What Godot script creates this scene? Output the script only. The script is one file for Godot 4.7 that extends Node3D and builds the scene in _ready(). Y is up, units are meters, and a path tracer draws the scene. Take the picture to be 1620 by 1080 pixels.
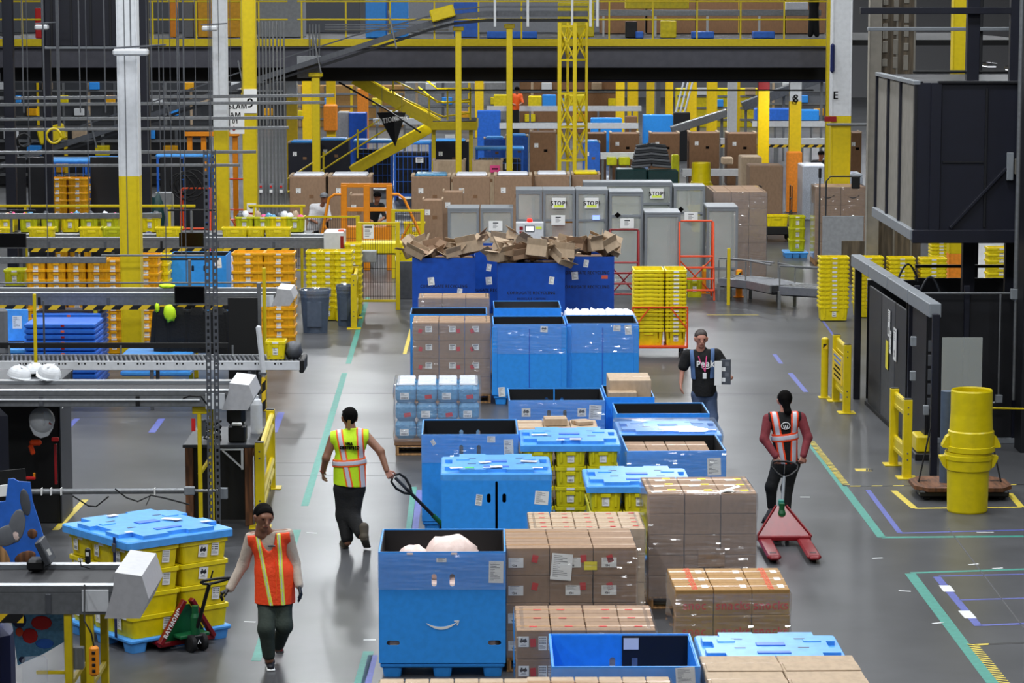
extends Node3D
# A parcel warehouse floor seen from a mezzanine: x right, y up, -z away from the viewer, metres.
const FOC := 4400.0
const EYE := 6.8
const TILT := 0.125315
var M := {}
var cache := {}
var rng := RandomNumberGenerator.new()
var sq := {}   # lettering meshes
var fonts := {}

# ------------------------------------------------------------------ mesh builder
class MB:
	var v := PackedVector3Array()
	var n := PackedVector3Array()
	var t := PackedVector2Array()
	var c := PackedColorArray()
	var col := Color.WHITE
	func tri(a: Vector3, b: Vector3, d: Vector3) -> void:
		var nn := (d - a).cross(b - a).normalized()
		v.append(a); v.append(b); v.append(d)
		for i in 3:
			n.append(nn); t.append(Vector2.ZERO); c.append(col)
	func tri_n(a: Vector3, b: Vector3, d: Vector3, na: Vector3, nb: Vector3, nd: Vector3) -> void:
		v.append(a); v.append(b); v.append(d)
		n.append(na); n.append(nb); n.append(nd)
		for i in 3:
			t.append(Vector2.ZERO); c.append(col)
	# a b d e go clockwise seen from outside
	func quad(a: Vector3, b: Vector3, d: Vector3, e: Vector3) -> void:
		var nn := (d - a).cross(b - a)
		nn = nn.normalized() if nn.length() > 1e-12 else (e - a).cross(d - a).normalized()
		for p in [a, b, d, a, d, e]:
			v.append(p); n.append(nn); c.append(col)
		for q in [Vector2(0, 1), Vector2(0, 0), Vector2(1, 0), Vector2(0, 1), Vector2(1, 0), Vector2(1, 1)]:
			t.append(q)
	func box(at: Vector3, s: Vector3, b := 0.0, bs := Basis.IDENTITY) -> void:
		var h := s * 0.5
		var q := Vector3(minf(b, h.x * 0.9), minf(b, h.y * 0.9), minf(b, h.z * 0.9))
		for ax in 3:
			for sg in [-1.0, 1.0]:
				var u := (ax + 1) % 3
				var w := (ax + 2) % 3
				var p: Array[Vector3] = []
				for k in [Vector2(-1, -1), Vector2(-1, 1), Vector2(1, 1), Vector2(1, -1)]:
					var r := Vector3.ZERO
					r[ax] = sg * h[ax]
					r[u] = k.x * (h[u] - q[u])
					r[w] = k.y * (h[w] - q[w])
					p.append(at + bs * r)
				if sg > 0: quad(p[0], p[1], p[2], p[3])
				else: quad(p[3], p[2], p[1], p[0])
		if b <= 0.0: return
		for ax in 3:
			var u := (ax + 1) % 3
			var w := (ax + 2) % 3
			for su in [-1.0, 1.0]:
				for sw in [-1.0, 1.0]:
					var p: Array[Vector3] = []
					for e in [Vector2(-1, 0), Vector2(1, 0), Vector2(1, 1), Vector2(-1, 1)]:
						var r := Vector3.ZERO
						r[ax] = e.x * (h[ax] - q[ax])
						r[u] = su * (h[u] - (q[u] if e.y > 0.5 else 0.0))
						r[w] = sw * (h[w] - (0.0 if e.y > 0.5 else q[w]))
						p.append(at + bs * r)
					if su * sw > 0: quad(p[0], p[1], p[2], p[3])
					else: quad(p[3], p[2], p[1], p[0])
		for sx in [-1.0, 1.0]:
			for sy in [-1.0, 1.0]:
				for sz in [-1.0, 1.0]:
					var a := at + bs * Vector3(sx * h.x, sy * (h.y - q.y), sz * (h.z - q.z))
					var d := at + bs * Vector3(sx * (h.x - q.x), sy * h.y, sz * (h.z - q.z))
					var e := at + bs * Vector3(sx * (h.x - q.x), sy * (h.y - q.y), sz * h.z)
					if sx * sy * sz > 0: tri(a, e, d)
					else: tri(a, d, e)
	# box between two points, of width w (sideways) and height hh
	func bar(a: Vector3, b: Vector3, w: float, hh: float, bev := 0.0, up := Vector3.UP) -> void:
		var d := b - a
		var z := d.normalized()
		if absf(z.dot(up)) > 0.99: up = Vector3(0, 0, 1)
		var x := up.cross(z).normalized()
		var y := z.cross(x)
		box((a + b) * 0.5, Vector3(w, hh, d.length()), bev, Basis(x, y, z))
	func tube(pts: Array, r: float, k := 8, caps := true, r2 := -1.0) -> void:
		var m := pts.size()
		var rings := []
		var xx := Vector3.ZERO
		for i in m:
			var d: Vector3 = (pts[mini(i + 1, m - 1)] - pts[maxi(i - 1, 0)]).normalized()
			if i == 0:
				var up := Vector3.UP if absf(d.y) < 0.9 else Vector3.RIGHT
				xx = up.cross(d).normalized()
			else:
				xx = (xx - d * xx.dot(d)).normalized()
			var yy := d.cross(xx)
			var ring := []
			var rr := r if r2 < 0.0 else lerpf(r, r2, float(i) / (m - 1))
			for j in k:
				var an := TAU * j / k
				var o := xx * cos(an) + yy * sin(an)
				ring.append([pts[i] + o * rr, o])
			rings.append(ring)
		for i in m - 1:
			for j in k:
				var a = rings[i][j]
				var b = rings[i][(j + 1) % k]
				var d = rings[i + 1][(j + 1) % k]
				var e = rings[i + 1][j]
				tri_n(a[0], d[0], b[0], a[1], d[1], b[1])
				tri_n(a[0], e[0], d[0], a[1], e[1], d[1])
		if caps:
			for j in range(1, k - 1):
				tri(rings[0][0][0], rings[0][j][0], rings[0][j + 1][0])
				tri(rings[m - 1][0][0], rings[m - 1][j + 1][0], rings[m - 1][j][0])
	# profile of Vector2(radius, y) turned round y
	func lathe(prof: Array, k := 20, at := Vector3.ZERO, bs := Basis.IDENTITY) -> void:
		for i in prof.size() - 1:
			var p: Vector2 = prof[i]
			var q: Vector2 = prof[i + 1]
			var e := q - p
			var nr := Vector2(e.y, -e.x).normalized()
			for j in k:
				var a0 := TAU * j / k
				var a1 := TAU * (j + 1) / k
				var d0 := Vector3(cos(a0), 0, sin(a0))
				var d1 := Vector3(cos(a1), 0, sin(a1))
				var A := at + bs * (d0 * p.x + Vector3.UP * p.y)
				var B := at + bs * (d1 * p.x + Vector3.UP * p.y)
				var C2 := at + bs * (d1 * q.x + Vector3.UP * q.y)
				var D := at + bs * (d0 * q.x + Vector3.UP * q.y)
				var n0 := bs * (d0 * nr.x + Vector3.UP * nr.y)
				var n1 := bs * (d1 * nr.x + Vector3.UP * nr.y)
				if p.x > 1e-6: tri_n(A, B, C2, n0, n1, n1)
				if q.x > 1e-6: tri_n(A, C2, D, n0, n1, n0)
	# outline in x and y, pushed out along z from z0 to z1
	func prism(poly: PackedVector2Array, z0: float, z1: float, xf := Transform3D.IDENTITY) -> void:
		var pl := poly
		if not Geometry2D.is_polygon_clockwise(pl):
			pl = pl.duplicate(); pl.reverse()
		var ix := Geometry2D.triangulate_polygon(pl)
		for i in range(0, ix.size(), 3):
			var a := pl[ix[i]]
			var b := pl[ix[i + 1]]
			var d := pl[ix[i + 2]]
			if (b - a).cross(d - a) > 0.0:
				var sw := b
				b = d
				d = sw
			tri(xf * Vector3(a.x, a.y, z1), xf * Vector3(b.x, b.y, z1), xf * Vector3(d.x, d.y, z1))
			tri(xf * Vector3(a.x, a.y, z0), xf * Vector3(d.x, d.y, z0), xf * Vector3(b.x, b.y, z0))
		for i in pl.size():
			var a := pl[i]
			var b := pl[(i + 1) % pl.size()]
			quad(xf * Vector3(a.x, a.y, z1), xf * Vector3(a.x, a.y, z0), xf * Vector3(b.x, b.y, z0), xf * Vector3(b.x, b.y, z1))
	# rings of [half width, half depth, y, corner radius] joined into a shell with rounded corners
	func loft(rings: Array, k := 3, at := Vector3.ZERO) -> void:
		var loops := []
		for r in rings:
			var l := []
			for q in 4:
				var sx: float = [1.0, 1.0, -1.0, -1.0][q]
				var sz: float = [-1.0, 1.0, 1.0, -1.0][q]
				for j in k + 1:
					var an: float = [-PI / 2, 0.0, PI / 2, PI][q] + PI / 2 * j / k
					var rr: float = minf(r[3], minf(r[0], r[1]))
					l.append(at + Vector3(sx * (r[0] - rr) + rr * cos(an), r[2], sz * (r[1] - rr) + rr * sin(an)))
			loops.append(l)
		var m: int = loops[0].size()
		for i in loops.size() - 1:
			for j in m:
				quad(loops[i][j], loops[i][(j + 1) % m], loops[i + 1][(j + 1) % m], loops[i + 1][j])
	func cap(ring: Array, up: bool, k := 3, at := Vector3.ZERO) -> void:
		var l := []
		for q in 4:
			var sx: float = [1.0, 1.0, -1.0, -1.0][q]
			var sz: float = [-1.0, 1.0, 1.0, -1.0][q]
			for j in k + 1:
				var an: float = [-PI / 2, 0.0, PI / 2, PI][q] + PI / 2 * j / k
				var rr: float = minf(ring[3], minf(ring[0], ring[1]))
				l.append(at + Vector3(sx * (ring[0] - rr) + rr * cos(an), ring[2], sz * (ring[1] - rr) + rr * sin(an)))
		for j in range(1, l.size() - 1):
			if up: tri(l[0], l[j], l[j + 1])
			else: tri(l[0], l[j + 1], l[j])
	func blob(at: Vector3, r: Vector3, k := 8, bs := Basis.IDENTITY, amp := 0.0, sd := 0) -> void:
		var g := []
		for i in k + 1:
			var row := []
			for j in k * 2:
				var th := PI * i / k
				var ph := TAU * j / (k * 2)
				var d := Vector3(sin(th) * cos(ph), cos(th), sin(th) * sin(ph))
				var w := 1.0 + amp * (sin(d.x * 7.0 + sd) * cos(d.y * 6.0 + sd * 2.3) + sin(d.z * 8.0 + sd * 1.7) * 0.6)
				row.append([at + bs * (d * r * w), bs * (d / r).normalized()])
			g.append(row)
		for i in k:
			for j in k * 2:
				var a = g[i][j]
				var b = g[i][(j + 1) % (k * 2)]
				var d = g[i + 1][(j + 1) % (k * 2)]
				var e = g[i + 1][j]
				if i > 0: tri_n(a[0], d[0], b[0], a[1], d[1], b[1])
				if i < k - 1: tri_n(a[0], e[0], d[0], a[1], e[1], d[1])
	func mesh() -> ArrayMesh:
		var a := []
		a.resize(Mesh.ARRAY_MAX)
		a[Mesh.ARRAY_VERTEX] = v
		a[Mesh.ARRAY_NORMAL] = n
		a[Mesh.ARRAY_TEX_UV] = t
		a[Mesh.ARRAY_COLOR] = c
		var m := ArrayMesh.new()
		m.add_surface_from_arrays(Mesh.PRIMITIVE_TRIANGLES, a)
		return m

func V(x: float, y: float, z: float) -> Vector3:
	return Vector3(x, y, z)
# ------------------------------------------------------------------ where things stand
# A point of the place at height y, from where a surveyor at the viewer's stand saw it (angles off the level line).
func on(u: float, v: float, y := 0.0) -> Vector3:
	var z := (EYE - y) / tan(TILT + atan((v - 540.0) / FOC))
	return V((u - 810.0) * (z * cos(TILT) + (EYE - y) * sin(TILT)) / FOC, y, -z)
# The same for a known distance z.
func pt(u: float, v: float, z: float) -> Vector3:
	var y := EYE - z * tan(TILT + atan((v - 540.0) / FOC))
	return V((u - 810.0) * (z * cos(TILT) + (EYE - y) * sin(TILT)) / FOC, y, -z)

# ------------------------------------------------------------------ nodes
func tag(o: Node, label: String, category: String, group := "", kind := "") -> Node:
	o.set_meta("label", label)
	o.set_meta("category", category)
	if group: o.set_meta("group", group)
	if kind: o.set_meta("kind", kind)
	return o
func thing(called: String, label: String, category: String, at := Vector3.ZERO, turn := 0.0, group := "", kind := "") -> Node3D:
	var o := Node3D.new()
	o.name = called
	o.position = at
	o.rotation_degrees.y = turn
	tag(o, label, category, group, kind)
	add_child(o, true)
	return o
func part(p: Node, called: String, m: Mesh, mt: Material, at := Vector3.ZERO, bs := Basis.IDENTITY) -> MeshInstance3D:
	var o := MeshInstance3D.new()
	o.name = called
	o.mesh = m
	o.material_override = mt
	o.transform = Transform3D(bs, at)
	p.add_child(o, true)
	return o
func single(called: String, m: Mesh, mt: Material, label: String, category: String, at := Vector3.ZERO, turn := 0.0, group := "", kind := "") -> MeshInstance3D:
	var o := part(self, called, m, mt, at, Basis(Vector3.UP, deg_to_rad(turn)))
	tag(o, label, category, group, kind)
	return o
func twin(src: Node3D, label: String, at: Vector3, turn := 0.0, group := "") -> Node3D:
	var o: Node3D = src.duplicate()
	o.name = str(src.name).rstrip("0123456789")
	o.position = at
	o.rotation_degrees = V(0, turn, 0)
	o.set_meta("label", label)
	if group: o.set_meta("group", group)
	add_child(o, true)
	return o
# shared bevelled boxes
func bm(s: Vector3, b := 0.004) -> ArrayMesh:
	var key := "b%.3f_%.3f_%.3f_%.3f" % [s.x, s.y, s.z, b]
	if not cache.has(key):
		var m := MB.new()
		m.box(Vector3.ZERO, s, b)
		cache[key] = m.mesh()
	return cache[key]
func bpart(p: Node, called: String, at: Vector3, s: Vector3, mt: Material, b := 0.004, bs := Basis.IDENTITY) -> MeshInstance3D:
	return part(p, called, bm(s, b), mt, at, bs)
func barpart(p: Node, called: String, a: Vector3, b: Vector3, w: float, h: float, mt: Material, bev := 0.004) -> MeshInstance3D:
	var m := MB.new()
	m.bar(a, b, w, h, bev)
	return part(p, called, m.mesh(), mt)
func tubepart(p: Node, called: String, pts: Array, r: float, mt: Material, k := 8) -> MeshInstance3D:
	var m := MB.new()
	m.tube(pts, r, k)
	return part(p, called, m.mesh(), mt)
# a thin plate with its print on the face towards local +z
func plate_mesh(w: float, h: float, d := 0.002) -> ArrayMesh:
	var key := "p%.3f_%.3f_%.3f" % [w, h, d]
	if not cache.has(key):
		var m := MB.new()
		var x := w * 0.5
		var y := h * 0.5
		m.quad(V(-x, -y, d), V(-x, y, d), V(x, y, d), V(x, -y, d))
		m.quad(V(-x, y, 0), V(-x, -y, 0), V(x, -y, 0), V(x, y, 0))
		m.quad(V(-x, y, d), V(-x, y, 0), V(x, y, 0), V(x, y, d))
		m.quad(V(x, -y, d), V(x, -y, 0), V(-x, -y, 0), V(-x, -y, d))
		m.quad(V(-x, -y, d), V(-x, -y, 0), V(-x, y, 0), V(-x, y, d))
		m.quad(V(x, y, d), V(x, y, 0), V(x, -y, 0), V(x, -y, d))
		cache[key] = m.mesh()
	return cache[key]
const FRONT := Basis(Vector3.RIGHT, Vector3.UP, Vector3.BACK)
const LEFT_SIDE := Basis(Vector3(0, 0, 1), Vector3(0, 1, 0), Vector3(-1, 0, 0))
const RIGHT_SIDE := Basis(Vector3(0, 0, -1), Vector3(0, 1, 0), Vector3(1, 0, 0))
const TOPSIDE := Basis(Vector3(1, 0, 0), Vector3(0, 0, -1), Vector3(0, 1, 0))
func sticker(p: Node, called: String, at: Vector3, w: float, h: float, mt: Material, bs := FRONT, roll := 0.0) -> MeshInstance3D:
	return part(p, called, plate_mesh(w, h), mt, at, bs * Basis(V(0, 0, 1), deg_to_rad(roll)))
func words(p: Node, called: String, s: String, at: Vector3, h: float, mt: Material, bs := FRONT, depth := 0.003, serif := false, bold := true) -> MeshInstance3D:
	var key := "%s_%.3f_%s" % [s, h, bold]
	if not sq.has(key):
		var t := TextMesh.new()
		t.text = s
		var fk := "s" if serif else ("b" if bold else "n")
		if not fonts.has(fk):
			var f := SystemFont.new()
			f.font_names = PackedStringArray(["Droid Serif" if serif else "Droid Sans"])
			f.font_weight = 700 if bold else 400
			fonts[fk] = f
		t.font = fonts[fk]
		t.font_size = 32
		t.pixel_size = h / 23.0
		t.depth = depth
		t.curve_step = 2.0
		sq[key] = t
	return part(p, called, sq[key], mt, at, bs)

# ------------------------------------------------------------------ textures and materials
func noise_img(n: int, sd: int, freq: float, lo: float, hi: float, oct := 4, stretch := 1.0) -> Image:
	var f := FastNoiseLite.new()
	f.seed = sd
	f.frequency = freq
	f.fractal_octaves = oct
	var raw := f.get_seamless_image(n, maxi(int(n * stretch), 16))
	raw.convert(Image.FORMAT_RGB8)
	if stretch != 1.0: raw.resize(n, n, Image.INTERPOLATE_CUBIC)
	var d := raw.get_data()
	for i in d.size():
		d[i] = int(clampf(lo + (hi - lo) * d[i] / 255.0, 0.0, 1.0) * 255.0)
	return Image.create_from_data(n, n, false, Image.FORMAT_RGB8, d)
func tex(im: Image) -> ImageTexture:
	return ImageTexture.create_from_image(im)
func mk(called: String, col: Color, rough := 0.6, metal := 0.0, tx: Texture2D = null, per := 1.0, nrm: Texture2D = null, nsc := 0.4, spec := 0.5) -> StandardMaterial3D:
	var m := StandardMaterial3D.new()
	m.resource_name = called
	m.albedo_color = col
	m.roughness = rough
	m.metallic = metal
	m.metallic_specular = spec
	if tx:
		m.albedo_texture = tx
	if nrm:
		m.normal_enabled = true
		m.normal_texture = nrm
		m.normal_scale = nsc
	if tx or nrm:
		m.uv1_triplanar = true
		m.uv1_scale = Vector3.ONE / per
	M[called] = m
	return m
func flat_tex(called: String, im: Image, rough := 0.6) -> StandardMaterial3D:
	var m := StandardMaterial3D.new()
	m.resource_name = called
	m.albedo_texture = tex(im)
	m.roughness = rough
	M[called] = m
	return m
func paper_label(kind: int) -> Image:
	var w := 96
	var h := 128
	var im := Image.create(w, h, false, Image.FORMAT_RGB8)
	im.fill(Color(0.93, 0.93, 0.92))
	var k := Color(0.12, 0.12, 0.13)
	var r := RandomNumberGenerator.new()
	r.seed = 40 + kind
	match kind:
		0: # address label: lines and a bar code
			for i in 6:
				im.fill_rect(Rect2i(8, 8 + i * 9, 30 + r.randi() % 45, 3), k)
			var x := 10
			while x < 84:
				var bw := 1 + r.randi() % 3
				im.fill_rect(Rect2i(x, 84, bw, 32), k)
				x += bw + 1 + r.randi() % 3
		1: # black pictogram over two lines
			im.fill_rect(Rect2i(16, 44, 64, 24), k)
			im.fill_rect(Rect2i(24, 22, 16, 34), k)
			im.fill_rect(Rect2i(44, 34, 30, 18), k)
			im.fill_rect(Rect2i(62, 24, 10, 20), k)
			im.fill_rect(Rect2i(20, 64, 14, 12), k)
			im.fill_rect(Rect2i(54, 64, 14, 12), k)
			im.fill_rect(Rect2i(30, 90, 38, 6), k)
			im.fill_rect(Rect2i(22, 104, 52, 4), k)
		2: # small print all over
			for i in 12:
				im.fill_rect(Rect2i(10, 10 + i * 9, 20 + r.randi() % 54, 3), Color(0.35, 0.35, 0.37))
		3: # packing slip: heading, lines, small square code
			im.fill_rect(Rect2i(10, 10, 60, 5), Color(0.4, 0.4, 0.42))
			for i in 4:
				im.fill_rect(Rect2i(10, 24 + i * 8, 30 + r.randi() % 40, 2), Color(0.5, 0.5, 0.52))
			for i in 36:
				if r.randf() < 0.55: im.fill_rect(Rect2i(22 + (i % 6) * 5, 84 + (i / 6) * 5, 5, 5), Color(0.3, 0.3, 0.32))
		4: # notice: bold heading over text
			im.fill_rect(Rect2i(14, 14, 68, 18), k)
			for i in 7:
				im.fill_rect(Rect2i(14, 44 + i * 10, 40 + r.randi() % 30, 4), Color(0.3, 0.3, 0.32))
		5: # long label: rows of dark figures
			for i in 3:
				for j in 5:
					im.fill_rect(Rect2i(10 + j * 16, 12 + i * 22, 10, 12), k)
			for i in 4:
				im.fill_rect(Rect2i(10, 82 + i * 9, 40 + r.randi() % 36, 3), Color(0.3, 0.3, 0.3))
	return im
func hazard_img(a: Color, b: Color) -> Image:
	var im := Image.create(64, 64, false, Image.FORMAT_RGB8)
	for y in 64:
		for x in 64:
			im.set_pixel(x, y, a if (x + y) % 64 < 32 else b)
	return im
func make_materials() -> void:
	var scuff := tex(noise_img(512, 3, 0.010, 0.90, 1.03, 4))
	var fine := tex(noise_img(256, 5, 0.03, 0.95, 1.02, 3))
	var card := tex(noise_img(512, 9, 0.02, 0.93, 1.03, 3, 0.5))
	var woodt := tex(noise_img(256, 12, 0.03, 0.6, 1.15, 4, 0.12))
	var cl := noise_img(256, 33, 0.02, 0.0, 1.0, 4)
	cl.bump_map_to_normal_map(7.0)
	var fold := tex(cl)
	# floor: polished grey concrete, worn in patches
	var fa := noise_img(1024, 51, 0.005, 0.84, 1.06, 5)
	var fl := mk("floor", Color(0.335, 0.338, 0.347), 0.25, 0.0, tex(fa), 13.0)
	fl.uv1_world_triplanar = true
	fl.roughness_texture = tex(noise_img(512, 57, 0.004, 0.80, 1.0, 2))
	fl.roughness = 0.36
	fl.metallic_specular = 0.33
	fl.detail_enabled = true
	fl.detail_albedo = tex(noise_img(512, 61, 0.03, 0.93, 1.02, 4))
	fl.detail_blend_mode = BaseMaterial3D.BLEND_MODE_MUL
	mk("teal_tape", Color(0.22, 0.56, 0.50), 0.5, 0.0, scuff, 0.7)
	mk("blue_tape", Color(0.32, 0.36, 0.66), 0.5, 0.0, scuff, 0.7)
	mk("yellow_tape", Color(0.85, 0.76, 0.25), 0.5, 0.0, scuff, 0.7)
	mk("black_tape", Color(0.06, 0.06, 0.06), 0.5)
	mk("white_tape", Color(0.85, 0.86, 0.86), 0.5)
	mk("joint", Color(0.28, 0.28, 0.29), 0.7)
	# plastics
	mk("blue", Color(0.19, 0.60, 0.96), 0.42, 0.0, fine, 0.8)
	mk("blue_lid", Color(0.33, 0.66, 0.97), 0.35, 0.0, scuff, 0.9)
	mk("deep_blue", Color(0.05, 0.30, 0.70), 0.4, 0.0, scuff, 1.2)
	mk("stack_blue", Color(0.18, 0.44, 0.85), 0.4, 0.0, scuff, 0.9)
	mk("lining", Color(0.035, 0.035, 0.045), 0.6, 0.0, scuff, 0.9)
	mk("tote", Color(0.94, 0.85, 0.03), 0.38, 0.0, scuff, 0.9)
	mk("tote_green", Color(0.88, 0.83, 0.08), 0.38, 0.0, scuff, 0.9)
	mk("tote_dark", Color(0.93, 0.67, 0.03), 0.4, 0.0, scuff, 0.9)
	mk("lime_tote", Color(0.78, 0.78, 0.05), 0.4, 0.0, scuff, 0.9)
	mk("barrel", Color(0.87, 0.785, 0.0), 0.38, 0.0, scuff, 1.1)
	mk("bin_grey", Color(0.30, 0.35, 0.42), 0.5, 0.0, scuff, 0.7)
	mk("teal_bin", Color(0.05, 0.22, 0.22), 0.5, 0.0, scuff, 0.7)
	mk("white_plastic", Color(0.84, 0.85, 0.86), 0.35, 0.0, fine, 0.7)
	mk("cap_white", Color(0.72, 0.72, 0.73), 0.45, 0.0, fine, 0.7)
	mk("grey_plastic", Color(0.42, 0.43, 0.45), 0.5, 0.0, fine, 0.7)
	mk("dark_grey_plastic", Color(0.20, 0.21, 0.23), 0.5, 0.0, fine, 0.7)
	mk("black", Color(0.025, 0.025, 0.028), 0.5)
	mk("black_gloss", Color(0.015, 0.015, 0.018), 0.15)
	mk("rubber", Color(0.04, 0.04, 0.045), 0.75)
	mk("belt", Color(0.15, 0.15, 0.16), 0.7, 0.0, scuff, 0.6)
	# cardboard, wood, paper
	mk("card", Color(0.60, 0.485, 0.385), 0.8, 0.0, card, 0.9)
	mk("card_top", Color(0.73, 0.64, 0.535), 0.8, 0.0, card, 0.9)
	mk("card_dark", Color(0.52, 0.38, 0.26), 0.8, 0.0, card, 1.1)
	mk("card_gold", Color(0.66, 0.50, 0.28), 0.75, 0.0, card, 0.9)
	mk("brown_tape", Color(0.66, 0.50, 0.33), 0.3)
	mk("wood", Color(0.72, 0.54, 0.34), 0.75, 0.0, woodt, 0.6)
	mk("wood_dark", Color(0.46, 0.29, 0.17), 0.7, 0.0, woodt, 0.6)
	mk("red_print", Color(0.80, 0.10, 0.10), 0.6)
	mk("orange_print", Color(0.86, 0.38, 0.25), 0.7)
	mk("paper", Color(0.92, 0.92, 0.91), 0.7)
	mk("paper_yellow", Color(0.92, 0.86, 0.25), 0.7)
	mk("green_paper", Color(0.25, 0.78, 0.35), 0.7)
	mk("packs", Color(0.90, 0.91, 0.94), 0.35, 0.0, null, 0.5, fold, 0.5)
	mk("bag", Color(0.92, 0.82, 0.78), 0.4, 0.0, null, 0.5, fold, 0.5)
	mk("pack_blue", Color(0.38, 0.62, 0.78), 0.25, 0.0, scuff, 0.35, fold, 1.0)
	mk("pack_white", Color(0.82, 0.85, 0.90), 0.25, 0.0, scuff, 0.3, fold, 1.0)
	# film
	var fm := mk("film", Color(0.92, 0.94, 0.97, 0.03), 0.10)
	fm.transparency = BaseMaterial3D.TRANSPARENCY_ALPHA
	fm.cull_mode = BaseMaterial3D.CULL_DISABLED
	var fm2 := mk("film_thick", Color(0.90, 0.94, 1.0, 0.06), 0.10)
	fm2.transparency = BaseMaterial3D.TRANSPARENCY_ALPHA
	var pc := mk("poly", Color(0.80, 0.82, 0.80, 0.30), 0.12)
	pc.transparency = BaseMaterial3D.TRANSPARENCY_ALPHA
	var gl := mk("clear_bottle", Color(0.9, 0.92, 0.95, 0.35), 0.1)
	gl.transparency = BaseMaterial3D.TRANSPARENCY_ALPHA
	# metals and paints
	mk("yellow", Color(0.85, 0.75, 0.02), 0.42, 0.0, fine, 1.2)
	mk("yellow_bright", Color(0.95, 0.80, 0.06), 0.4, 0.0, fine, 1.2)
	mk("amber", Color(0.93, 0.56, 0.05), 0.42, 0.0, fine, 1.2)
	mk("orange_wrap", Color(0.98, 0.58, 0.14), 0.5, 0.0, scuff, 0.6)
	mk("orange", Color(0.88, 0.28, 0.06), 0.42)
	mk("red", Color(0.55, 0.05, 0.08), 0.4, 0.0, fine, 0.8)
	mk("jack_red", Color(0.50, 0.05, 0.09), 0.35, 0.0, scuff, 0.6)
	mk("green", Color(0.04, 0.34, 0.18), 0.4)
	mk("white_paint", Color(0.84, 0.85, 0.86), 0.5, 0.0, fine, 1.2)
	mk("grey_paint", Color(0.50, 0.52, 0.54), 0.45, 0.0, fine, 1.2)
	mk("steel", Color(0.62, 0.63, 0.65), 0.35, 0.75, scuff, 0.7)
	mk("galv", Color(0.52, 0.53, 0.54), 0.42, 0.6, scuff, 0.5)
	mk("dull_steel", Color(0.36, 0.37, 0.39), 0.5, 0.4, scuff, 0.8)
	mk("dark_steel", Color(0.10, 0.105, 0.12), 0.5, 0.2, scuff, 0.8)
	mk("beam_grey", Color(0.31, 0.31, 0.345), 0.5, 0.1, scuff, 2.0)
	mk("navy", Color(0.055, 0.065, 0.125), 0.45, 0.0, scuff, 1.6)
	mk("navy_dark", Color(0.03, 0.035, 0.065), 0.5, 0.0, scuff, 1.6)
	mk("concrete", Color(0.52, 0.50, 0.46), 0.85, 0.0, scuff, 1.8)
	mk("ply", Color(0.42, 0.37, 0.30), 0.75, 0.0, woodt, 1.3)
	mk("wall", Color(0.55, 0.55, 0.56), 0.8)
	mk("ceiling", Color(0.62, 0.63, 0.64), 0.8)
	mk("navy_blue", Color(0.05, 0.10, 0.30), 0.4)
	mk("cabinet", Color(0.58, 0.59, 0.60), 0.5, 0.0, scuff, 0.8)
	# cloth
	mk("cloth_black", Color(0.03, 0.03, 0.035), 0.85, 0.0, null, 0.25, fold, 0.6)
	mk("hi_vis", Color(0.80, 0.95, 0.10), 0.7, 0.0, null, 0.25, fold, 0.4)
	mk("vest_orange", Color(1.0, 0.30, 0.10), 0.65, 0.0, null, 0.25, fold, 0.5)
	mk("stripe_orange", Color(1.0, 0.40, 0.10), 0.6)
	mk("stripe_silver", Color(0.80, 0.80, 0.84), 0.35)
	mk("stripe_lime", Color(0.88, 0.95, 0.35), 0.5)
	mk("cloth_olive", Color(0.16, 0.20, 0.17), 0.85, 0.0, null, 0.25, fold, 0.6)
	mk("cloth_beige", Color(0.74, 0.68, 0.62), 0.85, 0.0, null, 0.25, fold, 0.6)
	mk("cloth_jeans", Color(0.25, 0.31, 0.42), 0.85, 0.0, null, 0.25, fold, 0.6)
	mk("cloth_maroon", Color(0.46, 0.16, 0.19), 0.85, 0.0, null, 0.25, fold, 0.6)
	mk("cloth_white", Color(0.82, 0.82, 0.83), 0.85, 0.0, null, 0.25, fold, 0.6)
	mk("skin", Color(0.58, 0.39, 0.29), 0.5)
	mk("skin_tan", Color(0.52, 0.35, 0.26), 0.5)
	mk("skin_pale", Color(0.72, 0.50, 0.42), 0.5)
	mk("hair", Color(0.03, 0.022, 0.02), 0.8, 0.0, null, 1.0, null, 0.4, 0.2)
	mk("hair_grey", Color(0.20, 0.16, 0.14), 0.6)
	mk("hair_blond", Color(0.60, 0.47, 0.26), 0.6)
	mk("boot", Color(0.30, 0.27, 0.22), 0.8)
	mk("shoe_dark", Color(0.05, 0.05, 0.09), 0.6)
	mk("backpack_blue", Color(0.32, 0.44, 0.62), 0.7)
	mk("pink", Color(0.90, 0.30, 0.55), 0.6)
	# prints
	for i in 6: flat_tex("label%d" % i, paper_label(i), 0.55)
	var hz := flat_tex("hazard", hazard_img(Color(0.92, 0.76, 0.12), Color(0.05, 0.05, 0.05)), 0.5)
	hz.uv1_triplanar = true
	hz.uv1_world_triplanar = true
	hz.uv1_scale = Vector3.ONE * 3.2
	for e in [["screen_blue", Color(0.55, 0.65, 1.0), 1.2], ["screen_white", Color(0.9, 0.95, 1.0), 1.2], ["beacon_red", Color(1.0, 0.12, 0.08), 1.5], ["lamp", Color(0.95, 0.97, 1.0), 4.0]]:
		var m := mk(e[0], e[1], 0.4)
		m.emission_enabled = true
		m.emission = e[1]
		m.emission_energy_multiplier = e[2]

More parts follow.
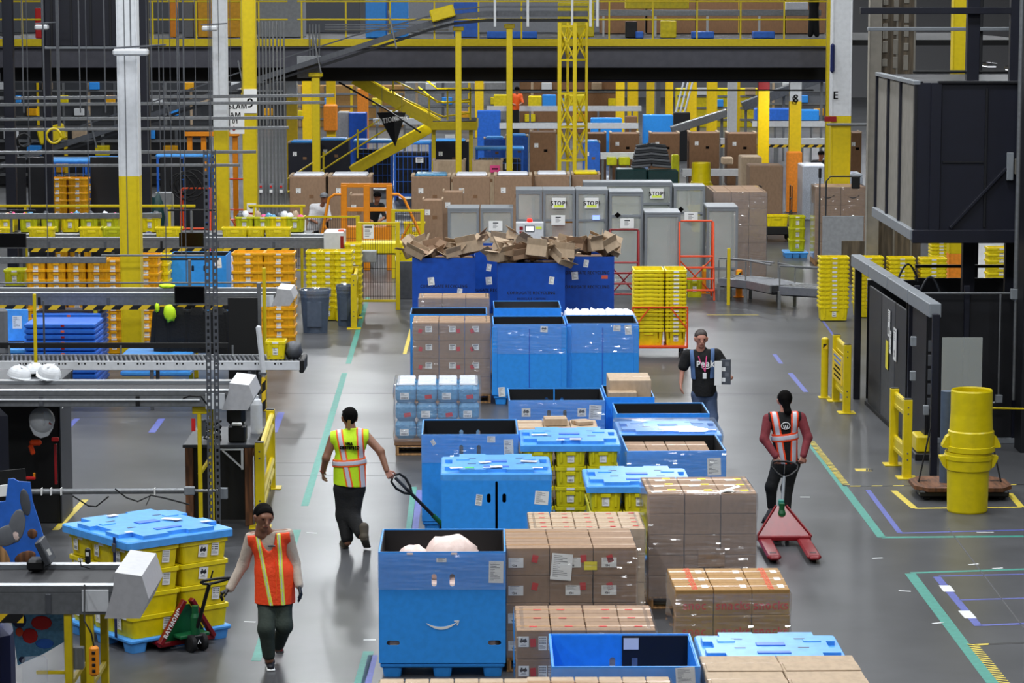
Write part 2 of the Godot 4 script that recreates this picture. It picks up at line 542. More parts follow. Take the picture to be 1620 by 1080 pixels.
func _ready() -> void:
	rng.seed = 20
	var cam := Camera3D.new()
	cam.name = "camera"
	cam.position = V(0, EYE, 0)
	cam.rotation.x = -TILT
	cam.fov = rad_to_deg(2.0 * atan(540.0 / FOC))
	cam.near = 0.5
	cam.far = 400.0
	add_child(cam)
	cam.current = true
	var we := WorldEnvironment.new()
	we.name = "surroundings"
	var env := Environment.new()
	env.background_mode = Environment.BG_COLOR
	env.background_color = Color(0.02, 0.02, 0.022)
	env.tonemap_mode = Environment.TONE_MAPPER_LINEAR
	env.tonemap_exposure = 1.0
	env.sdfgi_enabled = true
	env.ssao_enabled = true
	env.ssil_enabled = true
	we.environment = env
	add_child(we)
	make_materials()
	build_lights()
	build_shell()
	build_floor_marks()
	build_lane()
	build_people()
	build_left()
	build_right()
	build_machine()
	build_mezzanine()
	build_far()

# ------------------------------------------------------------------ light fittings
func build_lights() -> void:
	var k := 0
	for z in [-2.0, -14.0, -25.0, -36.0, -47.0, -58.0, -69.0]:
		for x in [-13.0, -4.5, 4.5, 13.0]:
			fitting(V(x, 13.6, z), 2.4, 0.7, (72.0 if z < -20.0 else (50.0 if z < -10.0 else 30.0)) * (0.55 if x > 10.0 else 1.0), "high-bay ceiling lamp over the open floor, %s row from the viewer, %s" % [["first", "second", "third", "fourth", "fifth", "sixth", "seventh"][int((-2.0 - z) / 11.2 + 0.5)], ["outer left", "inner left", "inner right", "outer right"][[-13.0, -4.5, 4.5, 13.0].find(x)]], "high-bay lamps", 0.45)
	for z in [-90.0, -104.0, -120.0, -138.0, -156.0]:
		for x in [-17.0, -6.0, 6.0, 17.0]:
			fitting(V(x, 13.6, z), 2.4, 0.7, 105.0, "high-bay ceiling lamp over the far hall, %s row back, %s" % [["first", "second", "third", "fourth", "fifth"][[-90.0, -104.0, -120.0, -138.0, -156.0].find(z)], ["outer left", "inner left", "inner right", "outer right"][[-17.0, -6.0, 6.0, 17.0].find(x)]], "far high-bay lamps", 0.45)
	for z in [-83.5, -88.0]:
		for x in [-15.0, -9.0, -3.0, 3.0, 9.0, 15.0]:
			fitting(V(x, 4.45, z), 1.4, 0.25, 17.0, "tube lamp under the platform deck, %s row, number %s from the left" % [["front", "rear"][int(z < -85.0)], ["one", "two", "three", "four", "five", "six"][int((x + 15.0) / 6.0)]], "tube lamps under the platform", 0.06)
func fitting(at: Vector3, l: float, w: float, e: float, label: String, group: String, drop: float) -> void:
	var t := thing("ceiling_lamp", label, "lamp", at, 0.0, group)
	bpart(t, "housing", V(0, 0.06, 0), V(w + 0.06, 0.10, l + 0.06), M.white_paint, 0.01)
	bpart(t, "diffuser_panel", V(0, 0.0, 0), V(w, 0.02, l), M.lamp, 0.004)
	for s in [-1, 1]:
		barpart(t, "hanger", V(0, 0.1, s * l * 0.4), V(0, 0.1 + drop, s * l * 0.4), 0.02, 0.02, M.dull_steel, 0.0)
	var a := AreaLight3D.new()
	a.name = "lamp_glow"
	a.area_size = Vector2(w, l)
	a.light_energy = e
	a.light_color = Color(0.97, 0.985, 1.0)
	a.area_range = 120.0
	a.area_attenuation = 2.0
	a.shadow_enabled = true
	a.position = V(0, -0.03, 0)
	a.rotation_degrees = V(-90, 0, 0)
	t.add_child(a)

# ------------------------------------------------------------------ the hall
func struct(called: String, m: Mesh, mt: Material, at: Vector3, label: String, category: String) -> MeshInstance3D:
	return single(called, m, mt, label, category, at, 0.0, "", "structure")
func build_shell() -> void:
	struct("floor", bm(V(84, 0.4, 192), 0.0), M.floor, V(0, -0.2, -84), "polished grey concrete floor of the hall", "floor")
	struct("ceiling", bm(V(84, 0.4, 192), 0.0), M.ceiling, V(0, 14.4, -84), "pale metal ceiling of the hall", "ceiling")
	struct("wall_left", bm(V(0.4, 14.4, 192), 0.0), M.wall, V(-41.8, 7.0, -84), "grey hall wall on the conveyor side", "wall")
	struct("wall_right", bm(V(0.4, 14.4, 192), 0.0), M.wall, V(41.8, 7.0, -84), "grey hall wall on the lift side", "wall")
	struct("wall_back", bm(V(84, 14.4, 0.4), 0.0), M.wall, V(0, 7.0, -179.8), "grey wall at the far end of the hall", "wall")
	struct("wall_front", bm(V(84, 14.4, 0.4), 0.0), M.wall, V(0, 7.0, 11.8), "grey wall at the viewer's end of the hall", "wall")
func tape(a: Vector3, b: Vector3, w: float, mt: Material, called := "floor_tape") -> void:
	var d := (b - a).normalized()
	var s := Vector3.UP.cross(d) * w * 0.5
	var m := MB.new()
	var h := V(0, 0.0015, 0)
	var p := a + h + s
	var q := a + h - s
	var r := b + h - s
	var t := b + h + s
	m.quad(p, q, r, t)
	for e in [[p, t], [t, r], [r, q], [q, p]]: m.quad(e[0], e[0] - h, e[1] - h, e[1])
	part(get_node("floor"), called, m.mesh(), mt, V(0, 0.2, 84))
func dashes(a: Vector3, b: Vector3, w: float, step: float, called := "striped_floor_tape") -> void:
	tape(a, b, w, M.black_tape, called)
	var n := int(a.distance_to(b) / step)
	var m := MB.new()
	var d := (b - a).normalized()
	var s := Vector3.UP.cross(d) * w * 0.5
	for i in n:
		var p := a + d * (i * step) + V(0, 0.003, 0)
		var l := d * step * 0.5
		var sk := d * w * 0.5
		m.quad(p + s + sk, p - s, p - s + l, p + s + l + sk)
	part(get_node("floor"), "yellow_stripes", m.mesh(), M.yellow_tape, V(0, 0.2, 84))
func build_floor_marks() -> void:
	# green lane edges
	tape(on(405, 1045), on(470, 838), 0.10, M.teal_tape)
	tape(on(482, 800), on(545, 590), 0.10, M.teal_tape)
	tape(on(551, 575), on(582, 470), 0.10, M.teal_tape)
	tape(on(1281, 700), on(1395, 850), 0.11, M.teal_tape)
	tape(on(1395, 850), on(1620, 848), 0.10, M.teal_tape)
	tape(on(1440, 907), on(1572, 1082), 0.13, M.teal_tape)
	tape(on(1440, 906), on(1625, 900), 0.08, M.teal_tape)
	tape(on(1373, 775), on(1424, 843), 0.07, M.blue_tape)
	tape(on(1424, 843), on(1622, 838), 0.06, M.blue_tape)
	tape(on(1482, 912), on(1548, 990), 0.09, M.blue_tape)
	tape(on(1485, 911), on(1622, 908), 0.05, M.blue_tape)
	tape(on(1518, 949), on(1622, 946), 0.05, M.blue_tape)
	tape(on(1548, 989), on(1622, 986), 0.07, M.blue_tape)
	for q in [[1494, 926, 1502, 936], [1525, 966, 1536, 978]]:
		tape(on(q[0], q[1]) + V(0, 0.002, 0), on(q[2], q[3]) + V(0, 0.002, 0), 0.13, M.white_tape)
	dashes(on(1283, 697), on(1340, 769), 0.10, 0.12)
	dashes(on(1538, 1018), on(1592, 1084), 0.11, 0.10)
	dashes(on(1343, 769), on(1450, 768), 0.06, 0.30)
	dashes(on(1590, 767), on(1625, 766), 0.06, 0.30)
	dashes(on(1540, 1020), on(1625, 1016), 0.07, 0.30)
	# yellow box round the wheeled base
	var c := [on(1414, 776), on(1447, 804), on(1616, 802), on(1597, 780)]
	tape(c[0], c[1], 0.09, M.yellow_tape)
	tape(c[1], c[2], 0.07, M.yellow_tape)
	tape(c[2], c[3], 0.09, M.yellow_tape)
	tape(on(1353, 743), on(1378, 743), 0.22, M.yellow_tape, "floor_sign")
	for i in 3: tape(on(1370 + i * 4.0, 743) + V(0, 0.002, 0.09), on(1371 + i * 4.0, 743) + V(0.02, 0.002, -0.09), 0.03, M.black_tape)
	tape(on(566, 1090), on(583, 1030), 0.11, M.teal_tape)
	tape(on(577, 1090), on(590, 1036), 0.10, M.blue_tape)
	tape(on(646, 845), on(655, 770), 0.08, M.teal_tape)
	tape(on(655, 845), on(664, 775), 0.09, M.blue_tape)
	tape(on(640, 560), on(651, 520), 0.07, M.yellow_tape)
	tape(on(88, 838), on(135, 790), 0.09, M.yellow_tape)
	tape(on(240, 684), on(256, 662), 0.11, M.blue_tape)
	tape(on(433, 684), on(445, 652), 0.11, M.blue_tape)
	tape(on(108, 676), on(122, 662), 0.09, M.blue_tape)
	tape(on(1250, 590), on(1275, 620), 0.09, M.blue_tape)
	tape(on(1225, 560), on(1236, 575), 0.08, M.blue_tape)
	tape(on(1300, 505), on(1340, 560), 0.05, M.blue_tape)
	tape(on(1118, 498), on(1200, 498), 0.05, M.yellow_tape)
	tape(on(1545, 842) + V(0, 0.002, 0), on(1572, 842) + V(0, 0.002, 0), 0.03, M.white_tape)
	# saw-cut joints
	for q in [[440, 622, 1300, 622], [430, 732, 640, 732], [430, 752, 650, 752], [100, 660, 300, 659], [1060, 625, 1340, 624], [1500, 835, 1625, 1000], [430, 693, 620, 693]]:
		tape(on(q[0], q[1]), on(q[2], q[3]), 0.018, M.joint, "floor_joint")
	# scraps of white tape
	for q in [[485, 842], [1266, 786], [1318, 636], [1532, 893], [1570, 899], [1475, 986], [1380, 883], [575, 1012], [386, 983], [1422, 934], [565, 697]]:
		var p := on(q[0], q[1])
		tape(p, p + V(0.13, 0, 0.05 * sin(q[0])), 0.035, M.white_tape, "tape_scrap")

# ------------------------------------------------------------------ pallets, lids, bins, totes, cartons
const ORD := ["leftmost", "second from left", "third from left", "fourth from left", "fifth from left", "sixth from left", "seventh from left", "eighth from left", "ninth from left"]
# a frame to build in: x to the right along the front, y up, z towards the viewer; its zero is the front middle on the floor
func frame(ul: float, ur: float, v: float, y: float, turn := 1.2) -> Dictionary:
	var a := on(ul, v, y)
	var b := on(ur, v, y)
	return {"at": V((a.x + b.x) * 0.5, 0, a.z), "w": absf(b.x - a.x), "turn": turn}
func loc(f: Dictionary, p: Vector3) -> Vector3:
	return f.at + Basis(Vector3.UP, deg_to_rad(f.turn)) * p
func wood_pallet(f: Dictionary, w: float, d: float, label: String) -> void:
	var t := thing("wooden_pallet", label, "pallet", loc(f, V(0, 0, -d * 0.5)), f.turn)
	for i in 7:
		bpart(t, "deck_board", V(0, 0.129, (i - 3) * (d - 0.1) / 6.0), V(w, 0.02, 0.10), M.wood, 0.003)
	for i in 3:
		bpart(t, "stringer", V((i - 1) * (w - 0.05) * 0.5, 0.07, 0), V(0.045, 0.098, d), M.wood, 0.003)
	for i in 3:
		bpart(t, "bottom_board", V(0, 0.011, (i - 1) * (d - 0.1) * 0.5), V(w, 0.02, 0.10), M.wood, 0.003)
func skid(t: Node, w: float, d: float, mt: Material) -> void:
	bpart(t, "skid_deck", V(0, 0.125, 0), V(w, 0.05, d), mt, 0.015)
	for i in 3:
		for j in 3:
			var m := MB.new()
			m.loft([[0.085, 0.085, 0.0, 0.03], [0.10, 0.10, 0.10, 0.03]], 2)
			m.cap([0.085, 0.085, 0.0, 0.03], false, 2)
			if not cache.has("skidfoot"): cache["skidfoot"] = m.mesh()
			part(t, "foot", cache["skidfoot"], mt, V((i - 1) * (w * 0.5 - 0.12), 0.001, (j - 1) * (d * 0.5 - 0.12)))
func plastic_pallet(f: Dictionary, w: float, d: float, label: String) -> void:
	var t := thing("plastic_pallet", label, "pallet", loc(f, V(0, 0, -d * 0.5)), f.turn)
	skid(t, w, d, M.blue_lid)
func lid(f: Dictionary, y: float, w: float, d: float, label: String, papers := []) -> Node3D:
	var t := thing("pallet_top_tray", label, "tray", loc(f, V(0, y, -d * 0.5)), f.turn)
	if not cache.has("lid%.2f_%.2f" % [w, d]):
		var m := MB.new()
		var hw := w * 0.5
		var hd := d * 0.5
		var rg := [[hw, hd, -0.075, 0.04], [hw, hd, -0.005, 0.04], [hw - 0.012, hd - 0.012, 0.008, 0.035]]
		m.loft(rg, 3)
		m.cap(rg[2], true, 3)
		m.cap(rg[0], false, 3)
		cache["lid%.2f_%.2f" % [w, d]] = m.mesh()
		var p := MB.new()
		var x := hw - 0.05
		var z := hd - 0.05
		# raised castle-shaped middle
		var poly := PackedVector2Array([Vector2(-x * 0.72, -z), Vector2(-x * 0.2, -z), Vector2(-x * 0.2, -z * 0.9), Vector2(x * 0.2, -z * 0.9), Vector2(x * 0.2, -z), Vector2(x * 0.72, -z), Vector2(x * 0.72, -z * 0.66), Vector2(x, -z * 0.66), Vector2(x, -z * 0.25), Vector2(x * 0.86, -z * 0.25), Vector2(x * 0.86, z * 0.25), Vector2(x, z * 0.25), Vector2(x, z * 0.66), Vector2(x * 0.72, z * 0.66), Vector2(x * 0.72, z), Vector2(x * 0.2, z), Vector2(x * 0.2, z * 0.9), Vector2(-x * 0.2, z * 0.9), Vector2(-x * 0.2, z), Vector2(-x * 0.72, z), Vector2(-x * 0.72, z * 0.66), Vector2(-x, z * 0.66), Vector2(-x, z * 0.25), Vector2(-x * 0.86, z * 0.25), Vector2(-x * 0.86, -z * 0.25), Vector2(-x, -z * 0.25), Vector2(-x, -z * 0.66), Vector2(-x * 0.72, -z * 0.66)])
		p.prism(poly, 0.0, 0.04, Transform3D(TOPSIDE, V(0, 0.008, 0)))
		cache["lidtop%.2f_%.2f" % [w, d]] = p.mesh()
	part(t, "lid_tray", cache["lid%.2f_%.2f" % [w, d]], M.blue_lid)
	part(t, "raised_deck", cache["lidtop%.2f_%.2f" % [w, d]], M.blue_lid)
	for q in [[-0.22, 0.12], [0.22, 0.12], [-0.22, -0.2], [0.22, -0.2]]:
		bpart(t, "strap_slot", V(q[0] * w, 0.0485, q[1] * d), V(0.10, 0.004, 0.03), M.navy_blue, 0.0)
	for q in [[0.0, 0.0, 0.26, 0.12], [-0.3, -0.12, 0.16, 0.09], [0.3, -0.12, 0.16, 0.09], [0.0, 0.3, 0.3, 0.08]]:
		bpart(t, "grip_pad", V(q[0] * w, 0.052, q[1] * d), V(q[2], 0.012, q[3]), M.stack_blue if q[2] > 0.2 else M.blue_lid, 0.004)
	for q in papers:
		sticker(t, "paper_label", V(q[0] * w, 0.062, q[1] * d), q[2], q[3], M["label%d" % int(q[4])] if q[4] < 6 else M.green_paper, TOPSIDE, q[5])
	return t
# a flat sheet with holes, in x and y, from its lower middle
func holed(w: float, h: float, holes: Array, th: float) -> ArrayMesh:
	var key := "h%.3f_%.3f_%.3f_%s" % [w, h, th, str(holes)]
	if cache.has(key): return cache[key]
	var m := MB.new()
	# cut into strips across each hole
	var ys := [0.0, h]
	for o in holes:
		ys.append(o[1] - o[3] * 0.5)
		ys.append(o[1] + o[3] * 0.5)
	ys.sort()
	for i in ys.size() - 1:
		if ys[i + 1] - ys[i] < 0.001: continue
		var ym: float = (ys[i] + ys[i + 1]) * 0.5
		var cuts := []
		for o in holes:
			if absf(ym - o[1]) < o[3] * 0.5: cuts.append(o)
		cuts.sort_custom(func(p, q): return p[0] < q[0])
		var x0 := -w * 0.5
		for o in cuts:
			strip(m, x0, o[0] - o[2] * 0.5, ys[i], ys[i + 1], th)
			x0 = o[0] + o[2] * 0.5
		strip(m, x0, w * 0.5, ys[i], ys[i + 1], th)
	# round the corners of each hole
	for o in holes:
		var r: float = minf(o[2], o[3]) * 0.5
		for sx in [-1.0, 1.0]:
			for sy in [-1.0, 1.0]:
				var cn := Vector2(o[0] + sx * o[2] * 0.5, o[1] + sy * o[3] * 0.5)
				var ce := cn - Vector2(sx, sy) * r
				var poly := PackedVector2Array([cn])
				for j in 5:
					var an := PI / 2 * j / 4
					poly.append(ce + Vector2(sx * cos(an), sy * sin(an)) * r)
				m.prism(poly, -th * 0.5, th * 0.5)
	cache[key] = m.mesh()
	return cache[key]
func strip(m: MB, x0: float, x1: float, y0: float, y1: float, th: float) -> void:
	if x1 - x0 > 0.001: m.box(V((x0 + x1) * 0.5, (y0 + y1) * 0.5, 0), V(x1 - x0, y1 - y0, th))
func blue_bin(f: Dictionary, w: float, d: float, h: float, label: String, o := {}) -> Node3D:
	var t := thing(o.get("name", "pallet_bin"), label, "bin", loc(f, V(0, 0, -d * 0.5)), f.turn, o.get("group", ""))
	var mt: Material = o.get("mat", M.blue)
	skid(t, w * 0.985, d * 0.985, mt)
	var y0 := 0.152
	var hh := h - y0
	var th := 0.014
	var fl: float = o.get("front_low", 0.0)
	var hb: Array = o.get("holes", [[-0.11, hh - 0.2, 0.05, 0.13], [0.11, hh - 0.2, 0.05, 0.13]])
	var fp := part(t, "wall_panel", holed(w, hh - fl, o.get("front_holes", hb), th), mt, V(0, y0, d * 0.5 - th * 0.5))
	part(t, "wall_panel", holed(w, hh, hb, th), mt, V(0, y0, -d * 0.5 + th * 0.5))
	for s in [-1, 1]:
		part(t, "wall_panel", holed(d - 2 * th, hh, [], th), mt, V(s * (w * 0.5 - th * 0.5), y0, 0), RIGHT_SIDE)
	var li: Material = o.get("lining", M.lining)
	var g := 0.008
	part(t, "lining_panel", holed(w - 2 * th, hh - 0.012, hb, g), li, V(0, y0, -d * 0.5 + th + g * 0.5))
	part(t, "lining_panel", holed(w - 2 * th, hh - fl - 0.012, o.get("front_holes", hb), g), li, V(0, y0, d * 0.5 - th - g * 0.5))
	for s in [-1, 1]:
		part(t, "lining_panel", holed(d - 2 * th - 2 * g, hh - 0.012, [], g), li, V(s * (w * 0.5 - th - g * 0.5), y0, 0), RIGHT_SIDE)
	for q in o.get("stickers", []):
		sticker(fp, "paper_label", V(q[0] * w, q[1] * h - y0, th * 0.5 + 0.001), q[2], q[3], M["label%d" % int(q[4])], FRONT, q[5])
	for q in o.get("back_stickers", []):
		sticker(t, "paper_label", V(q[0] * w, q[1] * h, -d * 0.5 + th + g + 0.001), q[2], q[3], M["label%d" % int(q[4])], FRONT, q[5])
	if o.has("film"):
		var fm := MB.new()
		var fb: Array = o.film
		var rg := [[w * 0.5 + 0.006, d * 0.5 + 0.006, fb[0], 0.02], [w * 0.5 + 0.006, d * 0.5 + 0.006, fb[1], 0.02]]
		fm.loft(rg, 2)
		creases(fm, w, fb[0], fb[1] - 0.01, d * 0.5 + 0.016, int(w * 91.0 + f.at.z * 13.0))
		part(t, "stretch_film", fm.mesh(), M.film_thick)
	return t
# an open plastic box with a turned-out rim, wider at the top
func tote_parts(t: Node, w: float, d: float, h: float, mt: Material, lab := 0, front_label := true, ribs := true) -> void:
	var key := "t%.3f_%.3f_%.3f" % [w, d, h]
	if not cache.has(key):
		var a := w * 0.5
		var b := d * 0.5
		var m := MB.new()
		var o := [[a * 0.86, b * 0.88, 0.0, 0.03], [a * 0.93, b * 0.94, h - 0.05, 0.03]]
		m.cap(o[0], false, 2)
		m.loft(o, 2)
		var i1 := [[a * 0.91, b * 0.92, h - 0.01, 0.03], [a * 0.84, b * 0.86, 0.008, 0.03]]
		m.loft(i1, 2)
		m.cap(i1[1], true, 2)
		cache[key] = m.mesh()
		var r := MB.new()
		r.loft([[a * 0.93, b * 0.94, h - 0.05, 0.03], [a, b, h - 0.045, 0.035], [a, b, h - 0.005, 0.035], [a - 0.006, b - 0.006, h, 0.033], [a * 0.91, b * 0.92, h, 0.03], [a * 0.91, b * 0.92, h - 0.012, 0.03]], 2)
		cache[key + "r"] = r.mesh()
		var g := MB.new()
		for s in [-1, 1]:
			g.box(V(s * a * 0.62, h * 0.5, b * 0.915), V(0.025, h - 0.1, 0.035), 0.004)
		g.box(V(0, h - 0.085, b * 0.945), V(a * 0.62, 0.05, 0.03), 0.006)
		cache[key + "g"] = g.mesh()
	var sh := part(t, "shell", cache[key], mt)
	part(t, "rim", cache[key + "r"], mt)
	if ribs: part(t, "front_ribs", cache[key + "g"], mt)
	if front_label:
		var wh: int = [0, 5, 2][lab % 3]
		sticker(sh, "paper_label", V(0.0, h * 0.45, d * 0.4675), 0.085, 0.12, M["label%d" % wh])
		sticker(t, "paper_label", V(0, h - 0.026, d * 0.5 + 0.001), 0.10, 0.032, M.paper)
func tote_load(f: Dictionary, nx: int, nz: int, ny: int, y0: float, w: float, d: float, h: float, mt: Material, where: String, group: String) -> void:
	for k in ny:
		for j in nz:
			for i in nx:
				if j > 0 and k < ny - 1 and i > 0 and i < nx - 1: continue
				var lb := "yellow tote, %s, %s row, %s, %s" % [layer_word(k, ny), "front" if j == 0 else ("back" if j == nz - 1 else "middle"), ORD[i], where]
				var t := thing("tote", lb, "tote", loc(f, V((i - (nx - 1) * 0.5) * w, y0 + k * h, -(j + 0.5) * d)), f.turn + rng.randf_range(-0.5, 0.5), group)
				tote_parts(t, w - 0.012, d - 0.01, h, mt, i + k, j == 0)
func layer_word(k: int, ny: int) -> String:
	return ["top layer", "second layer down", "third layer down", "fourth layer down", "fifth layer down", "sixth layer down"][ny - 1 - k] if ny > 1 else "single layer"
func row_word(j: int, nz: int) -> String:
	return "front row" if j == 0 else ("back row" if j == nz - 1 else ["", "second row", "third row", "fourth row", "fifth row"][j])
# a stack of cartons; deco(node, i, j, k) adds print and stickers
func cartons(f: Dictionary, nx: int, nz: int, ny: int, y0: float, s: Vector3, mt: Material, where: String, group: String, deco := "", all := false) -> void:
	for k in ny:
		for j in nz:
			for i in nx:
				if not all and j > 0 and k < ny - 1: continue
				var lb := "carton, %s, %s, %s, %s" % [layer_word(k, ny), row_word(j, nz), ORD[i], where]
				var jit := V(rng.randf_range(-0.003, 0.003), 0, rng.randf_range(-0.005, 0.004))
				var t := thing("carton", lb, "box", loc(f, V((i - (nx - 1) * 0.5) * s.x, y0 + k * s.y, -(j + 0.5) * s.z) + jit), f.turn + rng.randf_range(-0.5, 0.5), group)
				carton_parts(t, s - V(0.008, 0.003, 0.008), mt)
				if deco: decorate(deco, t, i, j, k, s)
func carton_parts(t: Node, s: Vector3, mt: Material) -> void:
	bpart(t, "box_body", V(0, s.y * 0.5, 0), s, mt, 0.006)
	var key := "tp%.3f_%.3f_%.3f" % [s.x, s.y, s.z]
	if not cache.has(key):
		var m := MB.new()
		var w := minf(0.055, s.z * 0.16)
		m.box(V(0, s.y + 0.0004, 0), V(s.x + 0.002, 0.0012, w))
		for e in [-1, 1]: m.box(V(e * (s.x * 0.5 + 0.0004), s.y - 0.03, 0), V(0.0012, 0.06, w))
		cache[key] = m.mesh()
	part(t, "packing_tape", cache[key], M.brown_tape)
func film_wrap(f: Dictionary, w: float, d: float, y0: float, y1: float, label: String, mt: Material = null, over := 0.25) -> void:
	var m := MB.new()
	var e := 0.012
	var rings := []
	var n := 7
	for i in n + 1:
		var y := lerpf(y0, y1, float(i) / n)
		var b := 0.006 * sin(i * 2.3 + w * 5.0)
		rings.append([w * 0.5 + e + b, d * 0.5 + e + b, y, 0.03])
	rings.append([w * 0.5 - over * 0.3, d * 0.5 - over * 0.3, y1 + 0.012, 0.03])
	m.loft(rings, 2)
	creases(m, w, y0 + 0.02, y1 - 0.01, d * 0.5 + e + 0.012, int(w * 91.0 + d * 17.0 + f.at.z * 13.0))
	single("stretch_film", m.mesh(), mt if mt else M.film, label, "film", loc(f, V(0, 0, -d * 0.5)), f.turn)
# a crumpled sheet of film: many shallow level creases
func creases(m: MB, w: float, y0: float, y1: float, z: float, sd: int) -> void:
	var nz := FastNoiseLite.new()
	nz.seed = sd
	nz.frequency = 1.0
	nz.fractal_octaves = 2
	var nx := int(w / 0.05)
	var ny := int((y1 - y0) / 0.016)
	var rows := []
	for j in ny + 1:
		var row := []
		for i in nx + 1:
			var x := (float(i) / nx - 0.5) * w
			var y := lerpf(y0, y1, float(j) / ny)
			var k := maxf(nz.get_noise_2d(x * 0.9 + 40.0, y * 1.3) + 0.5, 0.0)
			row.append(V(x, y, z + 0.022 * k * nz.get_noise_2d(x * 1.7, y * 22.0 + x * 1.2)))
		rows.append(row)
	for j in ny:
		for i in nx: m.quad(rows[j][i], rows[j + 1][i], rows[j + 1][i + 1], rows[j][i + 1])
# a heap of limp bags or packs lying in a bin, each one its own thing
func soft_pack(called: String, label: String, cat: String, at: Vector3, r: Vector3, mt: Material, turn: float, group := "") -> void:
	var m := MB.new()
	m.blob(V(0, r.y, 0), r, 10, Basis.IDENTITY, 0.16, int(at.x * 37.0) + int(at.z * 11.0))
	single(called, m.mesh(), mt, label, cat, at, turn, group)
func smile(p: Node, w: float, at: Vector3, mt: Material, bs := FRONT) -> void:
	# a curved stroke, thick in the middle, that ends in an arrow head
	var top := []
	var bot := []
	for i in 17:
		var u := float(i) / 16
		var x := (u - 0.5) * w * 0.93
		var yc := -w * 0.17 * (1.0 - pow(2.0 * (u - 0.46), 2.0))
		var th := w * 0.038 * sin(PI * clampf(u * 0.93 + 0.04, 0, 1)) + w * 0.004
		top.append(Vector2(x, yc + th)); bot.append(Vector2(x, yc - th))
	bot.reverse()
	var poly := PackedVector2Array(top)
	poly.append_array(PackedVector2Array(bot))
	var m := MB.new()
	m.prism(poly, 0, 0.002)
	var a := Vector2(w * 0.50, w * 0.06)
	m.prism(PackedVector2Array([a, a + Vector2(-w * 0.155, -w * 0.005), a + Vector2(-w * 0.15, -w * 0.04), a + Vector2(-w * 0.04, -w * 0.035), a + Vector2(-w * 0.085, -w * 0.145), a + Vector2(-w * 0.045, -w * 0.15)]), 0, 0.002)
	part(p, "smile_mark", m.mesh(), mt, at, bs)

func decorate(which: String, t: Node3D, i: int, j: int, k: int, s: Vector3) -> void:
	match which:
		"smile":
			if j == 0 and k == 3: smile(t, 0.3, V(0, s.y * 0.5, s.z * 0.5 - 0.002), M.hair)
		"d1":
			if k == 2: sticker(t, "paper_label", V(0.03, s.y - 0.001, 0.06), 0.07, 0.05, M.label3, TOPSIDE)
		"d2":
			if k == 2: bpart(t, "top_flap", V(0.01, s.y + 0.002, 0.14), V(0.62, 0.006, 0.26), M.card_top, 0.002, Basis(Vector3.UP, 0.02 * (i - 0.5)))
		"d3":
			if j == 0:
				sticker(t, "paper_label", V(-0.09, 0.16, s.z * 0.5), 0.095, 0.095, M.label1)
				sticker(t, "red_label", V(-0.005, 0.15, s.z * 0.5), 0.05, 0.075, M.red_print, FRONT, 4)
				sticker(t, "paper_label", V(0.08, 0.145, s.z * 0.5), 0.075, 0.125, M.label5)
			if k == 3: bpart(t, "red_mark", V(0.05 * sin(i * 3.1 + j), s.y + 0.001, 0.03), V(0.07, 0.002, 0.03), M.red_print, 0.0)
		"d4":
			if j == 0: words(t, "red_lettering", ["snoc", "snacks", "snocks"][i], V(0, 0.09, s.z * 0.5 - 0.003), 0.074, M.red_print)
			if k == 3 and i != 1: words(t, "orange_lettering", "snacks", V(0.0, s.y - 0.002, 0), 0.07, M.orange_print, TOPSIDE * Basis(V(0, 0, 1), PI / 2))
			if k == 3: sticker(t, "paper_label", V(0.11, s.y - 0.002, 0.02), 0.06, 0.13, M.label2, TOPSIDE)
		"d5":
			if j == 0:
				sticker(t, "paper_label", V(-0.12 + 0.14 * (i % 2) + 0.06 * (i / 2), 0.13, s.z * 0.5), 0.15, 0.10, M.label3)
				sticker(t, "red_label", V(0.07 + 0.05 * i - 0.22 * (i / 2), 0.17, s.z * 0.5), 0.06, 0.075, M.red_print, FRONT, -12 + 14 * i)
			if j == 0 and k == 3 and i == 1:
				sticker(t, "packing_slip", V(-0.10, 0.09, s.z * 0.5 + 0.016), 0.21, 0.27, M.label2, FRONT, -5)
				sticker(t, "yellow_label", V(0.19, 0.10, s.z * 0.5 + 0.016), 0.13, 0.085, M.paper_yellow)
		"d6":
			if k == 2: bpart(t, "red_mark", V(0.03, s.y + 0.001, 0.03 * sin(i + j * 2.0)), V(0.06, 0.002, 0.03), M.red_print, 0.0)
			if i == 4: sticker(t, "paper_label", V(s.x * 0.5 - 0.003, 0.15, 0), 0.16, 0.2, M.label5, RIGHT_SIDE)
		"d7":
			if k == 4:
				sticker(t, "paper_label", V(-0.1 + 0.05 * j, s.y - 0.001, 0.06), 0.12, 0.09, M.paper, TOPSIDE, 5)
				sticker(t, "yellow_label", V(0.08, s.y - 0.001, -0.06 + 0.03 * i), 0.09, 0.07, M.paper_yellow, TOPSIDE)
			if k == 4 and j == 0 and i == 2: bpart(t, "raised_flap", V(-0.1, s.y + 0.03, 0.1), V(0.24, 0.004, 0.12), M.paper, 0.0, Basis(V(0, 0, 1), 0.3))
		"d8":
			if j == 0:
				sticker(t, "paper_label", V(0.05 - 0.04 * i, 0.19, s.z * 0.5), 0.11, 0.10, M.label4)
				sticker(t, "red_label", V(-0.09 + 0.2 * (i % 2), 0.16, s.z * 0.5), 0.06, 0.07, M.red_print, FRONT, 20 * i - 15)

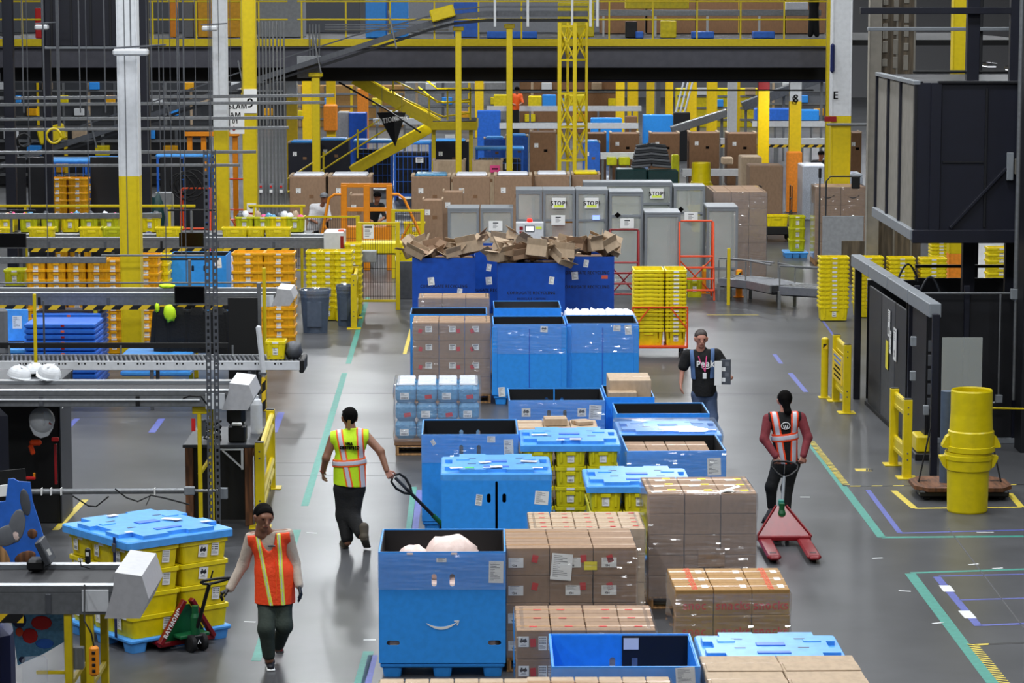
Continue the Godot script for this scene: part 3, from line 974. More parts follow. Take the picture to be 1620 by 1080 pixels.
func build_lane() -> void:
	# --- foreground row of two carton pallets along the bottom edge
	var f := frame(607, 835, 1070, 1.30, 0.6)
	f.at.z += 1.05
	f.w = 1.2
	wood_pallet(f, 1.2, 1.0, "wooden pallet under the front carton stack beside the smile-marked blue bin")
	cartons(f, 6, 3, 3, 0.14, V(0.2, 0.385, 0.34), M.card_top, "stack before the smile-marked bin", "cartons of the stack at the very front", "d1")
	film_wrap(f, 1.2, 1.02, 0.2, 1.28, "clear film round the front carton stack before the smile-marked bin")
	f = frame(838, 1058, 1067, 1.30, 0.6)
	f.at.z += 1.05
	wood_pallet(f, 1.16, 1.0, "wooden pallet under the carton stack before the open blue bin")
	cartons(f, 6, 3, 3, 0.14, V(0.193, 0.385, 0.34), M.card_top, "stack before the open blue bin", "cartons of the stack before the open bin")
	film_wrap(f, 1.16, 1.02, 0.2, 1.28, "clear film round the carton stack before the open blue bin")
	# --- right foreground stack of large flat cartons
	f = frame(1110, 1352, 1036, 1.25, 1.0)
	f.at.z += 1.10
	wood_pallet(f, 1.3, 1.1, "wooden pallet under the large cartons at the bottom of the lane")
	cartons(f, 2, 2, 3, 0.14, V(0.65, 0.37, 0.55), M.card_top, "stack in the right front of the lane", "large cartons in the lane's front corner", "d2")
	film_wrap(f, 1.3, 1.1, 0.2, 1.22, "clear film round the large cartons at the bottom of the lane")
	# lid behind it, on totes
	f = frame(1113, 1345, 1046, 0.92, 1.0)
	plastic_pallet(f, 1.24, 1.05, "blue plastic pallet under the totes behind the large front cartons")
	tote_load(f, 3, 2, 3, 0.152, 0.41, 0.52, 0.24, M.tote, "under the frontmost blue lid", "totes under the frontmost blue lid")
	lid(f, 0.90, 1.3, 1.06, "bright blue pallet lid half hidden behind the large front cartons")
	# --- open bin, half blue half black inside
	f = frame(873, 1108, 1054, 1.30, 0.5)
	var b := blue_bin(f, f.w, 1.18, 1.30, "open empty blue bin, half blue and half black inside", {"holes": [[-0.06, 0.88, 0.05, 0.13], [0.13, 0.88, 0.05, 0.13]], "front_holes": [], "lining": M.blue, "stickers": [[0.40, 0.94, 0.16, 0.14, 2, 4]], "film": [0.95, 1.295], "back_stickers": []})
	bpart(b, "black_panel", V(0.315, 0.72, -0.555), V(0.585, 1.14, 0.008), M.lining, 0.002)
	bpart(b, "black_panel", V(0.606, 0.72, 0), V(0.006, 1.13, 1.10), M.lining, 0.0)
	sticker(b, "torn_label", V(0.10, 1.22, -0.546), 0.13, 0.10, M.paper)
	sticker(b, "slot_cover", V(0.13, 1.03, -0.549), 0.05, 0.13, M.galv)
	# --- pictogram-labelled carton stack
	f = frame(817, 1038, 996, 1.20, 0.8)
	wood_pallet(f, 1.22, 1.0, "wooden pallet under the pictogram-labelled carton stack")
	cartons(f, 4, 3, 4, 0.14, V(0.31, 0.265, 0.335), M.card, "pictogram-labelled stack", "pictogram-labelled cartons", "d3")
	film_wrap(f, 1.24, 1.0, 0.16, 1.19, "clear film round the pictogram-labelled carton stack")
	# --- snack cartons
	f = frame(1069, 1250, 932, 1.145, 1.2)
	wood_pallet(f, 1.1, 1.0, "wooden pallet under the cartons with red lettering")
	cartons(f, 3, 3, 4, 0.14, V(0.367, 0.251, 0.335), M.card_gold, "stack with red lettering", "cartons with red lettering", "d4")
	film_wrap(f, 1.1, 1.0, 0.16, 1.10, "shiny film round the cartons with red lettering", M.film_thick)
	# --- smile-marked bin
	f = frame(600, 800, 1072, 0.0, 0.6)
	b = blue_bin(f, f.w, 1.2, 1.28, "large blue bin with a white smile mark and film-wrapped top", {"name": "smile_bin", "front_holes": [[-0.08, 0.84, 0.05, 0.13], [0.10, 0.84, 0.05, 0.13], [-0.49, 0.205, 0.13, 0.05], [0.52, 0.205, 0.13, 0.05]], "film": [0.90, 1.275], "stickers": [[0.425, 0.84, 0.145, 0.22, 2, -1], [-0.005, 0.935, 0.10, 0.04, 4, 0]]})
	smile(b, 0.34, V(0.0, 0.565, 0.601), M.paper)
	for q in [[-0.32, 0.34], [0.12, 0.30], [0.3, 0.1], [-0.1, 0.05], [-0.45, 0.1]]:
		bpart(b, "edge_tab", V(q[0], 1.262, 0.602), V(0.06, 0.022, 0.004), M.bag, 0.002) if q[1] > 0.29 else null
	var k := 0
	for q in [[-0.30, -0.12, 0.17, 0.16], [0.10, -0.05, 0.26, 0.22], [0.32, 0.12, 0.2, 0.12], [-0.08, 0.15, 0.24, 0.12], [-0.42, 0.2, 0.17, 0.1], [0.4, -0.3, 0.2, 0.1]]:
		soft_pack("padded_parcel", ["crumpled pale parcel at the left of the smile-marked bin", "tall crumpled pale parcel topping the smile-marked bin", "pale parcel behind the bin slot", "flat pale parcel in the middle of the smile-marked bin", "small parcel by the bin's near left wall", "low parcel in the smile-marked bin's far corner"][k], "parcel", loc(f, V(q[0], 0.92 if q[3] > 0.11 else 0.82, -0.6 + q[1])), V(q[2], q[3] * 0.88, q[2] * 0.8), M.bag, q[0] * 90.0)
		k += 1
	f.at.y = 0
	single("parcel_heap_base", bm(V(1.15, 0.78, 1.1), 0.05), M.bag, "mass of pale padded parcels filling the smile-marked bin", "parcels", loc(f, V(0, 0.545, -0.6)), f.turn, "", "stuff")
	# --- stack with the big slip
	f = frame(800, 1008, 866, 1.27, 1.6)
	wood_pallet(f, 1.30, 1.0, "wooden pallet under the wrapped stack with a large packing slip")
	cartons(f, 3, 3, 4, 0.14, V(f.w / 3.0, 0.2825, 0.34), M.card, "stack beside the smile-marked bin", "cartons of the stack beside the smile-marked bin", "d5")
	film_wrap(f, f.w, 1.02, 0.16, 1.25, "clear film round the stack with a large packing slip")
	# --- stack behind it with red-marked top
	f = frame(838, 1021, 836, 1.03, 1.4)
	wood_pallet(f, 1.26, 1.0, "wooden pallet under the red-marked cartons behind the big slip stack")
	cartons(f, 5, 4, 3, 0.14, V(0.25, 0.297, 0.25), M.card_top, "red-marked stack", "red-marked cartons", "d6")
	film_wrap(f, 1.25, 1.0, 0.16, 1.02, "clear film round the red-marked cartons")
	# --- tall film-wrapped stack on a wooden pallet
	f = frame(1026, 1198, 780, 1.30, 2.2)
	wood_pallet(f, 1.18, 1.05, "wooden pallet under the tall stack beside the red pallet jack")
	cartons(f, 3, 3, 5, 0.14, V(f.w / 3.0, 0.232, 0.355), M.card, "tall stack beside red pallet jack", "cartons of the tall stack beside the red pallet jack", "d7")
	film_wrap(f, f.w, 1.08, 0.10, 1.29, "shiny film round the tall stack beside the red pallet jack", M.film_thick)
	single("loose_carton_patch", bm(V(0.3, 0.21, 0.012), 0.003), M.card, "square cardboard panel tucked under the tall stack's film", "board", loc(f, V(0.10, 0.58, 0.008)), f.turn)
	# --- tote pallets with blue lids
	f = frame(928, 1097, 767, 1.02, 1.2)
	plastic_pallet(f, 1.22, 1.2, "blue plastic pallet under the nearer lidded totes left of the tall stack")
	tote_load(f, 3, 2, 3, 0.152, 0.40, 0.6, 0.275, M.tote_green, "under nearer lid by tall stack", "totes under the nearer blue lid by the tall stack")
	lid(f, 1.0, f.w, 1.22, "film-wrapped blue pallet lid on totes just behind the tall stack", [[0.2, 0.46, 0.14, 0.08, 2, 2]])
	f = frame(823, 983, 702, 1.20, 1.0)
	plastic_pallet(f, 1.24, 1.2, "blue plastic pallet under the lidded totes in the lane's middle")
	tote_load(f, 3, 2, 4, 0.152, 0.405, 0.6, 0.252, M.tote_green, "under lid beside double-door bin", "totes under the lid beside the double-door bin")
	lid(f, 1.18, f.w, 1.22, "blue pallet lid with a white slip on totes beside the double-door bin", [[0.05, 0.40, 0.14, 0.1, 3, -3], [-0.1, 0.44, 0.10, 0.05, 2, 0], [-0.3, 0.1, 0.2, 0.07, 2, 8]])
	# --- bin with two doors and a lid
	f = frame(697, 874, 752, 1.20, 1.0)
	b = blue_bin(f, f.w - 0.02, 1.18, 1.14, "lidded blue bin with a split front and two black handle slots", {"name": "double_door_bin", "front_holes": [[0.0, 0.5, 0.03, 0.96], [-0.09, 0.78, 0.045, 0.11], [0.09, 0.78, 0.045, 0.11]], "stickers": [[-0.16, 0.80, 0.075, 0.13, 5, -6], [0.41, 0.82, 0.16, 0.16, 2, -5]]})
	lid(f, 1.215, f.w, 1.2, "blue pallet lid with green and white labels on the double-door bin", [[-0.36, 0.42, 0.15, 0.07, 2, 12], [-0.24, 0.42, 0.11, 0.06, 7, 0], [-0.08, 0.40, 0.10, 0.05, 4, 0], [0.0, 0.36, 0.14, 0.12, 0, 3], [-0.1, 0.1, 0.14, 0.08, 2, 20], [0.3, 0.05, 0.2, 0.1, 2, -14], [0.37, 0.43, 0.12, 0.05, 2, -4]])
	# --- open bin behind the doors
	f = frame(667, 820, 687, 1.26, 1.0)
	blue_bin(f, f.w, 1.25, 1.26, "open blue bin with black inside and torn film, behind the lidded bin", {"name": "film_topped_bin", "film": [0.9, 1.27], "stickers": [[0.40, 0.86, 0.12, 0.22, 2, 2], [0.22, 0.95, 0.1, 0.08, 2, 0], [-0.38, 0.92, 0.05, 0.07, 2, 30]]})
	# --- blue soft packs on a wooden pallet
	f = frame(627, 757, 720, 0.0, 1.0)
	wood_pallet(f, 1.24, 1.05, "wooden pallet under the pile of clear-wrapped blue packs")
	single("cardboard_tray", bm(V(1.27, 0.10, 1.07), 0.01), M.card_dark, "bent brown cardboard tray under the blue packs", "tray", loc(f, V(0, 0.195, -0.53)), f.turn)
	for kk in 3:
		for j in 3:
			for i in 4:
				if j > 0 and kk < 2: continue
				var m := MB.new()
				m.loft([[0.12, 0.14, 0.0, 0.05], [0.152, 0.168, 0.05, 0.06], [0.155, 0.172, 0.2, 0.06], [0.12, 0.14, 0.262, 0.06], [0.02, 0.02, 0.268, 0.01]], 3)
				if not cache.has("pack"): cache["pack"] = m.mesh()
				var t := thing("bottle_pack", "blue wrapped pack, %s, %s, %s, of the blue pile" % [layer_word(kk, 3), row_word(j, 3), ORD[i]], "pack", loc(f, V((i - 1.5) * 0.31, 0.247 + kk * 0.268, -(j + 0.5) * 0.345)), f.turn + rng.randf_range(-2, 2), "blue wrapped packs on the pallet")
				part(t, "wrapped_body", cache["pack"], M.pack_blue)
				if j == 0 and (i + kk) % 2 == 0: sticker(t, "paper_label", V(-0.02, 0.10, 0.175), 0.13, 0.10, M.label0)
				if j == 0 and (i + kk) % 2 == 1: sticker(t, "red_label", V(0.02, 0.09, 0.175), 0.10, 0.06, M.red_print, FRONT, 8)
				if kk == 2: part(t, "white_cap_wrap", bm(V(0.27, 0.02, 0.29), 0.009), M.pack_white, V(0, 0.262, 0))
	film_wrap(f, 1.27, 1.06, 0.2, 1.05, "shiny film round the pile of blue packs", M.film_thick)
	# --- bin full of cartons
	f = frame(992, 1149, 713, 1.12, 1.6)
	blue_bin(f, f.w, 1.3, 1.12, "blue bin packed to the brim with brown cartons", {"name": "carton_bin", "holes": [], "front_holes": [], "film": [0.5, 1.13], "stickers": [[0.38, 0.82, 0.17, 0.22, 2, 2]]})
	cartons({"at": loc(f, V(-0.06, 0, -0.05)), "turn": f.turn}, 4, 2, 4, 0.152, V(0.262, 0.226, 0.55), M.card, "in the brim-full bin", "cartons inside the brim-full bin")
	# --- film-draped lid and the black bin behind it
	f = frame(980, 1143, 688, 1.08, 1.5)
	plastic_pallet(f, 1.24, 1.15, "blue plastic pallet under the film-draped lid behind the carton bin")
	tote_load(f, 3, 2, 3, 0.152, 0.42, 0.57, 0.29, M.blue, "under the film-draped lid", "totes under the film-draped lid")
	lid(f, 1.075, f.w, 1.15, "blue pallet lid draped in cloudy white film", [[0.4, 0.44, 0.12, 0.05, 4, 0]])
	film_wrap(f, f.w, 1.16, 0.55, 1.13, "cloudy white film draped over a blue pallet lid", M.film_thick, 1.2)
	f = frame(974, 1122, 658, 1.08, 1.5)
	f.at.z = -37.15
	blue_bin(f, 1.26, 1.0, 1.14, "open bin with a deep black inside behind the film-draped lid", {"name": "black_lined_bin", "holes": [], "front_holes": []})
	# --- open bin at the middle, small cartons before it
	f = frame(805, 957, 633, 1.20, 1.0)
	b = blue_bin(f, f.w, 1.2, 1.20, "open black-lined bin with two pictogram labels in the middle of the lane", {"name": "pictogram_bin", "stickers": [[-0.32, 0.86, 0.12, 0.12, 1, 0], [0.26, 0.86, 0.12, 0.12, 1, 0], [0.40, 0.86, 0.17, 0.20, 2, -3]], "film": [0.7, 1.205]})
	bpart(b, "centre_seam", V(0, 1.0, -0.575), V(0.02, 0.38, 0.006), M.blue, 0.0)
	f = frame(826, 940, 681, 1.04, 1.0)
	wood_pallet(f, 1.1, 0.95, "wooden pallet under the pale cartons behind the middle blue lid")
	cartons(f, 3, 2, 3, 0.14, V(0.36, 0.30, 0.47), M.card_top, "stack behind the middle lid", "pale cartons behind the middle lid")
	var cb := thing("small_carton", "small brown carton lying on the pale cartons before the open bin", "box", loc(f, V(-0.02, 1.043, -0.5)), 4)
	carton_parts(cb, V(0.30, 0.10, 0.26), M.card_top)
	cb = thing("small_carton", "small tilted carton beside another on the pale cartons", "box", loc(f, V(0.34, 1.043, -0.55)), 24)
	carton_parts(cb, V(0.22, 0.05, 0.24), M.card_top)
	# --- bin with a large carton standing out of it
	f = frame(954, 1032, 634, 1.18, 1.0)
	f.at = V(f.at.x + 0.05, 0, -38.4)
	blue_bin(f, f.w, 1.2, 1.18, "narrow blue bin that a large brown carton stands out of", {"name": "narrow_bin", "holes": [], "front_holes": []})
	cb = thing("large_carton", "large brown carton standing in the narrow blue bin", "box", loc(f, V(0.02, 0.154, -0.7)), f.turn)
	carton_parts(cb, V(f.w - 0.09, 1.22, 0.8), M.card_top)
	cb = thing("flat_carton", "flat pale carton leaning in front in the narrow blue bin", "box", loc(f, V(-0.10, 0.154, -0.2)), f.turn)
	carton_parts(cb, V(0.4, 1.08, 0.22), M.card_top)
	# --- tall bins
	for q in [[780, 895, 640, 45.6, "tall blue bin beside the brown wrapped stack, film round its top", -0.38], [897, 1009, 638, 45.6, "tall blue bin with a pale label, left of the yellow tote cart", 0.36]]:
		f = frame(q[0], q[1], q[2], 0.0, 1.0)
		b = blue_bin(f, f.w, 1.2, 1.34, q[4], {"name": "tall_bin", "holes": [], "front_holes": [], "film": [0.85, 1.35], "stickers": [[q[5], 0.16 if q[5] < 0 else 0.92, 0.11, 0.16, 2, 4], [0.2, 0.94, 0.12, 0.10, 1 if q[5] < 0 else 2, -3]]})
		for s in [-1, 1]:
			part(b, "corner_brace", bm(V(0.09, 1.14, 0.02), 0.006), M.blue, V(s * (f.w * 0.5 - 0.03), 0.73, 0.602))
		bpart(b, "centre_seam", V(0.0, 0.72, 0.603), V(0.02, 1.1, 0.008), M.stack_blue, 0.002)
	f = frame(781, 888, 487, 1.30, 1.0)
	blue_bin(f, f.w, 1.15, 1.30, "blue bin with pale packs inside behind the left tall bin", {"name": "pack_bin", "holes": [], "front_holes": []})
	for i in 5:
		soft_pack("soft_parcel", "white parcel, %s, in the pack-filled bin behind the left tall bin" % ORD[i], "parcel", loc(f, V(-0.42 + i * 0.21, 1.0, -0.62 - 0.06 * (i % 2))), V(0.15, 0.1, 0.2), M.packs, 20.0 * i, "white parcels in the pack bin")
	single("parcel_heap_base", bm(V(f.w - 0.06, 0.9, 1.08), 0.05), M.packs, "mass of pale parcels filling the bin behind the left tall bin", "parcels", loc(f, V(0, 0.605, -0.575)), f.turn, "", "stuff")
	f = frame(896, 1001, 512, 1.20, 1.0)
	f.at.z = minf(f.at.z, -47.2)
	blue_bin(f, f.w, 1.1, 1.2, "bin heaped with white rolls behind the right tall bin", {"name": "roll_bin", "holes": [], "front_holes": []})
	single("parcel_heap_base", bm(V(f.w - 0.06, 0.98, 1.04), 0.05), M.packs, "mass of white rolls filling the bin behind the right tall bin", "rolls", loc(f, V(0, 0.645, -0.55)), f.turn, "", "stuff")
	for i in 8:
		for j in 2:
			soft_pack("white_roll", "white roll, %s, %s row, heaped on the roll-filled bin" % [ORD[i], ["near", "far"][j]], "roll", loc(f, V(-0.49 + i * 0.14, 1.12, -0.28 - j * 0.4)), V(0.085, 0.11, 0.19), M.packs, 6.0 * i, "white rolls on the roll-filled bin")
	# --- brown wrapped stack
	f = frame(653, 776, 510, 1.35, 1.0)
	wood_pallet(f, 1.3, 1.0, "wooden pallet under the brown stack beside the left tall bin")
	cartons(f, 3, 3, 4, 0.14, V(f.w / 3.0, 0.303, 0.335), M.card, "stack beside left tall bin", "cartons of the stack beside the left tall bin", "d8")
	film_wrap(f, f.w, 1.02, 0.16, 1.34, "shiny film round the brown stack beside the left tall bin", M.film_thick)
	f = frame(645, 772, 507, 1.26, 1.0)
	f.at.z = minf(f.at.z, -47.4)
	blue_bin(f, 1.32, 1.0, 1.30, "open black-lined bin squeezed behind the brown wrapped stack", {"name": "hidden_bin", "front_holes": []})
	f = frame(659, 775, 480, 1.42, 1.0)
	f.at.z = -48.7
	wood_pallet(f, 1.25, 0.8, "wooden pallet under the farther brown wrapped stack")
	cartons(f, 3, 2, 4, 0.14, V(0.415, 0.325, 0.4), M.card, "farther brown stack", "cartons of the farther brown stack")
	film_wrap(f, 1.25, 0.82, 0.2, 1.43, "shiny film round the farther brown stack", M.film_thick)
	# --- dark blue recycling bins heaped with flattened cardboard
	var rb := [[652, 752, 408, "dark blue recycling bin at the left of its row, labels on its front"], [787, 894, 416, "dark blue recycling bin in front in the middle of its row"], [893, 974, 406, "dark blue recycling bin right of the middle one, red sticker on it"], [752, 795, 392, "dark blue recycling bin wedged behind the other recycling bins"]]
	for i in 4:
		var q: Array = rb[i]
		f = frame(q[0], q[1], q[2], 1.40, 1.0)
		var w: float = 1.1 if i == 3 else (1.15 if i == 2 else f.w)
		if i == 2: f.at.x -= 0.08
		b = blue_bin(f, w, 1.1, 1.40, q[3], {"name": "recycling_bin", "mat": M.deep_blue, "lining": M.deep_blue, "holes": [], "front_holes": [], "stickers": [[[-0.2, -0.3, -0.2, 0.0][i], [0.66, 0.3, 0.72, 0.5][i], 0.13, 0.16, 2, 5], [[0.25, 0.3, 0.0, 0.0][i], [0.5, 0.75, 0.9, 0.7][i], 0.10, 0.15, 2, -8]]})
		words(b, "lettering", "CORRUGATE RECYCLING", V(0, [0.82, 0.80, 0.78, 0.5][i], 0.55), 0.06, M.navy)
		if i == 2:
			sticker(b, "orange_label", V(0.38, 0.98, 0.551), 0.13, 0.07, M.orange_print)
			words(b, "lettering", "CORRUGATE RECYCLING", V(0, 1.07, 0.55), 0.06, M.navy)
		if i == 1: words(b, "lettering", "RECICLAJE CARTON", V(0, 0.68, 0.55), 0.045, M.navy_blue)
		heap(f, w, 1.40, [9, 12, 9, 4][i], ["left recycling bin", "middle recycling bin", "right recycling bin", "wedged recycling bin"][i], 70 + i)

# flattened and half-open cardboard boxes thrown on a bin
func heap(f: Dictionary, w: float, y: float, n: int, where: String, sd: int) -> void:
	var r := RandomNumberGenerator.new()
	r.seed = sd
	single("cardboard_heap_base", bm(V(w - 0.06, y - 0.2, 1.02), 0.04), M.card_dark, "crushed cardboard filling the %s" % where, "cardboard", loc(f, V(0, (y - 0.2) * 0.5 + 0.153, -0.55)), f.turn, "", "stuff")
	for i in n:
		var px := lerpf(-0.42, 0.42, float(i % 4) / 3.0) * w + r.randf_range(-0.08, 0.08)
		var pz := -0.2 - 0.32 * (i / 4) + r.randf_range(-0.08, 0.08)
		var t := thing("discarded_box", "torn open cardboard box, number %s of the heap on the %s" % [ORD[i % 9].replace(" from left", ""), where], "box", loc(f, V(px, y + 0.02 + r.randf() * 0.10, pz)), 0.0, "discarded boxes on the %s" % where)
		t.set_meta("label", "torn open cardboard box, %s %s, heaped on the %s" % [["front", "second", "rear"][i / 4], ["far left", "mid-left", "mid-right", "far right"][i % 4], where])
		t.rotation = V(r.randf_range(-0.5, 0.5), r.randf_range(-1.6, 1.6), r.randf_range(-0.5, 0.5))
		var s := V(r.randf_range(0.32, 0.56), r.randf_range(0.08, 0.24), r.randf_range(0.26, 0.42))
		var mt: Material = [M.card_top, M.card, M.card_top, M.card_top][i % 4]
		var m := MB.new()
		m.box(V(0, 0, 0), V(s.x, 0.006, s.z))
		for e in [-1, 1]:
			m.box(V(e * s.x * 0.5, s.y * 0.5, 0), V(0.006, s.y, s.z))
			m.box(V(0, s.y * 0.5, e * s.z * 0.5), V(s.x, s.y, 0.006))
		part(t, "box_body", m.mesh(), mt)
		for e in [-1, 1]:
			bpart(t, "open_flap", V(e * (s.x * 0.5 + 0.07), s.y + 0.03, 0), V(0.16, 0.006, s.z), mt, 0.0, Basis(V(0, 0, 1), e * r.randf_range(0.1, 0.9)))
		bpart(t, "open_flap", V(0, s.y + 0.06, s.z * 0.5 + 0.03), V(s.x, 0.14, 0.006), mt, 0.0, Basis(V(1, 0, 0), 0.5))

# ------------------------------------------------------------------ people: rounded bones joined into one skin
# bone: [a, b, radius at a, radius at b, flat axis or zero, how much flatter along it]
func bone(a: Vector3, b: Vector3, ra: float, rb: float, ax := Vector3.ZERO, fl := 1.0) -> Array:
	return [a, b, ra, rb, ax, fl]
func skin_over(bones: Array, cell: float, k: float, grow := 0.0, cuts := [], holes := []) -> ArrayMesh:
	var lo := Vector3.ONE * 1e9
	var hi := -lo
	for b in bones:
		var r: float = maxf(b[2], b[3]) + grow + cell * 3.0
		for p in [b[0], b[1]]:
			lo = lo.min(p - Vector3.ONE * r)
			hi = hi.max(p + Vector3.ONE * r)
	var nx := int((hi.x - lo.x) / cell) + 2
	var ny := int((hi.y - lo.y) / cell) + 2
	var nz := int((hi.z - lo.z) / cell) + 2
	var g := PackedFloat32Array()
	g.resize(nx * ny * nz)
	g.fill(1.0)
	for pass_no in 2:
		for b in (bones if pass_no == 0 else holes):
			var a: Vector3 = b[0]
			var e: Vector3 = b[1]
			var ra: float = b[2] + (grow if pass_no == 0 else 0.0)
			var rb: float = b[3] + (grow if pass_no == 0 else 0.0)
			var ax: Vector3 = b[4]
			var fl: float = b[5] - 1.0
			var ab := e - a
			var l2 := maxf(ab.length_squared(), 1e-9)
			var m: float = maxf(ra, rb) + k + cell * 2.0
			var p0 := (a.min(e) - Vector3.ONE * m - lo) / cell
			var p1 := (a.max(e) + Vector3.ONE * m - lo) / cell
			for iz in range(maxi(int(p0.z), 0), mini(int(p1.z) + 1, nz)):
				for iy in range(maxi(int(p0.y), 0), mini(int(p1.y) + 1, ny)):
					var row := (iz * ny + iy) * nx
					for ix in range(maxi(int(p0.x), 0), mini(int(p1.x) + 1, nx)):
						var p := lo + V(ix, iy, iz) * cell
						var t := clampf((p - a).dot(ab) / l2, 0.0, 1.0)
						var o := p - a - ab * t
						if fl != 0.0: o += ax * (o.dot(ax) * fl)
						var d := o.length() - lerpf(ra, rb, t)
						var c := g[row + ix]
						if pass_no == 0:
							var h := maxf(k - absf(c - d), 0.0)
							g[row + ix] = minf(c, d) - h * h / (4.0 * k)
						else:
							g[row + ix] = maxf(c, -d)
	for cut in cuts:
		var o: Vector3 = cut[0]
		var n: Vector3 = cut[1]
		for iz in nz:
			for iy in ny:
				var row := (iz * ny + iy) * nx
				for ix in nx:
					var c := g[row + ix]
					if c < cell * 3.0:
						var d := (lo + V(ix, iy, iz) * cell - o).dot(n)
						if d > c: g[row + ix] = d
	# surface nets
	var ids := {}
	var vs := PackedVector3Array()
	var ns := PackedVector3Array()
	var sy := nx
	var sz := nx * ny
	var off := [0, 1, sy, sy + 1, sz, sz + 1, sz + sy, sz + sy + 1]
	var corner := [V(0, 0, 0), V(1, 0, 0), V(0, 1, 0), V(1, 1, 0), V(0, 0, 1), V(1, 0, 1), V(0, 1, 1), V(1, 1, 1)]
	var edges := [[0, 1], [2, 3], [4, 5], [6, 7], [0, 2], [1, 3], [4, 6], [5, 7], [0, 4], [1, 5], [2, 6], [3, 7]]
	for iz in nz - 1:
		for iy in ny - 1:
			var row := (iz * ny + iy) * nx
			for ix in nx - 1:
				var i := row + ix
				if absf(g[i]) > cell * 2.0: continue
				var neg := 0
				for q in 8:
					if g[i + off[q]] < 0.0: neg += 1
				if neg == 0 or neg == 8: continue
				var s := Vector3.ZERO
				var cnt := 0
				for ed in edges:
					var ga := g[i + off[ed[0]]]
					var gb := g[i + off[ed[1]]]
					if (ga < 0.0) != (gb < 0.0):
						s += corner[ed[0]].lerp(corner[ed[1]], ga / (ga - gb))
						cnt += 1
				s /= cnt
				ids[i] = vs.size()
				vs.append(lo + (V(ix, iy, iz) + s) * cell)
				var gr := V(g[i + 1] - g[i] + g[i + sy + 1] - g[i + sy] + g[i + sz + 1] - g[i + sz] + g[i + sz + sy + 1] - g[i + sz + sy],
					g[i + sy] - g[i] + g[i + sy + 1] - g[i + 1] + g[i + sz + sy] - g[i + sz] + g[i + sz + sy + 1] - g[i + sz + 1],
					g[i + sz] - g[i] + g[i + sz + 1] - g[i + 1] + g[i + sz + sy] - g[i + sy] + g[i + sz + sy + 1] - g[i + sy + 1])
				ns.append(gr.normalized())
	var idx := PackedInt32Array()
	for i in ids:
		var c0 := g[i]
		for ax in 3:
			var st: int = [1, sy, sz][ax]
			var u: int = [sy, sz, 1][ax]
			var w: int = [sz, 1, sy][ax]
			if not ids.has(i - u) or not ids.has(i - w) or not ids.has(i - u - w): continue
			var c1 := g[i + st]
			if (c0 < 0.0) == (c1 < 0.0): continue
			var q := [ids[i], ids[i - u], ids[i - u - w], ids[i - w]]
			if c0 < 0.0: q.reverse()
			for r in [0, 1, 2, 0, 2, 3]: idx.append(q[r])
	var arr := []
	arr.resize(Mesh.ARRAY_MAX)
	arr[Mesh.ARRAY_VERTEX] = vs
	arr[Mesh.ARRAY_NORMAL] = ns
	arr[Mesh.ARRAY_INDEX] = idx
	var m := ArrayMesh.new()
	m.add_surface_from_arrays(Mesh.PRIMITIVE_TRIANGLES, arr)
	return m
# a head with brow, nose, mouth, chin and ears, facing f
func head(t: Node, c: Vector3, f: Vector3, up: Vector3, sk: Material, s := 1.0, cell := 0.006) -> Array:
	f = f.normalized()
	var r := up.cross(f).normalized()
	up = f.cross(r)
	var b := [
		bone(c + up * 0.03 * s - f * 0.012 * s, c + up * 0.02 * s + f * 0.02 * s, 0.083 * s, 0.08 * s, r, 1.12),
		bone(c - up * 0.02 * s + f * 0.02 * s, c - up * 0.075 * s + f * 0.045 * s, 0.066 * s, 0.038 * s),
		bone(c + up * 0.008 * s + f * 0.098 * s, c - up * 0.025 * s + f * 0.112 * s, 0.008 * s, 0.014 * s),
		bone(c + up * 0.03 * s + f * 0.083 * s - r * 0.035 * s, c + up * 0.03 * s + f * 0.083 * s + r * 0.035 * s, 0.014 * s, 0.014 * s),
		bone(c - up * 0.056 * s + f * 0.084 * s - r * 0.016 * s, c - up * 0.056 * s + f * 0.084 * s + r * 0.016 * s, 0.010 * s, 0.010 * s),
		bone(c - up * 0.05 * s - f * 0.01 * s, c - up * 0.15 * s - f * 0.02 * s, 0.052 * s, 0.058 * s)]
	for e in [-1, 1]:
		b.append(bone(c + r * e * 0.078 * s + up * 0.012 * s, c + r * e * 0.076 * s - up * 0.022 * s, 0.017 * s, 0.011 * s, f, 0.7))
	var ho := []
	for e in [-1, 1]: ho.append(bone(c + r * e * 0.032 * s + up * 0.008 * s + f * 0.101 * s, c + r * e * 0.036 * s + up * 0.008 * s + f * 0.10 * s, 0.013 * s, 0.013 * s))
	part(t, "head", skin_over(b, cell, 0.02 * s, 0.0, [], ho), sk)
	var m := MB.new()
	for e in [-1, 1]: m.blob(c + r * e * 0.033 * s + up * 0.009 * s + f * 0.084 * s, Vector3.ONE * 0.0095 * s, 5)
	part(t, "eyes", m.mesh(), M.hair)
	var mm := MB.new()
	mm.bar(c - up * 0.055 * s + f * 0.094 * s - r * 0.02 * s, c - up * 0.055 * s + f * 0.094 * s + r * 0.02 * s, 0.005 * s, 0.005 * s, 0.001)
	part(t, "mouth", mm.mesh(), M.red)
	return [c, f, up, r]
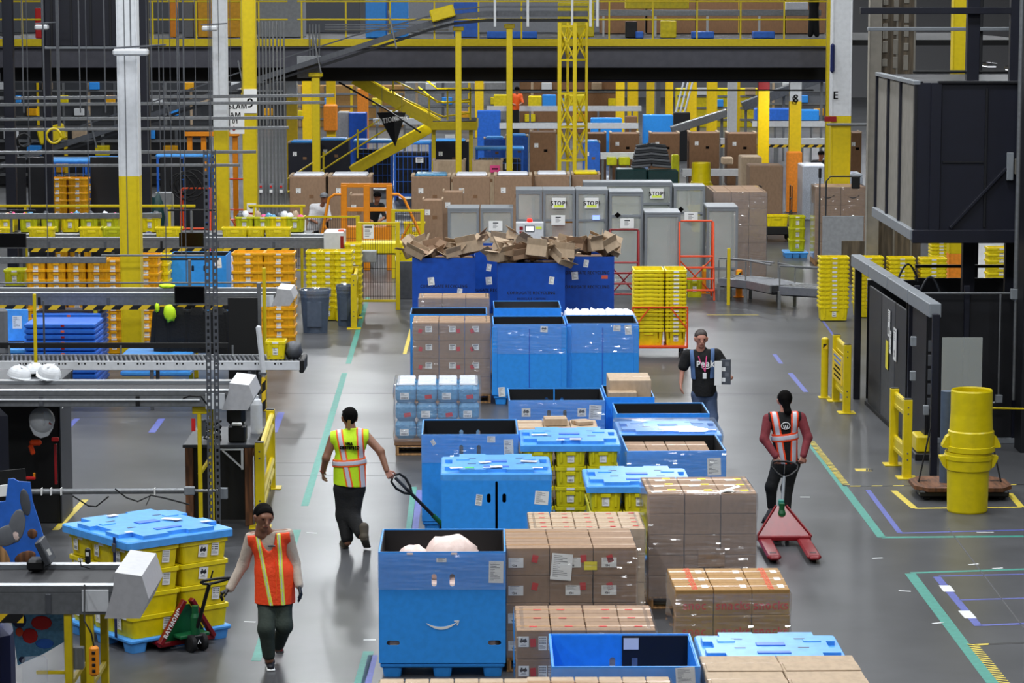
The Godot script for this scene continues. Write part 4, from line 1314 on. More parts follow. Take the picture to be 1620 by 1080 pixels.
func hair_cap(t: Node, h: Array, mt: Material, s := 1.0, low := 0.0, tail := []) -> void:
	var c: Vector3 = h[0]
	var f: Vector3 = h[1]
	var up: Vector3 = h[2]
	var r: Vector3 = h[3]
	var b := [bone(c + up * 0.036 * s - f * 0.022 * s, c + up * 0.03 * s + f * 0.02 * s, 0.092 * s, 0.084 * s, r, 1.1), bone(c - f * 0.045 * s + up * 0.02 * s, c - f * 0.05 * s - up * (0.02 + low) * s, 0.062 * s, 0.045 * s)]
	b.append_array(tail)
	# keep the face free
	var cuts := [[c + up * (0.052 + 0.0) * s + f * 0.062 * s, (f * 0.72 - up * 0.69).normalized()]]
	part(t, "hair", skin_over(b, 0.007, 0.02, 0.0, cuts), mt)
# a hand: palm, four unequal bent fingers, a thumb from the palm's side
func hand(t: Node, w: Vector3, dir: Vector3, palm: Vector3, thumb: float, curl: float, mt: Material, called := "hand", s := 1.0) -> void:
	var d := dir.normalized()
	var n := (palm - d * palm.dot(d)).normalized()
	var sd := d.cross(n) * thumb
	var b := [bone(w - d * 0.02 * s, w + d * 0.02 * s, 0.028 * s, 0.028 * s, n, 1.4)]
	for i in 4:
		var x := (1.5 - i) * 0.021 * s
		b.append(bone(w + d * 0.02 * s + sd * x * 0.6, w + d * 0.082 * s + sd * x, 0.016 * s, 0.0135 * s))
		var l: float = [0.066, 0.076, 0.070, 0.054][i] * s
		var k := w + d * (0.086 - 0.006 * absf(i - 1.2)) * s + sd * x
		var d1 := d * cos(curl) + n * sin(curl)
		var d2 := d * cos(curl * 2.1) + n * sin(curl * 2.1)
		b.append(bone(k, k + d1 * l * 0.52, 0.0098 * s, 0.009 * s))
		b.append(bone(k + d1 * l * 0.52, k + d1 * l * 0.52 + d2 * l * 0.5, 0.009 * s, 0.0078 * s))
	var tb := w + d * 0.03 * s + sd * 0.030 * s
	var t1 := (d * 0.62 + sd * 0.72 + n * 0.30).normalized()
	b.append(bone(tb, tb + t1 * 0.042 * s, 0.014 * s, 0.011 * s))
	b.append(bone(tb + t1 * 0.042 * s, tb + t1 * 0.042 * s + (d * 0.85 + sd * 0.2 + n * (0.3 + curl * 0.3)).normalized() * 0.034 * s, 0.011 * s, 0.009 * s))
	part(t, called, skin_over(b, 0.0045, 0.006), mt)
func shoe(t: Node, heel: Vector3, toe: Vector3, up: Vector3, mt: Material, sole: Material, s := 1.0, high := 0.0) -> void:
	var d := (toe - heel).normalized()
	up = (up - d * up.dot(d)).normalized()
	var b := [bone(heel + up * 0.045 * s + d * 0.03 * s, heel + up * 0.06 * s + d * 0.09 * s, 0.042 * s, 0.046 * s), bone(heel + up * 0.05 * s + d * 0.09 * s, toe + up * 0.034 * s - d * 0.04 * s, 0.046 * s, 0.036 * s)]
	if high > 0.0: b.append(bone(heel + up * 0.05 * s + d * 0.045 * s, heel + up * (0.06 + high) * s + d * 0.04 * s, 0.046 * s, 0.055 * s))
	part(t, "shoe", skin_over(b, 0.008, 0.02, 0.0, [[heel + up * 0.008, -up]]), mt)
	var m := MB.new()
	var sd := up.cross(d).normalized()
	var bs := Basis(sd, up, d)
	m.box(heel + d * (toe - heel).length() * 0.5 + up * 0.012, V(0.085 * s, 0.022, (toe - heel).length()), 0.01, bs)
	part(t, "sole", m.mesh(), sole)

func build_people() -> void:
	orange_man()
	green_man()
	pack_man()
	jack_woman()
# joints are given as seen (u, v) with how far each lies nearer than the body (metres)
func js(z: float, at: Vector3, d: Dictionary) -> Dictionary:
	var o := {}
	for key in d:
		var q: Array = d[key]
		o[key] = pt(q[0], q[1], z - q[2]) - at
	return o
func torso(j: Dictionary, fw: Vector3, w := 1.0) -> Array:
	var ch: Vector3 = (j.sa + j.sb) * 0.5
	var mid: Vector3 = ch.lerp(j.pel, 0.5)
	return [bone(j.sa.lerp(ch, 0.15), j.sb.lerp(ch, 0.15), 0.058, 0.058),
		bone(ch - V(0, 0.07, 0) + (j.sa - ch) * 0.28, ch - V(0, 0.07, 0) + (j.sb - ch) * 0.28, 0.115 * w, 0.115 * w, fw, 1.15),
		bone(ch - V(0, 0.10, 0), mid, 0.135 * w, 0.138 * w, fw, 1.22), bone(mid, j.pel + V(0, 0.03, 0), 0.138 * w, 0.140 * w, fw, 1.2),
		bone(ch, j.neck, 0.06, 0.055)]
func legs(j: Dictionary, g := 0.0) -> Array:
	var e := 0.16 if g > 0.0 else 0.0
	return [bone(j.ha, j.hb, 0.088 + g * 0.5, 0.088 + g * 0.5), bone(j.ha, j.ka, 0.086 + g * 0.7, 0.066 + g), bone(j.ka, j.aa.lerp(j.ka, e), 0.064 + g, 0.048 + g), bone(j.hb, j.kb, 0.086 + g * 0.7, 0.066 + g), bone(j.kb, j.ab.lerp(j.kb, e), 0.064 + g, 0.048 + g)]
func arms(j: Dictionary, g := 0.0) -> Array:
	return [bone(j.sa, j.ea, 0.052 + g, 0.042 + g), bone(j.ea, j.wa, 0.040 + g, 0.028 + g), bone(j.sb, j.eb, 0.052 + g, 0.042 + g), bone(j.eb, j.wb, 0.040 + g, 0.028 + g)]
func slab(o: Vector3, n: Vector3, w: float) -> Array:
	return [[o + n * w * 0.5, n], [o - n * w * 0.5, -n]]

func orange_man() -> void:
	var at := on(428, 1052)
	var t := thing("person", "man in an orange safety vest and dark trousers pulling a pallet jack one-handed", "person", at)
	var z := -at.z
	var j := js(z, at, {"head": [417, 819, 0.10], "neck": [424, 846, 0.02], "sa": [398, 850, 0.0], "sb": [454, 845, 0.0], "ea": [385, 892, -0.05], "wa": [364, 930, 0.05], "eb": [466, 890, -0.05], "wb": [473, 925, 0.06], "pel": [435, 945, 0.0], "ha": [423, 952, 0.0], "hb": [447, 950, 0.0], "ka": [421, 995, 0.20], "kb": [450, 990, 0.10]})
	j.aa = on(426, 1043, 0.10) - at
	j.ab = on(439, 1024, 0.12) - at
	var fw := V(0.05, 0, 1).normalized()
	var tr := torso(j, fw)
	var up: Vector3 = (j.neck - j.pel).normalized()
	part(t, "body", skin_over(tr + legs(j) + arms(j) + [bone(j.neck, j.head - V(0, 0.06, 0), 0.054, 0.05)], 0.014, 0.03), M.skin_tan)
	part(t, "trousers", skin_over(legs(j, 0.016) + [bone(j.pel + V(0, 0.02, 0), j.pel - V(0, 0.06, 0), 0.130, 0.125, fw, 1.2)], 0.012, 0.04, 0.0, [[j.pel + V(0, 0.16, 0), Vector3.UP]]), M.cloth_olive)
	var na: Vector3 = (j.wa - j.ea).normalized()
	var nb: Vector3 = (j.wb - j.eb).normalized()
	part(t, "shirt", skin_over(tr + arms(j, 0.004), 0.011, 0.03, 0.012, [[j.pel - V(0, 0.02, 0), Vector3.DOWN], [j.neck + up * 0.035, up]]), M.cloth_beige)
	var hem: Vector3 = j.pel - V(0, 0.05, 0)
	var rt: Vector3 = (j.sb - j.sa).normalized()
	var cuts := [[hem, Vector3.DOWN], [j.sa - rt * 0.035, -rt], [j.sb + rt * 0.035, rt], [j.neck + up * 0.02, up]]
	var v := tr + [bone(j.pel + V(0, 0.25, 0), j.pel - V(0, 0.08, 0), 0.172, 0.178, fw, 1.3), bone(j.sa.lerp(j.sb, 0.04), j.sa.lerp(j.sb, 0.96), 0.066, 0.066)]
	var ho := [bone(j.neck + fw * 0.05 + up * 0.07, j.neck + fw * 0.21 - up * 0.25, 0.092, 0.02), bone(j.neck + fw * 0.16 + up * 0.05, j.neck + fw * 0.24 - up * 0.22, 0.085, 0.02)]
	part(t, "safety_vest", skin_over(v, 0.009, 0.03, 0.03, cuts, ho), M.vest_orange)
	for s in [-0.105, 0.105]:
		var o: Vector3 = (j.sa + j.sb) * 0.5 + rt * s
		var n := (rt + up * (0.10 if s < 0 else -0.03)).normalized()
		part(t, "lime_stripe", skin_over(v, 0.008, 0.03, 0.036, cuts + slab(o, n, 0.042), ho), M.stripe_lime)
		part(t, "silver_line", skin_over(v, 0.008, 0.03, 0.040, cuts + slab(o, n, 0.014), ho), M.stripe_silver)
	bpart(t, "shirt_band", (j.sa + j.sb) * 0.5 + fw * 0.155 - up * 0.075 + rt * 0.02, V(0.075, 0.016, 0.02), M.dull_steel, 0.003)
	bpart(t, "vest_seam", (j.sa + j.sb) * 0.5 + fw * 0.165 - up * 0.42 + rt * 0.03, V(0.012, 0.40, 0.02), M.stripe_orange, 0.004)
	hand(t, j.wa + na * 0.01, V(-0.75, -0.35, 0.25), V(0.1, -1, 0.1), 1.0, 0.75, M.black, "gloved_hand", 1.05)
	hand(t, j.wb + nb * 0.01, nb, V(-1, 0, -0.1), 1.0, 0.35, M.navy_dark, "gloved_hand", 1.05)
	var h := head(t, j.head, V(0.42, -0.12, 1), V(0.10, 1, 0.02), M.skin_tan, 1.14)
	hair_cap(t, h, M.hair, 1.17, 0.03)
	var toe := on(429, 1062, 0.0) - at
	var heel := on(425, 1047, 0.0) - at
	heel = toe + (heel - toe).normalized() * 0.28
	shoe(t, heel, toe, Vector3.UP, M.shoe_dark, M.paper)
	toe = on(443, 1034, 0.0) - at
	shoe(t, toe + V(-0.05, 0.06, -0.25), toe, V(0, 1, -0.2), M.red, M.shoe_dark)

func green_man() -> void:
	var at := on(556, 866)
	var t := thing("person", "bare-armed man in a lime safety vest walking away with a pallet jack handle", "person", at)
	var z := -at.z
	var j := js(z, at, {"head": [553, 662, -0.04], "neck": [556, 680, 0.0], "sa": [527, 693, 0.0], "sb": [580, 690, 0.0], "ea": [516, 724, 0.06], "wa": [511, 746, -0.04], "eb": [602, 714, 0.12], "wb": [612, 744, 0.22], "pel": [553, 768, 0.0], "ha": [542, 773, 0.0], "hb": [564, 772, 0.0], "ka": [544, 815, 0.02], "kb": [557, 816, 0.06]})
	j.aa = on(550, 857, 0.10) - at
	j.ab = on(574, 848, 0.22) - at
	var fw := V(0.08, 0, -1).normalized()
	var tb := torso(j, fw, 1.04)
	var tr := torso(j, fw, 1.10) + [bone(j.pel + V(0, 0.25, 0), j.pel - V(0, 0.05, 0), 0.170, 0.172, fw, 1.3), bone(j.sa.lerp(j.sb, 0.04), j.sa.lerp(j.sb, 0.96), 0.064, 0.064)]
	var up: Vector3 = (j.neck - j.pel).normalized()
	part(t, "body", skin_over(tb + legs(j) + arms(j, 0.006) + [bone(j.neck, j.head - V(0, 0.06, 0), 0.060, 0.055)], 0.013, 0.03), M.skin_tan)
	part(t, "trousers", skin_over(legs(j, 0.03) + [bone(j.pel + V(0, 0.14, 0), j.pel - V(0, 0.06, 0), 0.15, 0.14, fw, 1.15)], 0.012, 0.05, 0.0, [[j.pel + V(0, 0.16, 0), Vector3.UP]]), M.cloth_black)
	var rt: Vector3 = (j.sb - j.sa).normalized()
	var hem: Vector3 = j.pel + V(0, 0.01, 0)
	var cuts := [[hem, V(-0.08, -1, 0).normalized()], [j.sa - rt * 0.03, -rt], [j.sb + rt * 0.03, rt], [j.neck + up * 0.03, up]]
	part(t, "safety_vest", skin_over(tr, 0.009, 0.03, 0.026, cuts), M.hi_vis)
	var mid: Vector3 = (j.sa + j.sb) * 0.5
	for s in [-0.11, 0.13]:
		var n := (rt + up * (0.14 if s < 0 else 0.0)).normalized()
		part(t, "orange_stripe", skin_over(tr, 0.008, 0.03, 0.031, cuts + slab(mid + rt * s, n, 0.088), []), M.stripe_orange)
		part(t, "silver_stripe", skin_over(tr, 0.008, 0.03, 0.036, cuts + slab(mid + rt * s, n, 0.050), []), M.stripe_silver)
	var bn := (up + rt * -0.12).normalized()
	part(t, "orange_stripe", skin_over(tr, 0.008, 0.03, 0.040, cuts + slab(mid - up * 0.30, bn, 0.092), []), M.stripe_orange)
	part(t, "silver_stripe", skin_over(tr, 0.008, 0.03, 0.045, cuts + slab(mid - up * 0.30, bn, 0.052), []), M.stripe_silver)
	words(t, "lettering", "VNA", mid - fw * 0.155 - up * 0.055 + rt * 0.01, 0.032, M.hair, Basis(V(1, 0, 0.1).normalized(), up, -fw), 0.03)
	words(t, "lettering", "CERTIFIED", mid - fw * 0.160 - up * 0.105 + rt * 0.02, 0.036, M.hair, Basis(V(1, 0, 0.1).normalized(), up, -fw), 0.03)
	hand(t, j.wa, (j.wa - j.ea).normalized() + V(0.2, 0, 0.05), V(1, 0, 0), -1.0, 0.45, M.skin_tan)
	hand(t, j.wb, V(0.45, -0.7, 0.2), V(0.2, -0.5, -1), 1.0, 0.95, M.skin_pale)
	var m := MB.new()
	m.tube([j.wa + V(-0.036, 0.01, 0), j.wa + V(0, 0.0, 0.036), j.wa + V(0.036, 0.01, 0), j.wa + V(0, 0.02, -0.036), j.wa + V(-0.036, 0.01, 0)], 0.009, 6)
	part(t, "red_wristband", m.mesh(), M.red_print)
	var h := head(t, j.head, V(-0.35, -0.25, -1), V(0, 1, -0.1), M.skin_tan, 1.12)
	hair_cap(t, h, M.hair, 1.14, 0.0)
	var hc: Vector3 = h[0]
	for i in 5:
		var a := (i - 2) * 0.032
		tubepart(t, "braid", [hc + V(a, 0.10, -0.02), hc + V(a * 1.2, 0.10, 0.055), hc + V(a * 0.9, 0.04, 0.108), hc + V(a * 0.3, -0.03, 0.11)], 0.011, M.hair, 6)
	for i in 3:
		tubepart(t, "blond_braid", [hc + V(-0.01 + i * 0.012, -0.0, 0.122), hc + V(-0.015 + i * 0.014, -0.06, 0.125), hc + V(-0.01 + i * 0.01, -0.12, 0.115)], 0.008, M.hair_blond, 6)
	var heel := on(547, 868) - at
	shoe(t, heel, heel + V(-0.06, 0, -0.28), Vector3.UP, M.boot, M.boot, 1.05, 0.10)
	var toe := on(581, 868) - at
	shoe(t, V(j.ab.x + 0.02, 0.19, j.ab.z + 0.10), toe + V(0, 0.01, 0), V(0, 0.35, -1), M.boot, M.boot, 1.08, 0.10)

func pack_man() -> void:
	var at := on(1114, 700)
	var t := thing("person", "man in a black T-shirt and jeans with a blue backpack, carrying a booklet", "person", at)
	var z := -at.z
	var j := js(z, at, {"head": [1109, 536, 0.06], "neck": [1110, 552, 0.0], "sa": [1087, 561, 0.0], "sb": [1134, 560, 0.0], "ea": [1080, 583, 0.0], "wa": [1077, 607, 0.08], "eb": [1148, 583, 0.05], "wb": [1156, 598, 0.20], "pel": [1114, 618, 0.0], "ha": [1104, 624, 0.0], "hb": [1124, 624, 0.0], "ka": [1106, 660, 0.06], "kb": [1127, 660, 0.10]})
	j.aa = on(1106, 692, 0.10) - at
	j.ab = on(1129, 697, 0.10) - at
	var fw := V(0, 0, 1)
	var tr := torso(j, fw, 1.12)
	var up: Vector3 = (j.neck - j.pel).normalized()
	part(t, "body", skin_over(tr + legs(j) + arms(j) + [bone(j.neck, j.head - V(0, 0.06, 0), 0.056, 0.052)], 0.014, 0.03), M.skin_pale)
	part(t, "jeans", skin_over(legs(j, 0.018) + [bone(j.pel + V(0, 0.02, 0), j.pel - V(0, 0.06, 0), 0.135, 0.13, fw, 1.2)], 0.013, 0.04, 0.0, [[j.pel + V(0, 0.16, 0), Vector3.UP]]), M.cloth_jeans)
	var sleeves := [bone(j.sa, j.sa.lerp(j.ea, 0.8), 0.066, 0.066), bone(j.sb, j.sb.lerp(j.eb, 0.8), 0.066, 0.066)]
	var rt: Vector3 = (j.sb - j.sa).normalized()
	part(t, "shirt", skin_over(tr + sleeves + [bone(j.pel + V(0, 0.06, 0), j.pel - V(0, 0.06, 0), 0.16, 0.165, fw, 1.2)], 0.011, 0.03, 0.018, [[j.pel - V(0, 0.07, 0), Vector3.DOWN], [j.neck + up * 0.03, up]]), M.cloth_black)
	var mid: Vector3 = (j.sa + j.sb) * 0.5
	words(t, "shirt_lettering", "Peak", mid + fw * 0.165 - up * 0.125 + rt * 0.03, 0.085, M.paper, FRONT, 0.03)
	smile(t, 0.17, mid + fw * 0.17 - up * 0.165 + rt * 0.04, M.paper)
	for s in [-1, 1]:
		tubepart(t, "pink_lanyard", [mid + rt * s * 0.075 + up * 0.05 + fw * 0.05, mid + rt * s * 0.05 - up * 0.06 + fw * 0.165, mid + rt * 0.02 - up * 0.24 + fw * 0.185], 0.008, M.pink, 6)
		part(t, "backpack_strap", skin_over(tr, 0.010, 0.03, 0.034, slab(mid + rt * s * 0.155, (rt - up * s * 0.05).normalized(), 0.06) + [[mid - up * 0.36, -up], [j.neck, up]]), M.backpack_blue)
	bpart(t, "badge", mid + rt * 0.01 - up * 0.30 + fw * 0.19, V(0.055, 0.09, 0.006), M.paper, 0.002)
	var bp := MB.new()
	bp.loft([[0.15, 0.07, 0.0, 0.05], [0.18, 0.10, 0.08, 0.06], [0.17, 0.09, 0.36, 0.06], [0.10, 0.05, 0.46, 0.04]], 3)
	bp.cap([0.10, 0.05, 0.46, 0.04], true, 3)
	part(t, "backpack", bp.mesh(), M.backpack_blue, mid - fw * 0.20 - up * 0.46)
	hand(t, j.wa, (j.wa - j.ea).normalized() + V(0.15, -0.1, 0.1), V(1, 0, 0), -1.0, 0.35, M.skin_pale)
	hand(t, j.wb, V(-0.35, -0.15, 0.25), V(-0.2, 0.2, -1), -1.0, 0.6, M.skin_pale)
	var h := head(t, j.head, V(0.06, -0.08, 1), Vector3.UP, M.skin_pale, 1.17)
	hair_cap(t, h, M.hair_grey, 1.17, 0.0)
	for q in [j.aa, j.ab]: shoe(t, V(q.x, 0, q.z - 0.05), V(q.x, 0, q.z + 0.22), Vector3.UP, M.shoe_dark, M.paper)
	# what he carries
	var bp2 := pt(1148, 588, z - 0.27)
	var bk := thing("booklet", "grey printed booklet in the hand of the man with the backpack", "booklet", bp2, -14)
	bpart(bk, "cover", Vector3.ZERO, V(0.155, 0.38, 0.014), M.dull_steel, 0.003)
	for i in 4: bpart(bk, "printed_picture", V(0.02 - 0.05 * (i % 2), 0.12 - i * 0.08, 0.0075), V(0.055, 0.06, 0.002), M.paper if i % 2 else M.grey_plastic, 0.0)
	single("paper_sheet", bm(V(0.11, 0.37, 0.004), 0.0), M.paper, "white sheet held beside the grey booklet by the man with the backpack", "paper", pt(1136, 590, z - 0.30), 10)

func jack_woman() -> void:
	var at := on(1241, 822)
	var t := thing("person", "long-haired woman in dark clothes and an orange-striped vest pulling a red pallet jack", "person", at)
	var z := -at.z
	var j := js(z, at, {"head": [1241, 634, -0.03], "neck": [1242, 652, 0.0], "sa": [1215, 662, 0.0], "sb": [1267, 660, 0.0], "ea": [1209, 694, 0.10], "wa": [1227, 721, 0.24], "eb": [1278, 692, 0.10], "wb": [1271, 720, 0.24], "pel": [1243, 728, 0.0], "ha": [1232, 734, 0.0], "hb": [1254, 734, 0.0], "ka": [1220, 770, 0.06], "kb": [1245, 772, -0.05]})
	j.aa = on(1221, 806, 0.14) - at
	j.ab = on(1244, 812, 0.10) - at
	var fw := V(0, 0, -1)
	var tr := torso(j, fw, 0.95)
	var up: Vector3 = (j.neck - j.pel).normalized()
	var rt: Vector3 = (j.sb - j.sa).normalized()
	var mid: Vector3 = (j.sa + j.sb) * 0.5
	part(t, "body", skin_over(tr + legs(j) + arms(j) + [bone(j.neck, j.head - V(0, 0.06, 0), 0.05, 0.048)], 0.014, 0.03), M.skin_pale)
	part(t, "trousers", skin_over(legs(j, 0.010) + [bone(j.pel + V(0, 0.04, 0), j.pel - V(0, 0.06, 0), 0.13, 0.135, fw, 1.15)], 0.012, 0.04, 0.0, [[j.pel + V(0, 0.1, 0), Vector3.UP]]), M.cloth_black)
	part(t, "shirt", skin_over([bone(j.sa.lerp(mid, 0.2), j.sb.lerp(mid, 0.2), 0.055, 0.055)] + arms(j, 0.012), 0.011, 0.03, 0.004, []), M.cloth_maroon)
	var cuts := [[j.pel - V(0, 0.03, 0), Vector3.DOWN], [j.sa - rt * 0.0, -rt], [j.sb + rt * 0.0, rt], [j.neck + up * 0.01, up]]
	part(t, "safety_vest", skin_over(tr, 0.010, 0.03, 0.024, cuts), M.cloth_black)
	for s in [-0.125, 0.125]:
		var n := (rt + up * (0.14 if s < 0 else -0.05)).normalized()
		part(t, "orange_stripe", skin_over(tr, 0.008, 0.03, 0.030, cuts + slab(mid + rt * s, n, 0.10), []), M.vest_orange)
		part(t, "silver_stripe", skin_over(tr, 0.008, 0.03, 0.035, cuts + slab(mid + rt * s, n, 0.058), []), M.stripe_silver)
	var bn := (up - rt * 0.10).normalized()
	part(t, "orange_stripe", skin_over(tr, 0.008, 0.03, 0.039, cuts + slab(mid - up * 0.24, bn, 0.10), []), M.vest_orange)
	part(t, "silver_stripe", skin_over(tr, 0.008, 0.03, 0.044, cuts + slab(mid - up * 0.24, bn, 0.058), []), M.stripe_silver)
	var ring := MB.new()
	var rp := []
	for i in 17: rp.append(mid - fw * 0.15 - up * 0.08 + rt * cos(TAU * i / 16) * 0.055 + up * sin(TAU * i / 16) * 0.045)
	ring.tube(rp, 0.006, 5, false)
	part(t, "round_emblem", ring.mesh(), M.paper)
	words(t, "emblem_letter", "W", mid - fw * 0.15 - up * 0.095, 0.05, M.paper, FRONT, 0.02)
	hand(t, j.wa, V(0.35, -0.7, 0.25), V(0.3, 0.1, -1), -1.0, 0.9, M.skin_pale, "hand", 0.95)
	hand(t, j.wb, V(-0.2, -0.75, 0.25), V(-0.3, 0.1, -1), 1.0, 0.9, M.skin_pale, "hand", 0.95)
	var h := head(t, j.head, V(-0.2, -0.1, -1), Vector3.UP, M.skin_pale, 1.08)
	hair_cap(t, h, M.hair, 1.14, 0.03, [bone(j.head + V(0.0, 0.03, 0.09), j.head + V(0.03, -0.12, 0.13), 0.05, 0.045), bone(j.head + V(0.03, -0.12, 0.13), j.head + V(0.06, -0.27, 0.15), 0.048, 0.02)])
	var toe := on(1208, 829) - at
	shoe(t, V(j.aa.x + 0.02, 0.11, j.aa.z + 0.05), toe + V(0, 0.0, 0.0), V(0.1, 1, 0.2), M.shoe_dark, M.shoe_dark)
	shoe(t, V(j.ab.x, 0, j.ab.z + 0.06), V(j.ab.x, 0, j.ab.z - 0.2), Vector3.UP, M.shoe_dark, M.shoe_dark)

# ------------------------------------------------------------------ conveyors, jacks and the workstations on the left
# a belt conveyor across the view: its front rail's upper edge runs from u0 to u1 at height v, distance z
func belt_conveyor(label: String, u0: float, u1: float, v: float, z: float, d: float, side: float, o := {}) -> Node3D:
	var a := pt(u0, v, z)
	var b := pt(u1, v, z)
	var w := b.x - a.x
	var t := thing("belt_conveyor", label, "conveyor", V((a.x + b.x) * 0.5, 0, -z - d * 0.5))
	var y := a.y
	bpart(t, "belt", V(0, y - 0.045, 0), V(w, 0.02, d - 0.16), M.belt, 0.004)
	for s in [1, -1]:
		bpart(t, "side_rail", V(0, y - 0.03, s * (d * 0.5 - 0.045)), V(w, 0.06, 0.09), M.grey_paint if s < 0 else M.galv, 0.006)
		bpart(t, "rail_cap", V(0, y + 0.004, s * (d * 0.5 - 0.045)), V(w, 0.012, 0.10), M.white_plastic, 0.003)
	bpart(t, "side_panel", V(0, y - 0.06 - side * 0.5, d * 0.5 - 0.02), V(w, side, 0.03), M.galv, 0.004)
	bpart(t, "side_panel", V(0, y - 0.06 - side * 0.5, -d * 0.5 + 0.02), V(w, side, 0.03), M.galv, 0.004)
	bpart(t, "underside_pan", V(0, y - 0.06 - side * 0.8, 0), V(w - 0.02, 0.02, d - 0.08), M.dull_steel, 0.0)
	for i in int(w / 1.2):
		bpart(t, "side_bracket", V(-w * 0.5 + 0.7 + i * 1.2, y - 0.06 - side * 0.5, d * 0.5 + 0.005), V(0.05, side * 0.9, 0.02), M.dull_steel if i % 3 else M.black, 0.003)
	for q in o.get("tape", []):
		var p := pt(q[0], v, z)
		var r := pt(q[1], v, z)
		bpart(t, "hazard_tape", V((p.x + r.x) * 0.5 - t.position.x, y - 0.06 - side - 0.035, d * 0.5 - 0.01), V(r.x - p.x, 0.08, 0.02), M.hazard, 0.0)
	for q in o.get("legs", []):
		var p := pt(q, v, z)
		for s in [1, -1]:
			bpart(t, "leg", V(p.x - t.position.x, (y - 0.06 - side) * 0.5, s * (d * 0.5 - 0.06)), V(0.07, y - 0.06 - side, 0.07), o.get("leg_mat", M.yellow), 0.006)
		bpart(t, "cross_brace", V(p.x - t.position.x, (y - side) * 0.45, 0), V(0.04, 0.05, d - 0.1), o.get("leg_mat", M.yellow), 0.004)
	if o.get("cap", 0.0) > 0.0:
		var c: float = o.cap
		var m := MB.new()
		m.prism(PackedVector2Array([Vector2(-0.10, -c * 0.62), Vector2(0.22, -c * 0.62), Vector2(0.30, -c * 0.2), Vector2(0.24, c * 0.30), Vector2(0.0, c * 0.38), Vector2(-0.02, 0.0)]), -d * 0.5 + 0.0, d * 0.5 + 0.02)
		part(t, "end_cap", m.mesh(), M.cap_white, V(w * 0.5 - 0.02, y - 0.03, 0))
		bpart(t, "end_plate", V(w * 0.5 - 0.2, y - 0.13, d * 0.5 + 0.012), V(0.24, 0.2, 0.01), M.white_paint, 0.003)
	return t
func tray(label: String, u0: float, v0: float, u1: float, v1: float, z: float, th: float, mt: Material) -> void:
	var a := pt(u0, v0, z)
	var b := pt(u1, v1, z)
	var t := thing("strut_rail", label, "rail", a, 0.0)
	barpart(t, "channel", Vector3.ZERO, b - a, th, th, mt, 0.006)
	for i in 2:
		var p := (b - a) * (0.25 + 0.5 * i)
		barpart(t, "hanger_rod", p, p + V(0, 9.0 - a.y, 0), 0.015, 0.015, M.dull_steel, 0.0)
func post(called: String, label: String, cat: String, u: float, v: float, z: float, w: float, top: float, mt: Material) -> Node3D:
	var p := pt(u, v, z)
	return single(called, bm(V(w, top, w), 0.006), mt, label, cat, V(p.x, top * 0.5, -z))
func h_column(label: String, u: float, z: float, w: float, vpaint: float, top: float, lower: Material, upper: Material) -> Node3D:
	var p := pt(u, vpaint, z)
	var t := thing("column", label, "column", V(p.x, 0, -z), 0.0, "", "structure")
	for q in [[0.0, p.y, lower], [p.y, top, upper]]:
		if q[1] - q[0] < 0.05: continue
		var m := MB.new()
		for s in [-1, 1]: m.box(V(s * w * 0.47, (q[0] + q[1]) * 0.5, 0), V(w * 0.06, q[1] - q[0], w), 0.004)
		m.box(V(0, (q[0] + q[1]) * 0.5, w * 0.36), V(w * 0.9, q[1] - q[0], w * 0.2), 0.004)
		part(t, "shaft", m.mesh(), q[2])
	bpart(t, "base_plate", V(0, 0.01, 0), V(w * 1.4, 0.02, w * 1.4), M.dull_steel, 0.003)
	return t
